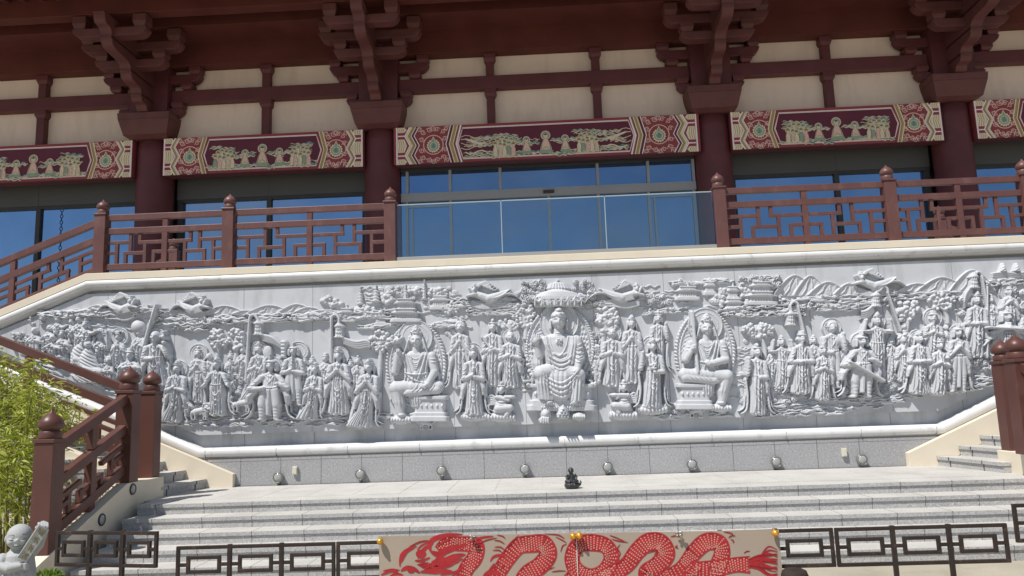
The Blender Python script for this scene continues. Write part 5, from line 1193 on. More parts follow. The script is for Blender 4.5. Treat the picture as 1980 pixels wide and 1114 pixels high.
F = HF(204, 224, 636, 684, 128); F.dome(213, 658, 6, 22, 11, 0, -.08); F.line([(214, 680), (213, 658), (212, 640)], 1.2, 13); F.mesh('carved_leaf', slab)
F = HF(250, 290, 615, 655, 129); F.dome(269, 633, 14, 14, 14); F.mesh('carved_bag', slab)
def mountains(peaks, yb, seed, h=5.5):
    """peaks: (x, y, half width)"""
    x0 = min(p[0]-p[2] for p in peaks)-4; x1 = max(p[0]+p[2] for p in peaks)+4; y0 = min(p[1] for p in peaks)-4
    F = HF(x0, x1, y0, yb+8, seed); sl, X, Y = F.win(x0, x1, y0, yb+8)
    for (px_, py_, hw) in peaks:
        bb = yb-(px_-x0)*.028; q = (bb-py_)
        dx = np.abs(X-px_); ridge = py_+q*(dx/hw)**1.55+1.3*np.sin(X*.31+px_)+.6*np.sin(X*.9)
        d = (Y-ridge); ins = (d > 0) & (dx < hw) & (Y < bb)
        F.H[sl] = np.where(ins, h*(.40+.6*np.exp(-d/9.0))+.4*np.sin((Y*.5+X*.9)*.6), F.H[sl])
        F.line([(px_-hw*.97, bb-1), (px_-hw*.72, py_+q*.60), (px_-hw*.35, py_+q*.19), (px_, py_+.8), (px_+hw*.35, py_+q*.20), (px_+hw*.70, py_+q*.58), (px_+hw*.95, bb-1)], 1.5, h*1.2, taper=False)
        for k in range(2): F.line([(px_-hw*.03+k*hw*.10, py_+4+k*3), (px_-hw*.20+k*hw*.30, py_+q*(.40+.06*k)), (px_-hw*.26+k*hw*.36, py_+q*.66), (px_-hw*.48+k*hw*.66, bb-2)], 1.2, h*.92)
    return F.mesh('carved_mountains', slab)
mountains([(262, 588, 40), (345, 600, 40), (395, 602, 34), (437, 591, 46), (480, 600, 30), (524, 590, 46), (576, 588, 38), (600, 594, 30), (634, 600, 30)], 616, 131)
mountains([(1536, 532, 44), (1566, 533, 34), (1600, 545, 40), (1640, 548, 30), (1772, 548, 44), (1820, 536, 52), (1878, 522, 46)], 575, 132)
mountains([(150, 598, 24), (190, 590, 34)], 612, 133, 5)
def temple_hf(cx, cy, w, tiers, seed, h=9):
    F = HF(cx-w*.75, cx+w*.75, cy-tiers*20-8, cy+24, seed); y = cy+14
    F.body([(y-2, cx-w*.46, cx+w*.46, 1), (y+6, cx-w*.48, cx+w*.48, 1)], h*.9, 0, None, 12)
    for t in range(tiers):
        k = 1-.22*t; F.body([(y-12, cx-w*.34*k, cx+w*.34*k, 1), (y-2, cx-w*.36*k, cx+w*.36*k, 1)], h*.8, 0, [('v', 1.0, w*.09, 0)], 8)
        F.body([(y-20, cx-w*.26*k, cx+w*.26*k, 1), (y-13, cx-w*.46*k, cx+w*.46*k, 1), (y-11, cx-w*.52*k, cx+w*.52*k, .9)], h*1.25, 0, [('v', .7, 3.4, 0)], 5)
        F.cap(cx-w*.28*k, y-20, 1.6, cx+w*.28*k, y-20, 1.6, h*1.4); y -= 19
    F.cap(cx, y-2, 2, cx, y-9, .8, h); return F.mesh('carved_temple', slab)
def pagoda_hf(cx, cy, w, n, seed, h=8):
    F = HF(cx-w, cx+w, cy-n*6-14, cy+8, seed)
    for i in range(n): k = 1-i*.11; F.body([(cy-6*i-5, cx-w*.30*k, cx+w*.30*k, 1), (cy-6*i-2.2, cx-w*.55*k, cx+w*.55*k, 1), (cy-6*i+1, cx-w*.36*k, cx+w*.36*k, .9)], h, 0)
    F.cap(cx, cy-6*n-1, 1.6, cx, cy-6*n-9, .7, h*.9); return F.mesh('carved_pagoda', slab)
temple_hf(786, 605, 68, 2, 141, 12); temple_hf(672, 604, 36, 1, 142); temple_hf(737, 612, 30, 1, 143, 7); temple_hf(852, 580, 46, 1, 144, 7)
pagoda_hf(698, 590, 15, 4, 145); pagoda_hf(728, 585, 20, 4, 146, 10); pagoda_hf(821, 580, 11, 5, 147); pagoda_hf(785, 578, 14, 3, 148)
temple_hf(1329, 562, 54, 1, 149, 9); temple_hf(1372, 552, 28, 1, 150, 7); temple_hf(1470, 572, 72, 2, 151, 11); temple_hf(1418, 585, 46, 1, 152, 8); temple_hf(1416, 562, 30, 1, 153, 7)
for (cx, cy, rx, ry, n, sd) in ((634, 584, 10, 9, 8, 161), (650, 589, 11, 10, 9, 162), (1442, 563, 13, 20, 22, 163), (1386, 580, 19, 12, 22, 164), (1396, 566, 9, 7, 10, 165), (748, 577, 11, 11, 16, 166), (848, 566, 20, 8, 20, 167), (800, 562, 12, 6, 12, 168), (706, 603, 20, 12, 26, 169), (870, 596, 18, 12, 22, 170)):
    F = HF(cx-rx-8, cx+rx+8, cy-ry-8, cy+ry+8, sd); F.clump(cx, cy, rx, ry, n, 5.0, 7, 1.5); F.mesh('carved_foliage', slab)
def clouds(x0, x1, y, ht, seed, h=7, dens=1.0, slope=-.035):
    F = HF(x0-8, x1+14, min(y, y+slope*(x1-x0))-ht/2-8, max(y, y+slope*(x1-x0))+ht/2+8, seed); F.cloud(x0, x1, y, ht, h, dens, slope); return F.mesh('carved_clouds', slab)
clouds(75, 300, 612, 14, 171, 9, 1.3, -.06); clouds(130, 330, 606, 14, 172, 10, 1.1, -.03); clouds(300, 660, 624, 16, 173, 10, 1.2); clouds(330, 410, 636, 12, 174, 9, 1.2); clouds(560, 800, 616, 18, 175, 9, 1.1); clouds(690, 790, 632, 9, 176, 8, 1.1)
clouds(830, 900, 628, 16, 177, 7, 1.3); clouds(870, 1010, 585, 22, 178, 8, .9); clouds(1240, 1330, 604, 12, 179, 8, 1.2); clouds(1388, 1560, 606, 24, 180, 10, 1.1); clouds(1500, 1720, 588, 24, 181, 8, 1.0); clouds(1570, 1670, 596, 14, 182, 7, .9)
clouds(1700, 1860, 576, 14, 183, 8, 1.0); clouds(1880, 1985, 548, 14, 184, 8, 1.0); clouds(1290, 1420, 548, 10, 185, 6, 1.0); clouds(1430, 1505, 545, 16, 186, 8, 1.2)
for (x0, x1, y, sd) in ((900, 1020, 600, 191), (1020, 1050, 575, 192)): clouds(x0, x1, y, 24, sd, 8, 1.2)
def swirls(pts, seed, h=8, name='carved_clouds'):
    x0 = min(p[0]-p[2] for p in pts)-3; x1 = max(p[0]+p[2] for p in pts)+3; y0 = min(p[1]-p[2] for p in pts)-3; y1 = max(p[1]+p[2] for p in pts)+3
    F = HF(x0, x1, y0, y1, seed)
    for i, (x, y, r) in enumerate(pts): F.swirl(x, y, r, h*(.8+.4*((i*7) % 5)/4), 1 if i % 2 else -1, i*1.3)
    return F.mesh(name, slab)
rs = random.Random(5)
def fillsw(x0, x1, y0, y1, n, ra, rb): return [(rs.uniform(x0, x1), rs.uniform(y0, y1), rs.uniform(ra, rb)) for _ in range(n)]
swirls(fillsw(1012, 1052, 545, 585, 34, 4, 8), 201, 9); swirls(fillsw(1104, 1152, 545, 590, 38, 4, 8), 202, 9); swirls(fillsw(190, 212, 650, 724, 20, 4, 7), 203, 7)
swirls(fillsw(302, 345, 745, 812, 30, 5, 9), 204, 9); swirls(fillsw(444, 486, 700, 768, 30, 4, 8), 205, 8); swirls(fillsw(28, 66, 645, 676, 24, 3, 6), 206, 7); swirls(fillsw(1250, 1296, 572, 592, 14, 4, 8), 207, 8)
swirls(fillsw(1430, 1506, 536, 556, 26, 4, 7), 208, 9); swirls(fillsw(1478, 1540, 700, 780, 24, 4, 8), 209, 7); swirls(fillsw(1870, 1922, 682, 714, 26, 4, 8), 210, 8); swirls(fillsw(1855, 1880, 570, 620, 18, 4, 7), 211, 8)
swirls(fillsw(1132, 1160, 640, 740, 26, 4, 7), 212, 7); swirls(fillsw(756, 800, 555, 580, 16, 3, 6), 213, 6); swirls(fillsw(1960, 1985, 560, 620, 16, 4, 8), 214, 8); swirls(fillsw(1284, 1330, 780, 806, 18, 4, 7), 215, 7); swirls(fillsw(55, 110, 600, 628, 10, 3, 5), 216, 5)
swirls(fillsw(1620, 1652, 735, 765, 18, 4, 7), 217, 7); swirls(fillsw(1700, 1732, 720, 760, 16, 4, 8), 218, 7)
def flyer(cx, cy, w, sgn, seed, h=15):               # flying heavenly maiden with ribbons
    F = HF(cx-w*.85, cx+w*.85, cy-34, cy+34, seed)
    hx, hy = cx-sgn*w*.24, cy-8
    F.cap(hx, hy+7, 6.5, cx+sgn*w*.05, cy+9, 8.5, h, h*1.1); F.cap(cx+sgn*w*.05, cy+9, 8.5, cx+sgn*w*.26, cy+2, 6, h*1.15, h); F.cap(cx+sgn*w*.26, cy+2, 6, cx+sgn*w*.5, cy-8, 2.5, h, h*.7)
    for k in range(7): F.line([(cx-sgn*w*.1+k*1.5, cy+2+k*1.6), (cx+sgn*w*.12, cy+8+k*1.2), (cx+sgn*w*(.32+.03*k), cy+4-k), (cx+sgn*w*(.50+.04*k), cy-8+k*3.4)], 1.8, h*1.1-k*.3)
    F.cap(hx, hy+9, 3.4, hx-sgn*13, hy+12, 2.6, h*1.2); F.cap(hx+3, hy+9, 3.4, hx-sgn*9, hy-3, 2.6, h*1.2)
    for k in range(4): F.line([(hx+sgn*(2+k*2), hy-2-k), (hx+sgn*(10+k*4), hy-12-k*1.5), (hx+sgn*(20+k*5), hy-6+k*2), (hx+sgn*(30+k*5), hy-12+k*3)], 2.0, h*.75)
    for k in range(4): F.line([(cx-sgn*w*.3, cy+12+k*3.5), (cx-sgn*w*.05, cy+19+k*3), (cx+sgn*w*.25, cy+13+k*4), (cx+sgn*w*.55, cy+16+k*3)], 2.4, h*.6)
    face(F, hx, hy, 6, 7.4, h*1.3); hair(F, hx, hy, 6, 7.4, h*1.3, 'bun', random.Random(seed))
    F.mesh('carved_flying_figure', slab)
flyer(940, 570, 92, 1, 221); flyer(1207, 568, 96, -1, 222, 14); flyer(242, 592, 66, -1, 223, 13); flyer(380, 592, 64, -1, 224, 14); flyer(1683, 546, 90, 1, 225, 14)
F = HF(1912, 1985, 505, 545, 226)
for k in range(4): F.line([(1916, 530+k*3.5), (1938, 528+k*3), (1960, 530+k*3), (1985, 526+k*3.6)], 2.6, 9-k)
for x in (1936, 1962): F.body([(509, x-2, x+1, .6), (518, x-6, x+5, 1), (527, x-10, x+9, 1)], 12, 0, [('d', 1, 5, .6)])
F.mesh('carved_boat', slab)
def water(x0, x1, y, ht, seed, slope=-.035, dens=1.0): 
    F = HF(x0-8, x1+16, min(y, y+slope*(x1-x0))-ht/2-8, max(y, y+slope*(x1-x0))+ht/2+8, seed)
    n = int((x1-x0)*ht/95*dens)
    for i in range(n):
        ln = F.r.uniform(14, 38); xa = F.r.uniform(x0, x1-ln); F.wave(xa, xa+ln, y+slope*(xa-x0)+F.r.uniform(-ht/2, ht/2), F.r.uniform(.7, 1.9), F.r.uniform(1.1, 2.2), F.r.uniform(2.5, 6), slope=slope)
    F.mesh('carved_water', slab)
water(352, 560, 818, 20, 231); water(520, 770, 816, 20, 232, -.03); water(600, 740, 806, 14, 233, -.03); water(1440, 1660, 795, 28, 234, -.045, .9); water(1560, 1760, 782, 26, 235, -.05); water(1720, 1900, 762, 22, 236, -.10, 1.2); water(1840, 1930, 742, 20, 237, -.08, 1.3); water(1250, 1420, 806, 12, 238); water(755, 870, 806, 14, 239); water(300, 420, 812, 16, 240, .05); water(130, 300, 716, 24, 241, .40, .8); water(480, 560, 800, 12, 242); water(30, 130, 690, 24, 243, .4, .7)

def shallow(x0, x1, y0, y1, seed, dens=1.0, h=2.6):
    F = HF(x0-8, x1+8, y0-8, y1+8, seed); r = F.r
    for i in range(int((x1-x0)*(y1-y0)/150*dens)):
        x, y = r.uniform(x0, x1), r.uniform(y0, y1); k = r.random()
        if k < .45: F.swirl(x, y, r.uniform(3.5, 6.5), h*r.uniform(.7, 1.3), r.choice((-1, 1)), r.uniform(0, 6))
        else: F.wave(x-r.uniform(8, 18), x+r.uniform(8, 18), y, r.uniform(1, 2.6), r.uniform(1.2, 2.0), h*r.uniform(.6, 1.2), r.uniform(14, 26))
    F.mesh('carved_clouds', slab)
for i, q in enumerate(((835, 890, 556, 612), (990, 1036, 560, 640), (1128, 1160, 590, 640), (1225, 1330, 545, 600), (1290, 1420, 590, 606), (1385, 1460, 540, 600), (690, 860, 556, 606), (300, 420, 700, 812), (440, 520, 690, 770), (560, 720, 740, 806),
    (1478, 1560, 690, 790), (1600, 1640, 720, 775), (1690, 1760, 690, 770), (1820, 1920, 660, 720), (1560, 1660, 560, 600), (130, 320, 606, 640), (1850, 1890, 560, 690), (860, 905, 600, 690), (180, 230, 640, 730), (990, 1030, 690, 760), (1130, 1160, 690, 750), (1420, 1450, 660, 780))): shallow(*q, 300+i)
# ---------------------------------------------------------------- railings
def finial(mb, x, y, z, r):
    mb.lathe([(r*.92, 0), (r*.95, r*.1), (r*.95, r*.62), (r*.90, r*.68), (r*.74, r*.72), (r*.74, r*.80), (r*.92, r*.88), (r*1.05, r*1.12), (r*1.07, r*1.35), (r*.98, r*1.62), (r*.76, r*1.92), (r*.46, r*2.16), (r*.18, r*2.38), (r*.05, r*2.62), (0.001, r*2.66)], (x, y, z), 24)
def post(root, x, y, z0, z1, hw, mt, fr, cap=0.03):
    p = MB(); p.box(x-hw, x+hw, y-hw, y+hw, z0, z1-cap); p.box(x-hw-0.015, x+hw+0.015, y-hw-0.015, y+hw+0.015, z1-cap, z1)
    o = part(p, 'post', M[mt], root, 0.006)
    f = MB(); finial(f, x, y, z1, fr); fo = f.build('finial', M[mt], None, fix=True); fo.parent = o; fo.matrix_parent_inverse = Matrix.Identity(4)
    return o
FRET = [('H', .70, 0, .455), ('V', .43, .70, 1), ('V', .34, 0, .70), ('H', .35, .34, .69), ('V', .59, .35, 1), ('V', .67, 0, .35), ('H', .72, .59, 1), ('V', .82, 0, .72), ('H', .38, .82, 1), ('H', .37, 0, .21), ('V', .19, 0, .37)]
def rail_bay(root, A, B, hs, mt, fret=FRET, sz=(0.085, 0.10), half=None, mid=True, bw=0.055):
    """A, B: the bay's two lower ends; hs = heights of (bottom rail, middle rail, top rail) centres above them"""
    A = Vector(A); B = Vector(B); up = Vector((0, 0, 1)); w_, h_ = sz
    for nm, h in zip(('bottom_rail', 'middle_rail', 'top_rail'), hs):
        r = MB(); r.bar(A+up*h, B+up*h, w_, h_); part(r, nm, M[mt], root, 0.005)
    v0, v1 = hs[0]+h_/2, hs[1]-h_/2
    f = MB(); mid_ = (A+B)/2
    if mid:
        f.bar(mid_+up*(hs[0]), mid_+up*hs[1], w_*.95, w_*1.1, (B-A)); f.bar(mid_+up*(hs[1]+h_/2), mid_+up*(hs[2]-h_/2), w_*.8, w_*1.05, (B-A)); f.bar(mid_+up*(hs[0]-.16), mid_+up*hs[0], w_*.9, w_*1.1, (B-A))
    for sgn, E in ((1, B), (-1, A)):
        D = E-mid_
        def pt(u, v): return mid_+D*u+up*(v0+(v1-v0)*v)
        dirn = D.normalized()
        for kind, a, b, c in fret:
            if kind == 'H': f.bar(pt(b, a), pt(c, a), w_*.62, bw)
            else: f.bar(pt(a, b)-up*(bw*.45 if b > 0 else 0), pt(a, c)+up*(bw*.45 if c < 1 else 0), w_*.60, bw, dirn)
    part(f, 'fret_panel', M[mt], root, 0.004)
CZ = 3.5
HS = (0.125, 0.735, 0.97)
HSL = (0.075, 0.60, 0.90)
rl = thing('railing', 'reddish brown fretwork railing along the left half of the terrace edge, its end sloping down', 'railing', (-5.2, 0.2, CZ), 'terrace edge railings')
xa, xb_, xc_ = -7.32, -5.14, -2.42
for x in (xa, xb_, xc_): post(rl, x, 0.19, CZ, 4.545, 0.095, 'rail', 0.098)
rail_bay(rl, (xa+.09, .19, CZ), (xb_-.09, .19, CZ), HS, 'rail'); rail_bay(rl, (xb_+.09, .19, CZ), (xc_-.09, .19, CZ), HS, 'rail')
rail_bay(rl, (xa-2.9, .19, CZ-(2.9-.10)*USL), (xa-.09, .19, CZ), HSL, 'rail', sz=(.085, .11))
rr_ = thing('railing', 'reddish brown fretwork railing on the right half of the terrace edge', 'railing', (5.7, 0.2, CZ), 'terrace edge railings')
xs_ = [3.01, 5.75, 7.93]
for x in xs_: post(rr_, x, 0.19, CZ, 4.545, 0.095, 'rail', 0.098)
for a, b in zip(xs_[:-1], xs_[1:]): rail_bay(rr_, (a+.09, .19, CZ), (b-.09, .19, CZ), HS, 'rail')
rail_bay(rr_, (xs_[-1]+.09, .19, CZ), (xs_[-1]+2.9, .19, CZ-2.8*USL), HSL, 'rail', sz=(.085, .11))
# inner railings round the head of the upper flights
for sg, lab in ((-1, 'inner fretwork railing with an onion finial behind the left terrace railing'), (1, 'inner fretwork railing with an onion finial behind the right terrace railing')):
    x0 = float(atY(335 if sg < 0 else 1826, 500, 3.05)[0])
    rb = thing('railing', lab, 'railing', (x0, 3.05, 3.3), 'inner stair railings')
    post(rb, x0, 3.05, 3.3, 4.50, 0.095, 'rail', 0.098)
    rail_bay(rb, (x0-sg*0+sg*.09, 3.05, 3.36), (x0+sg*3.2, 3.05, 3.36-3.2*USL), HS, 'rail')
# glass balustrade
gb_ = thing('glass_balustrade', 'clear glass balustrade panels between the two terrace railings above the carved buddha', 'balustrade', (0.3, 0.15, CZ))
ch = MB(); ch.box(-2.32, 2.91, 0.12, 0.24, CZ, CZ+.085); part(ch, 'base_channel', M['alu'], gb_, .004)
jx = [-2.31, float(atY(970, 440, .17)[0]), float(atY(1171, 430, .17)[0]), 2.90]
for a, b in zip(jx[:-1], jx[1:]):
    p = MB(); p.box(a+.008, b-.008, .165, .177, CZ+.085, 4.47); po = part(p, 'glass_panel', M['rail_glass'], gb_)
    e = MB(); e.box(a+.008, b-.008, .163, .179, 4.471, 4.485); 
    if b < 2: e.box(b-.007, b+.007, .164, .178, CZ+.09, 4.47)
    eo = e.build('glass_edge', M['glass_edge']); eo.parent = po; eo.matrix_parent_inverse = Matrix.Identity(4)
# ---- lower stair railings and their plinths
HL = (0.26, 0.82, 1.12)
def lower(sgn):
    X = lambda d: XC+sgn*d+(0.15 if sgn > 0 else 0.0)
    side = 'left' if sgn < 0 else 'right'
    # plinth wall: level under the newels, sloping forward beside the broad steps
    pl = MB(); xo, xi = X(6.02), X(5.77); a, b = sorted((xo, xi)); kS = RISE/TREAD
    pl.prism([(-1.13, -0.3), (-1.13, 0.285), (-2.10, 0.285), (-4.25, 0.285-2.15*kS), (-4.25, GZ), (-2.0, GZ)], 'x', a, b)
    o = pl.build('stair_plinth', M['cream'], None, .006); recenter(o)
    tag(o, 'cream plinth wall sloping down beside the broad front steps on the %s side' % side, 'plinth', 'cream stair plinths')
    root = thing('railing', 'brown fretwork railing with onion topped newels down the %s end of the front steps' % side, 'railing', (X(5.9), -2.9, -.2), 'front step railings')
    xm = X(5.895)-(0.17 if sgn > 0 else 0)
    post(root, xm, -1.93, .285, 1.50, .112, 'newel', .125, .045); post(root, xm, -3.56, .285-1.5*kS-.02, .93, .112, 'newel', .125, .045)
    rail_bay(root, (xm, -3.45, -.275), (xm, -2.04, .285), (0.17, 0.70, 1.10), 'newel', [('H', .62, .30, 1), ('V', .62, 0, .62), ('H', .36, .62, 1), ('H', .30, 0, .30), ('V', .30, 0, .30)], (.10, .115), bw=.06)
    r2 = thing('railing', 'brown fretwork railing climbing beside the %s side flight in front of the carved wall' % side, 'railing', (X(7), -1.25, .4), 'side flight railings')
    post(r2, X(5.935), -1.24, .285, 1.50, .105, 'newel', .118, .045)
    rail_bay(r2, (X(6.04), -1.24, .33), (X(9.5), -1.24, .33+3.46*.405), (0.20, 0.82, 1.10), 'newel', [('H', .62, .30, 1), ('V', .62, 0, .62), ('H', .36, .62, 1), ('H', .30, 0, .30), ('V', .30, 0, .30)], (.10, .115), bw=.06)
    pw = MB(); a, b = -1.36, -1.12
    pw.prism([(X(6.03), -0.3), (X(6.03), .29), (X(9.6), .29+3.57*.405), (X(9.6), -0.3)], 'y', a, b)
    o = pw.build('stair_plinth', M['cream'], None, .006); recenter(o)
    tag(o, 'cream plinth wall rising under the railing of the %s side flight' % side, 'plinth', 'cream stair plinths')
    # round lamps set in the plinth
    spots = [(256, 946), (196, 1005)] if sgn < 0 else [(1978, 890)]
    for i, (px_, py_) in enumerate(spots):
        p = atX(px_, py_, X(5.77)) if sgn < 0 else np.array([X(5.9), -2.115, 0.12])
        if sgn < 0: lb_ = 'round wall lamp set in the cream left plinth, the %s one' % ('upper' if i == 0 else 'lower')
        else: lb_ = 'round wall lamp set in the cream right plinth by the newels'
        L0 = thing('wall_lamp', lb_, 'lamp', p, 'round lamps in the plinths')
        if sgn < 0:
            m1 = MB(); m1.lathe([(.074, -.004), (.074, .014), (.066, .020), (.062, .014), (.060, .01)], p, 28, axis='x'); part(m1, 'lamp_ring', M['bronze'], L0)
            m2 = MB(); m2.lathe([(.063, .006), (.055, .016), (.02, .023), (.001, .024)], p, 20, axis='x'); part(m2, 'lens', M['lens'], L0)
        else:
            m1 = MB(); m1.lathe([(.074, .004), (.074, -.014), (.066, -.020), (.062, -.014), (.060, -.01)], p, 28, axis='y'); part(m1, 'lamp_ring', M['bronze'], L0)
            m2 = MB(); m2.lathe([(.063, -.006), (.055, -.016), (.02, -.023), (.001, -.024)], p, 20, axis='y'); part(m2, 'lens', M['lens'], L0)
lower(-1); lower(1)
# ---------------------------------------------------------------- lights and boxes on the granite base
LX = [538, 697, 854, 1015, 1175, 1338, 1501, 1667]; LY = [923, 917, 910, 907, 903, 898, 893, 889]
WHO = ['leftmost, nearest the left skirting', 'second from the left', 'third from the left', 'left neighbour of the little dark statue', 'right neighbour of the little dark statue', 'third from the right', 'second from the right', 'rightmost, beside the right socket box']
proto = None
for i, (px_, py_) in enumerate(zip(LX, LY)):
    p = atY(px_, py_, -.06)
    if proto is None:
        proto = thing('flood_light', '', 'flood light', (0, 0, 0))
        m1 = MB(); m1.lathe([(.078, .025), (.082, -.005), (.082, -.020), (.075, -.026), (.070, -.020), (.068, .0)], (0, 0, 0), 28, axis='y'); part(m1, 'lamp_ring', M['metal'], proto)
        m2 = MB(); m2.lathe([(.070, -.004), (.062, -.024), (.035, -.034), (.001, -.037)], (0, 0, 0), 24, axis='y'); part(m2, 'lens', M['lens'], proto)
        m3 = MB(); m3.lathe([(.074, .022), (.070, .048), (.03, .055), (.02, .060)], (0, 0, 0), 24, axis='y'); m3.tube([(0, .03, -.07), (0, .035, -.10), (0, .058, -.115)], .012, 8); part(m3, 'lamp_body', M['metal'], proto)
        o = proto
    else: o = copy_tree(proto)
    o.location = p.tolist(); tag(o, 'round glass flood light on the granite base, '+WHO[i], 'flood light', 'round flood lights along the granite base')
for (px_, py_, lb_) in ((570, 910, 'small cream socket box on the granite base, at the left end by the first light'), (1633, 875, 'small cream socket box on the granite base, at the right end by the last light')):
    p = atY(px_, py_, -.04); t = thing('socket_box', lb_, 'socket box', p, 'cream socket boxes')
    b = MB(); b.box(p[0]-.038, p[0]+.038, -.048, -.002, p[2]-.065, p[2]+.065); part(b, 'case', M['box'], t, .006)
    b = MB(); b.box(p[0]-.030, p[0]+.030, -.056, -.049, p[2]-.052, p[2]+.050); part(b, 'lid', M['box'], t, .004)
# ---------------------------------------------------------------- the little dark statue at the platform edge
def remeshed(mb, name, mt, root, vox, sm=3, label=None):
    o = part(mb, name, mt, root, 0, label); md = o.modifiers.new('remesh', 'REMESH'); md.mode = 'VOXEL'; md.voxel_size = vox; md.use_smooth_shade = True
    if sm: s = o.modifiers.new('smooth', 'SMOOTH'); s.iterations = sm; s.factor = .5
    return o
p = atZ(1106, 945, 0); sx_, sy_ = float(p[0]), float(p[1])
s0 = thing('monk_statuette', 'small dark bronze child monk sitting on a leaf at the platform edge', 'statuette', (sx_, sy_, 0))
b = MB()
b.ball((sx_-.005, sy_, .235), .040, 16, sc=(.98, .95, 1.05)); b.ball((sx_-.006, sy_-.012, .218), .030, 12); 
for e in (-1, 1): b.ball((sx_-.005+e*.037, sy_+.004, .232), .008, 8, sc=(.5, 1, 1.3))
b.ball((sx_-.008, sy_-.040, .232), .007, 8)
b.tube([(sx_-.003, sy_, .205), (sx_-.002, sy_, .165), (sx_, sy_, .115), (sx_, sy_, .085)], [.024, .043, .056, .062], 14)
for e in (-1, 1):
    b.tube([(sx_+e*.040, sy_, .185), (sx_+e*.066, sy_-.005, .150), (sx_+e*.060, sy_-.03, .122)], [.020, .019, .013], 10)
    b.tube([(sx_+e*.025, sy_-.005, .098), (sx_+e*.070, sy_-.035, .096), (sx_+e*.02, sy_-.065, .092)], [.030, .027, .018], 10)
b.tube([(sx_-.060, sy_-.03, .122), (sx_-.03, sy_-.045, .165), (sx_-.022, sy_-.035, .195)], [.013, .012, .010], 8)
remeshed(b, 'body', M['bronze'], s0, .0042, 2)
b = MB(); b.lathe([(.055, 0), (.082, .012), (.096, .035), (.094, .060), (.075, .080), (.04, .086), (.001, .087)], (sx_, sy_, 0), 28, sx=1.05, sy=.85)
b.tube([(sx_+.07, sy_, .045), (sx_+.108, sy_, .058), (sx_+.122, sy_, .085), (sx_+.114, sy_, .108)], [.034, .022, .013, .004], 10)
for i in range(7):
    a = -2.6+i*.72; b.tube([(sx_+.06*math.cos(a), sy_+.05*math.sin(a), .02), (sx_+.1*math.cos(a), sy_+.083*math.sin(a), .05), (sx_+.075*math.cos(a), sy_+.062*math.sin(a), .086)], [.004, .010, .004], 8)
remeshed(b, 'leaf_base', M['bronze'], s0, .0045, 2)
# ---------------------------------------------------------------- low metal fence, banner and its trimmings
FY = -4.90
def fence_panel(A, B, cells, zt, zb, label, legs=None, group='low brown fence panels', fr=.031, skew=0.0):
    A = Vector(A); B = Vector(B); c = (A+B)/2; d = (B-A); up = Vector((0, 0, 1)); t = thing('fence_panel', label, 'fence', (c.x, c.y, GZ), group)
    f = MB(); z0, z1 = Vector((0, 0, zb)), Vector((0, 0, zt))
    f.bar(A+z1, B+z1, fr*1.05, fr); f.bar(A+z0, B+z0, fr*1.05, fr)
    sh_ = up.cross(d).normalized()*0
    for P in (A, B): f.bar(P+z0-up*fr/2, P+z1+up*fr/2, fr, fr, d)
    part(f, 'frame', M['fence'], t, .003)
    for i in range(1, cells): p_ = MB(); P = A+d*(i/cells); p_.bar(P+Vector((0, 0, GZ)), P+z1+up*(fr*.75), fr*1.15, fr*1.25, d); part(p_, 'post', M['fence'], t, .003)
    zm = (zt+zb)/2; hh = (zt-zb)
    for i in range(cells):
        q = MB(); a = A+d*((i+.20)/cells); b_ = A+d*((i+.80)/cells); u0, u1 = Vector((0, 0, zm-hh*.205)), Vector((0, 0, zm+hh*.205)); um = Vector((0, 0, zm))
        q.bar(a+u1, b_+u1, fr, fr*.95); q.bar(a+u0, b_+u0, fr, fr*.95); q.bar(a+u0-up*.016, a+u1+up*.016, fr*.98, fr*1.02, d); q.bar(b_+u0-up*.016, b_+u1+up*.016, fr*.98, fr*1.02, d)
        q.bar(A+d*(i/cells)+um, a+um, fr*.8, fr); q.bar(b_+um, A+d*((i+1)/cells)+um, fr*.8, fr)
        part(q, 'inner_frame', M['fence'], t, .003)
    return t
ZT, ZB = -.078, -.385
fx = lambda px_, py_: float(atY(px_, py_, FY)[0])
xL0, xL1, xM0 = fx(345, 1060), fx(645, 1048), fx(652, 1048); xR0, xR1 = fx(1616, 1018), fx(1942, 1014); xM1 = fx(1608, 1018)
fence_panel((xL0, FY, 0), (xL1, FY, 0), 3, ZT, ZB, 'low brown metal fence panel left of the red dragon banner')
w3 = (xM1-xM0)/3
mid_l = ['low brown fence panel behind the dragon head end of the banner', 'low brown fence panel hidden behind the middle of the banner', 'low brown fence panel behind the tail end of the banner']
for i in range(3): fence_panel((xM0+w3*i+.006, FY+.01, 0), (xM0+w3*(i+1)-.006, FY+.01, 0), 3, ZT, ZB, mid_l[i])
fence_panel((xR0, FY, 0), (xR1, FY, 0), 3, ZT, ZB, 'low brown metal fence panel right of the red dragon banner')
a0 = atY(113, 1031, -5.02); a1 = atY(303, 1030, -5.22); zt_ = float((a0[2]+a1[2])/2); zb_ = float(atY(205, 1093, -5.12)[2])
fence_panel((a0[0], -5.02, 0), (a1[0], -5.22, 0), 3, zt_, zb_, 'short brown metal fence panel beside the stone child monk', fr=.030)
b0 = atY(1960, 978, -4.75); zf = float(b0[2]); fence_panel((b0[0], -4.75, 0), (b0[0]+1.3, -4.75, 0), 2, zf, zf-.31, 'brown fence panel cut off by the right edge of the photo', fr=.032)
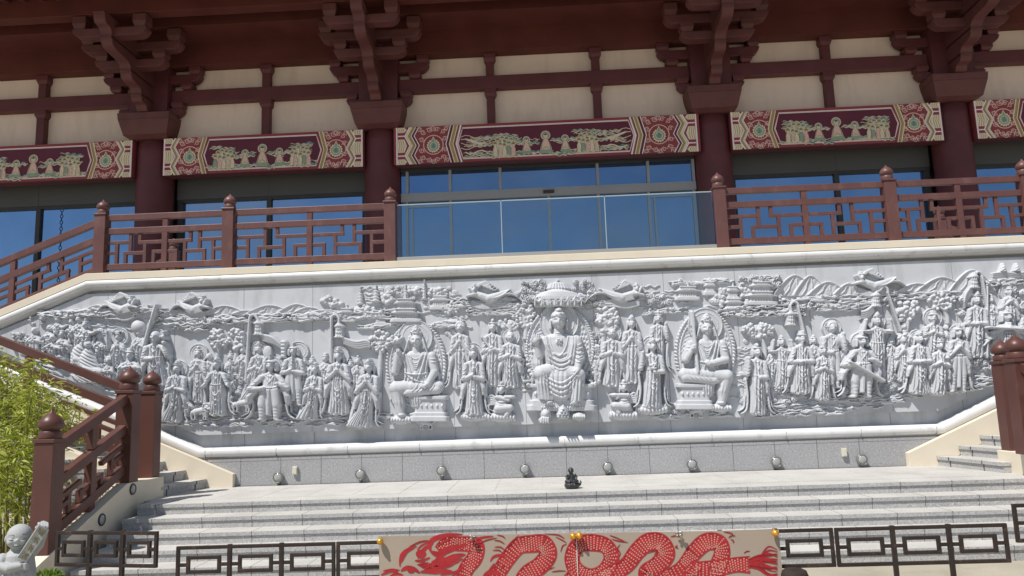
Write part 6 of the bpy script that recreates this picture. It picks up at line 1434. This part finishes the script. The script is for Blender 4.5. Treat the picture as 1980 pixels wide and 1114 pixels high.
# banner
BY = FY-.045
bl = atY(733, 1037, BY); br = atY(1506, 1025, BY); bx0, bx1 = float(bl[0]), float(br[0]); bz1, bz2 = float(bl[2]), float(br[2]); bz0 = -.64
ban = thing('dragon_banner', 'grey brown board painted with a red dragon coiled into 2024, hung on the low fence', 'banner', (bx0/2+bx1/2, BY, bz0))
b = MB(); b.prism([(bx0, bz0), (bx1, bz0), (bx1, bz2), (bx0, bz1)], 'y', BY, BY+.012); part(b, 'board', M['banner'], ban)
FB = Flat(0, BY, 0, .00025)
BM = ['red', 'dark_red', 'pink']
def bp(px_, py_): p = atY(px_, py_, BY); return (float(p[0]), float(p[2]))
def smooth(pts, n=8):                                # Catmull-Rom through photograph points
    out = []; P = ([pts[-2]]+list(pts)+[pts[1]]) if pts[0] == pts[-1] else ([pts[0]]+list(pts)+[pts[-1]])
    for i in range(1, len(P)-2):
        for j in range(n):
            t = j/n; a, b, c, d = P[i-1], P[i], P[i+1], P[i+2]
            out.append(tuple(.5*((2*b[k])+(-a[k]+c[k])*t+(2*a[k]-5*b[k]+4*c[k]-d[k])*t*t+(-a[k]+3*b[k]-3*c[k]+d[k])*t**3) for k in range(len(b))))
    out.append(P[-2]); return out
mpp = 7.35/FOC
def coil(pts):                                       # scaly body: (px, py, width px)
    pts = [(x, max(y, 1038.5+w_/2-.018*(x-900)), w_) for x, y, w_ in pts]; S = smooth(pts, 10); C = [bp(q[0], q[1]) for q in S]; W = [q[2]*mpp for q in S]
    cl_ = pts[0] == pts[-1]
    FB.stroke(C[:-1] if cl_ else C, W[:-1] if cl_ else W, 0, closed=cl_); FB.layer()
    return C, W
def scales(C, W):
    acc = 0; row = 0
    for i in range(1, len(C)):
        dx, dy = C[i][0]-C[i-1][0], C[i][1]-C[i-1][1]; l = math.hypot(dx, dy); acc += l
        if acc < .019: continue
        acc = 0; row += 1; tx, ty = dx/(l+1e-9), dy/(l+1e-9); nx, ny = -ty, tx; k = max(2, int(W[i]/.024))
        off = (row % 2)
        for j in range(k):
            q = ((j+.5+off*.5-.25)/k-.5)*W[i]*.82; cx, cy = C[i][0]+nx*q, C[i][1]+ny*q
            FB.poly([(cx-tx*.0095, cy-ty*.0095), (cx-tx*.003+nx*.0092, cy-ty*.003+ny*.0092), (cx+tx*.0075, cy+ty*.0075), (cx-tx*.003-nx*.0092, cy-ty*.003-ny*.0092)], 2)
coils = [
 [(845, 1062, 10), (862, 1048, 20), (882, 1040, 25), (905, 1042, 27), (921, 1056, 29), (918, 1078, 29), (903, 1098, 28), (897, 1116, 27), (905, 1140, 27), (930, 1148, 27)],
 [(930, 1148, 26), (950, 1124, 26), (966, 1104, 27), (982, 1080, 28), (1003, 1056, 30), (1028, 1046, 31), (1051, 1052, 32), (1060, 1072, 32), (1044, 1094, 32), (1020, 1110, 31), (1012, 1128, 30), (1040, 1138, 28), (1090, 1130, 26), (1108, 1112, 22)],
 [(1143, 1045, 30), (1172, 1056, 28), (1182, 1080, 28), (1168, 1106, 29), (1142, 1116, 30), (1116, 1104, 29), (1106, 1080, 27), (1117, 1055, 28), (1143, 1045, 30)],
 [(1150, 1124, 26), (1185, 1108, 28), (1212, 1092, 28), (1232, 1066, 30), (1254, 1048, 32), (1278, 1050, 32), (1288, 1072, 32), (1270, 1094, 31), (1250, 1108, 30), (1262, 1122, 26), (1290, 1114, 24)],
 [(1290, 1114, 22), (1318, 1098, 24), (1344, 1066, 29), (1366, 1048, 31), (1390, 1050, 30), (1396, 1070, 29), (1388, 1096, 30), (1384, 1128, 28)],
 [(1340, 1100, 24), (1370, 1102, 32), (1400, 1096, 27), (1425, 1092, 26), (1450, 1092, 30)],
 [(1350, 1090, 18), (1336, 1110, 26), (1345, 1130, 26)]]
CW = [coil(c) for c in coils]
FB.inc = 0.0
for c in CW: FB.k += .3; scales(*c)
FB.inc = 0.05; FB.layer()
for (C, W) in CW: 
    for s in (-1, 1):
        e = []
        for i in range(len(C)):
            a, b = C[max(0, i-1)], C[min(len(C)-1, i+1)]; l = math.hypot(b[0]-a[0], b[1]-a[1])+1e-9; e.append((C[i][0]-(b[1]-a[1])/l*W[i]*.47*s, C[i][1]+(b[0]-a[0])/l*W[i]*.47*s))
        FB.stroke(e, .012, 0)
BK = [0, FB.k]
def brush(pts, wd, mi=0, n=6): BK[0] += 1; FB.k = BK[1]+BK[0] % 14*.4; FB.stroke([bp(*q) for q in smooth(pts, n)], wd*mpp, mi, taper=.6)
# head: horn, mane, eye, snout, whiskers
brush([(833, 1068), (831, 1055), (838, 1043), (862, 1035), (895, 1033)], 9); brush([(832, 1066), (848, 1072), (866, 1064), (905, 1052)], 12); brush([(843, 1055), (852, 1052), (861, 1046), (874, 1040)], 4)
FB.layer(); FB.disc(*bp(814, 1071), .048, 0, 16, .8); brush([(808, 1080), (820, 1062), (838, 1050)], 7); brush([(802, 1084), (815, 1084), (832, 1078)], 5)
brush([(840, 1088), (848, 1082), (862, 1084), (880, 1076), (900, 1072)], 12); FB.disc(*bp(842, 1089), .040, 0, 16, .75); brush([(826, 1094), (838, 1096), (870, 1090), (888, 1086)], 6)
brush([(773, 1096), (776, 1074), (790, 1062), (806, 1056)], 6); brush([(776, 1088), (786, 1068), (800, 1060)], 4); brush([(790, 1058), (812, 1048), (830, 1045)], 3, 1); brush([(806, 1064), (816, 1054), (834, 1046)], 3)
brush([(775, 1104), (786, 1098), (800, 1100), (812, 1108)], 8); FB.disc(*bp(795, 1102), .036, 0, 14, .8); brush([(736, 1112), (756, 1104), (770, 1106)], 5); brush([(748, 1120), (764, 1110), (780, 1112)], 5); brush([(740, 1104), (758, 1101), (774, 1103)], 3)
for k in range(6): brush([(806+k*3, 1092+k*2), (816+k*5, 1090+k), (822+k*6, 1085+k*2)], 3.2, 1 if k % 2 else 0)
for k in range(4): brush([(812+k*8, 1106+k), (830+k*9, 1104), (850+k*9, 1100+k*2)], 7); 
brush([(846, 1100), (868, 1094), (884, 1084), (896, 1080)], 5); brush([(850, 1112), (880, 1106), (896, 1094)], 4); brush([(870, 1116), (888, 1106), (900, 1092)], 3)
brush([(905, 1048), (930, 1040), (955, 1037)], 4); brush([(916, 1056), (940, 1045), (962, 1040)], 2.4, 1)
# claw between the first loops, flame wisps
brush([(948, 1086), (953, 1078), (962, 1074), (974, 1075), (980, 1086)], 5); brush([(956, 1088), (948, 1100), (938, 1112)], 3); brush([(966, 1088), (956, 1102), (950, 1112)], 3); brush([(976, 1092), (966, 1104)], 3); brush([(934, 1114), (950, 1106), (968, 1112)], 9)
for w_ in ([(960, 1034), (972, 1037), (977, 1042)], [(955, 1045), (966, 1046), (976, 1052)], [(955, 1058), (968, 1058), (978, 1066)], [(952, 1064), (965, 1064), (972, 1070)], [(984, 1060), (992, 1046), (1004, 1034)], [(1050, 1032), (1078, 1034), (1092, 1042)], [(1074, 1038), (1086, 1044), (1096, 1050)], [(1084, 1068), (1088, 1056), (1096, 1052)], [(1054, 1098), (1052, 1104), (1074, 1096)], [(1066, 1106), (1080, 1104), (1095, 1104)],
          [(1178, 1035), (1192, 1040), (1210, 1048)], [(1182, 1042), (1195, 1046), (1215, 1049)], [(1200, 1052), (1194, 1060), (1199, 1070), (1196, 1078)], [(1190, 1094), (1200, 1086), (1208, 1080)], [(1252, 1070), (1262, 1066), (1270, 1066), (1264, 1074)], [(1296, 1038), (1306, 1036), (1314, 1038)], [(1310, 1054), (1306, 1058), (1312, 1060)], [(1398, 1028), (1410, 1030), (1418, 1033)], [(1408, 1040), (1414, 1036), (1422, 1036)], [(1412, 1042), (1418, 1046), (1417, 1050)], [(1438, 1070), (1444, 1066), (1450, 1066)]):
    brush(w_, 2.2, 1)
for k in range(15):                                   # tail flame
    t = k/14; y = 1112-48*t; brush([(1446, 1080+18*(1-t)), (1466, 1086+10*(1-t)-8*t+6*math.sin(k*2)), (1485, y-2+5*math.sin(k*1.7)), (1504, y)], 4.6-(k % 3), 0 if k % 4 else 1)
o = FB.mb.build('dragon_painting', [M[k] for k in BM], None, fix=False); o.parent = ban; o.matrix_parent_inverse = Matrix.Translation(ban.location).inverted()
# gold bells and foil knots clipped on the banner's top edge
for (px_, py_, kind, lab) in ((735, 1047, 'g', 'gold bell clipped at the top left corner of the banner'), (1108, 1037, 'g', 'left one of two gold bells at the middle of the banner'), (1120, 1036, 'g', 'right one of two gold bells at the middle of the banner'), (1499, 1031, 'g', 'gold bell clipped at the top right corner of the banner'),
                              (914, 1040, 's', 'crumpled silver foil knot above the dragon neck on the banner'), (1313, 1033, 's', 'crumpled silver foil knot between the last two loops of the dragon')):
    p = atY(px_, py_, BY-.045); x, y, z = map(float, p)
    if kind == 'g':
        t = thing('gold_bell', lab, 'bell', (x, y, z), 'gold bells on the banner'); m1 = MB(); m1.ball((x, y, z), .031, 18); m1.lathe([(.012, -.036), (.016, -.028), (.012, -.02)], (x, y, z), 14, axis='y'); part(m1, 'bell_body', M['gold'], t)
        m2 = MB(); m2.tube([(x, y+.02, z+.018), (x, y+.05, z+.028), (x, BY+.02, z+.03)], .006, 8); part(m2, 'clip', M['gold'], t)
    else:
        t = thing('foil_knot', lab, 'decoration', (x, y, z), 'foil knots on the banner'); m1 = MB()
        rk = random.Random(int(px_))
        for i in range(16): a, b_ = rk.uniform(0, 6.28), rk.uniform(-.9, .9); m1.tube([(x, y, z), (x+.02*math.cos(a), y+.016*math.sin(a), z+.02*b_), (x+.032*math.cos(a+.5), y+.022*math.sin(a), z+.034*b_)], [.004, .009, .003], 6)
        part(m1, 'foil', M['silver'], t); m2 = MB(); m2.tube([(x, y+.01, z), (x, BY-.001, z)], .004, 6); part(m2, 'wire', M['silver'], t)
p0 = atY(1114, 1036, BY-.012); cdm = MB(); cdm.tube([(p0[0], p0[1], p0[2]), (p0[0]+.002, p0[1], p0[2]-.12), (p0[0]-.001, p0[1], p0[2]-.26), (p0[0]+.003, p0[1], p0[2]-.5)], .0035, 6)
o = cdm.build('string', M['white']); recenter(o); tag(o, 'thin white string hanging from the two gold bells down the banner', 'string')
# dark stump by the fence foot
p = atZ(1540, 1122, GZ); sm = thing('garden_stump', 'dark brown rounded stump at the fence foot under the banner tail', 'stump', (float(p[0]), FY-.35, GZ))
x, y = float(atY(1536, 1105, FY-.35)[0]), FY-.35; zt_ = float(atY(1536, 1100, FY-.35)[2])
b = MB(); b.lathe([(.10, 0), (.112, .03), (.112, zt_-GZ-.05), (.10, zt_-GZ-.015), (.07, zt_-GZ), (.001, zt_-GZ+.004)], (x, y, GZ), 20); part(b, 'block', M['dark_wood'], sm)
# ---------------------------------------------------------------- stone child monk with the tablet
MY = -5.55
hd = atY(38, 1036, MY); mx, hz = float(hd[0]), float(hd[2])-GZ
mk = thing('child_monk_statue', 'pale stone child monk statue smiling and holding up a carved tablet by the left fence', 'statue', (mx, MY, GZ), None, R_(33))
def mpart(mb, name, mt, par=None):
    o = mb.build(name, mt); o.parent = par or mk; return o
b = MB(); r = .100
b.ball((0, 0, hz), r, 24, sc=(.98, 1.0, 1.0)); b.ball((-.010, -.034, hz-.036), r*.82, 20, sc=(1.02, .85, .80))
for e in (-1, 1): b.ball((e*.042-.014, -.072, hz-.038), .031, 12)
b.ball((-.016, -.108, hz-.026), .0125, 10); b.ball((-.015, -.088, hz-.068), .022, 10, sc=(1.3, .8, .6))
for e in (-1, 1): b.ball((e*.098, .005, hz-.02), .024, 10, sc=(.5, .9, 1.3))
b.tube([(0, 0, hz-.06), (.002, .005, hz-.105), (.004, .005, hz-.15), (.006, .005, hz-.30), (.008, 0, hz-.55), (.008, 0, 0)], [.05, .062, .110, .132, .150, .17], 24)
b.tube([(-.09, 0, hz-.155), (-.130, -.05, hz-.23), (-.06, -.120, hz-.245), (.035, -.140, hz-.228)], [.050, .047, .038, .026], 14)
tx, tz = .168, hz+.085
b.tube([(.095, .01, hz-.155), (.148, -.01, hz-.09), (tx+.016, -.03, tz-.05), (tx+.004, -.05, tz-.012)], [.046, .040, .031, .026], 14)
for i in range(4):
    o_ = -.034+.021*i; b.tube([(tx+o_, -.070, tz+.006), (tx+o_+.003, -.105, tz+.018-.004*i), (tx+o_+.006, -.140, tz-.004-.004*i), (tx+o_+.006, -.138, tz-.024-.004*i)], [.0115, .0112, .0105, .009], 8)
b.tube([(tx, -.05, tz-.005), (tx, -.075, tz+.004)], [.028, .03], 10)
b.tube([(tx-.03, -.05, tz-.012), (tx-.05, -.075, tz-.018), (tx-.052, -.09, tz-.03)], [.012, .011, .009], 8)
for i in range(4): b.tube([(.022, -.135, hz-.215-.011*i), (.058, -.152, hz-.216-.014*i), (.084, -.140, hz-.219-.014*i)], [.011, .011, .009], 8)
for i in range(5): b.tube([(-.10+.05*i, -.10-.03*math.sin(i*.8), hz-.29), (-.105+.054*i, -.115-.03*math.sin(i*.8), hz-.45), (-.11+.056*i, -.12-.03*math.sin(i*.8), 0)], [.009, .016, .020], 8)
body_ = mpart(b, 'body', M['statue_stone']); md = body_.modifiers.new('remesh', 'REMESH'); md.mode = 'VOXEL'; md.voxel_size = .006; md.use_smooth_shade = True
s_ = body_.modifiers.new('smooth', 'SMOOTH'); s_.iterations = 2; s_.factor = .5
for e in (-1, 1):                                    # closed smiling eyes and brows as incised lines
    cx = -.014+e*.040
    f = MB(); f.tube([(cx+.022*math.cos(R_(200+i*28)), -.0995+.014*abs(i-2.5)/2.5, hz-.014-.006*math.sin(math.pi*i/5)) for i in range(6)], .0028, 6); mpart(f, 'eye_line', M['bronze'])
    f = MB(); f.tube([(cx-.024+.0095*i, -.0965+.004*abs(i-2.5), hz+.016+.005*math.sin(math.pi*i/5)) for i in range(6)], .0020, 6); mpart(f, 'brow_line', M['bronze'])
f = MB(); f.tube([(-.044+.0115*i, -.1045+.0036*abs(i-2.5), hz-.068-.008*math.sin(math.pi*i/5)) for i in range(6)], .0026, 6); mpart(f, 'mouth_line', M['bronze'])
# tablet
c0, c1, c2, c3 = [Vector((x_, -.150, hz+z_)) for x_, z_ in ((-.010, -.165), (.062, -.208), (.212, .036), (.138, .098))]
tb = MB(); bk = Vector((0, .03, 0)); tb.add([c0, c1, c2, c3, c0+bk, c1+bk, c2+bk, c3+bk], [(0, 1, 2, 3), (7, 6, 5, 4), (0, 4, 5, 1), (1, 5, 6, 2), (2, 6, 7, 3), (3, 7, 4, 0)])
tab = mpart(tb, 'tablet', M['tablet'])
def tp(u, v): p = c0*(1-u)*(1-v)+c1*u*(1-v)+c2*u*v+c3*(1-u)*v; return (p.x, p.y-.003, p.z)
GL = {'xi': [((.2, .9), (.05, .72), (.3, .70), (.05, .5)), ((.0, .3), (.35, .42)), ((.45, .9), (.45, .1)), ((.45, .88), (.95, .88), (.95, .1), (.45, .1)), ((.45, .5), (.95, .5)), ((.7, .88), (.7, .1))],
      'shui': [((.5, 1), (.5, .02), (.38, .1)), ((.08, .66), (.38, .66), (.08, .2)), ((.9, .85), (.6, .6), (.95, .1))],
      'chang': [((.35, .98), (.35, .05), (.55, .22)), ((.05, .5), (.95, .5)), ((.85, .95), (.4, .62)), ((.5, .48), (.95, .05))],
      'liu': [((.1, .95), (.22, .82)), ((.02, .66), (.16, .55)), ((.02, .02), (.22, .38)), ((.32, .84), (.98, .84)), ((.62, .99), (.62, .84)), ((.6, .82), (.42, .6), (.9, .6)), ((.45, .48), (.36, .02)), ((.64, .48), (.64, .06)), ((.84, .48), (.84, .06), (.99, .1))]}
for k, (nm, v0) in enumerate((('liu', .055), ('chang', .30), ('shui', .545), ('xi', .78))):
    gm = MB()
    for st_ in GL[nm]: gm.tube([tp(.18+.64*x, v0+.19*y) for x, y in st_], .0034, 5)
    go = gm.build('tablet_writing', M['ink']); go.parent = tab
bd = MB(); bd.tube([tp(.06, .02), tp(.94, .02), tp(.94, .98), tp(.06, .98), tp(.06, .02)], .003, 5); go = bd.build('tablet_border', M['statue_stone']); go.parent = tab; go.matrix_parent_inverse = Matrix.Identity(4)
# dark cloth behind the monk
q = atY(8, 1100, MY+.25); cl = MB(); cl.lathe([(.10, 0), (.115, .1), (.10, .3), (.06, .36), (.001, .37)], (float(q[0])-.05, MY+.25, GZ), 16); o = cl.build('covered_pot', M['navy']); recenter(o); tag(o, 'dark navy covered pot just behind the stone child monk', 'pot')
# ---------------------------------------------------------------- bamboo, planting bed, shrub
bed = MB(); bed.box(-13, -5.80, -3.9, -1.40, GZ-.05, GZ+.22); o = bed.build('planting_bed', M['soil']); tag(o, kind='structure')
kb = MB(); kb.box(-12.5, -5.78, -4.02, -3.90, GZ-.1, GZ+.30); o = kb.build('bed_edging', M['trunk'], None, .01); recenter(o); tag(o, 'dark timber edging of the bamboo bed behind the child monk', 'edging')
def leaves(mb, pts, ln, wd, r, droop=.5):
    for (p, d) in pts:
        p = Vector(p); d = Vector(d).normalized(); l = ln*r.uniform(.6, 1.25); w_ = wd*r.uniform(.7, 1.2)
        s = d.cross(Vector((r.uniform(-1, 1), r.uniform(-1, 1), r.uniform(-.3, 1)))).normalized()*w_; dn = Vector((0, 0, -droop*l))
        a, m1, m2, e = p, p+d*l*.35+s, p+d*l*.35-s, p+d*l+dn*.6
        m3 = p+d*l*.68+dn*.25
        mb.add([a, m1, m3+s*.6, e, m3-s*.6, m2], [(0, 1, 2, 3), (0, 3, 4, 5)], 0, True)
def bamboo(stems, label, name='bamboo_plant', nl=150, seed=1, ll=.095):
    r = random.Random(seed); c = stems[0][0]; t = thing(name, label, 'bamboo', (c[0], c[1], GZ+.2))
    fo = MB()
    for (b0, top, k) in stems:
        b0 = Vector(b0); top = Vector(top); mid_ = b0.lerp(top, .6)+Vector((r.uniform(-.05, .05), 0, .05)); pts = [b0.lerp(mid_, i/6) for i in range(7)]+[mid_.lerp(top, i/5)+Vector((0, 0, .04*math.sin(i*.6))) for i in range(1, 6)]
        s_ = MB(); s_.tube(pts, [.016*(1-.70*i/(len(pts)-1)) for i in range(len(pts))], 6); part(s_, 'stem', M['stem'], t)
        L_ = []
        for i in range(int(nl*k)):
            q = r.random()**.75; 
            if q < .33: q = .33+r.random()*.67
            base_ = pts[min(len(pts)-2, int(q*(len(pts)-1)))].lerp(pts[min(len(pts)-1, int(q*(len(pts)-1))+1)], r.random())
            bd_ = Vector((r.uniform(-1, 1), r.uniform(-1, 1), r.uniform(-.35, .6))).normalized(); bl_ = r.uniform(.03, .22)
            tip = base_+bd_*bl_
            for j in range(3): L_.append((tip+Vector((r.uniform(-.03, .03), r.uniform(-.03, .03), r.uniform(-.03, .03))), bd_+Vector((r.uniform(-.9, .9), r.uniform(-.9, .9), r.uniform(-.7, .25)))))
            if j and i % 3 == 0: s_2 = base_.lerp(tip, .5); fo.tube([base_, s_2, tip], .0022, 4, 1)
        leaves(fo, L_, ll, .0115, r)
    part(fo, 'foliage', [M['leaf'], M['stem']], t, fix=False)
    return t
def bpnt(px_, py_, Y): return tuple(float(v) for v in atY(px_, py_, Y))
gz = GZ+.2
def stemset(lst): return [((bpnt(bx_, 1000, Y)[0], Y, gz), bpnt(tx_, ty_, Y), k) for (bx_, tx_, ty_, Y, k) in lst]
bamboo(stemset([(20, 14, 705, -2.2, 1.2), (-5, -18, 690, -2.3, 1.2), (35, 66, 700, -2.4, 1.0), (10, 36, 730, -2.6, 1.0), (-20, -30, 720, -2.6, 1.0)]), 'tall yellow green bamboo at the left edge of the photo', seed=3, nl=135, ll=.125)
bamboo(stemset([(52, 118, 768, -2.3, 1.15), (44, 84, 745, -2.7, 1.0), (60, 104, 800, -2.9, .8), (28, 60, 760, -3.0, .9), (66, 150, 786, -2.2, .55)]), 'lower yellow green bamboo leaning over the newel of the front step railing', seed=4, nl=120, ll=.12)
bamboo(stemset([(6, 0, 830, -3.2, .9), (40, 30, 850, -3.3, .9), (52, 46, 880, -3.4, .8), (20, 16, 900, -3.5, .8), (-8, -10, 860, -3.4, .8)]), 'short bamboo shoots in front of the taller bamboo above the child monk', seed=5, nl=80, ll=.12)
p = atZ(90, 1128, GZ); sh_ = thing('shrub', 'small bright green shrub between the child monk and the left fence panel', 'shrub', (float(p[0]), float(p[1]), GZ)); r = random.Random(8); fo = MB(); L_ = []
c = Vector(bpnt(88, 1116, -5.0))
for i in range(260): d = Vector((r.uniform(-1, 1), r.uniform(-1, 1), r.uniform(-.2, 1))).normalized(); L_.append((c+Vector((d.x*.15, d.y*.15, d.z*.09-.05))*r.uniform(.4, 1), d))
leaves(fo, L_, .06, .012, r, .3); part(fo, 'foliage', M['shrub'], sh_, fix=False)
s_ = MB(); s_.tube([(c.x, c.y, GZ), (c.x+.01, c.y, c.z-.05)], .012, 6); part(s_, 'stem', M['stem'], sh_)
# rain chain that the left windows mirror
cm = thing('rain_chain', 'dark rain chain hanging from the eave, seen mirrored in the far left window', 'chain', (-14.6, 2.0, 3.3), None)
lk_ = MB(); X_ = -14.55
for i in range(70):
    z = 10.2-.1*i
    if z < 3.3: break
    for a in range(8):
        t0, t1 = 2*math.pi*a/8, 2*math.pi*(a+1)/8; s_ = (math.cos(t0)*.045, math.sin(t0)*.06); e_ = (math.cos(t1)*.045, math.sin(t1)*.06)
        P0 = (X_+s_[0], 2.0, z+s_[1]) if i % 2 else (X_+s_[0]*.5, 2.0+s_[0], z+s_[1]); P1 = (X_+e_[0], 2.0, z+e_[1]) if i % 2 else (X_+e_[0]*.5, 2.0+e_[0], z+e_[1]); lk_.bar(P0, P1, .016, .016, (0.01, 1, 0.02))
part(lk_, 'links', M['chain'], cm)
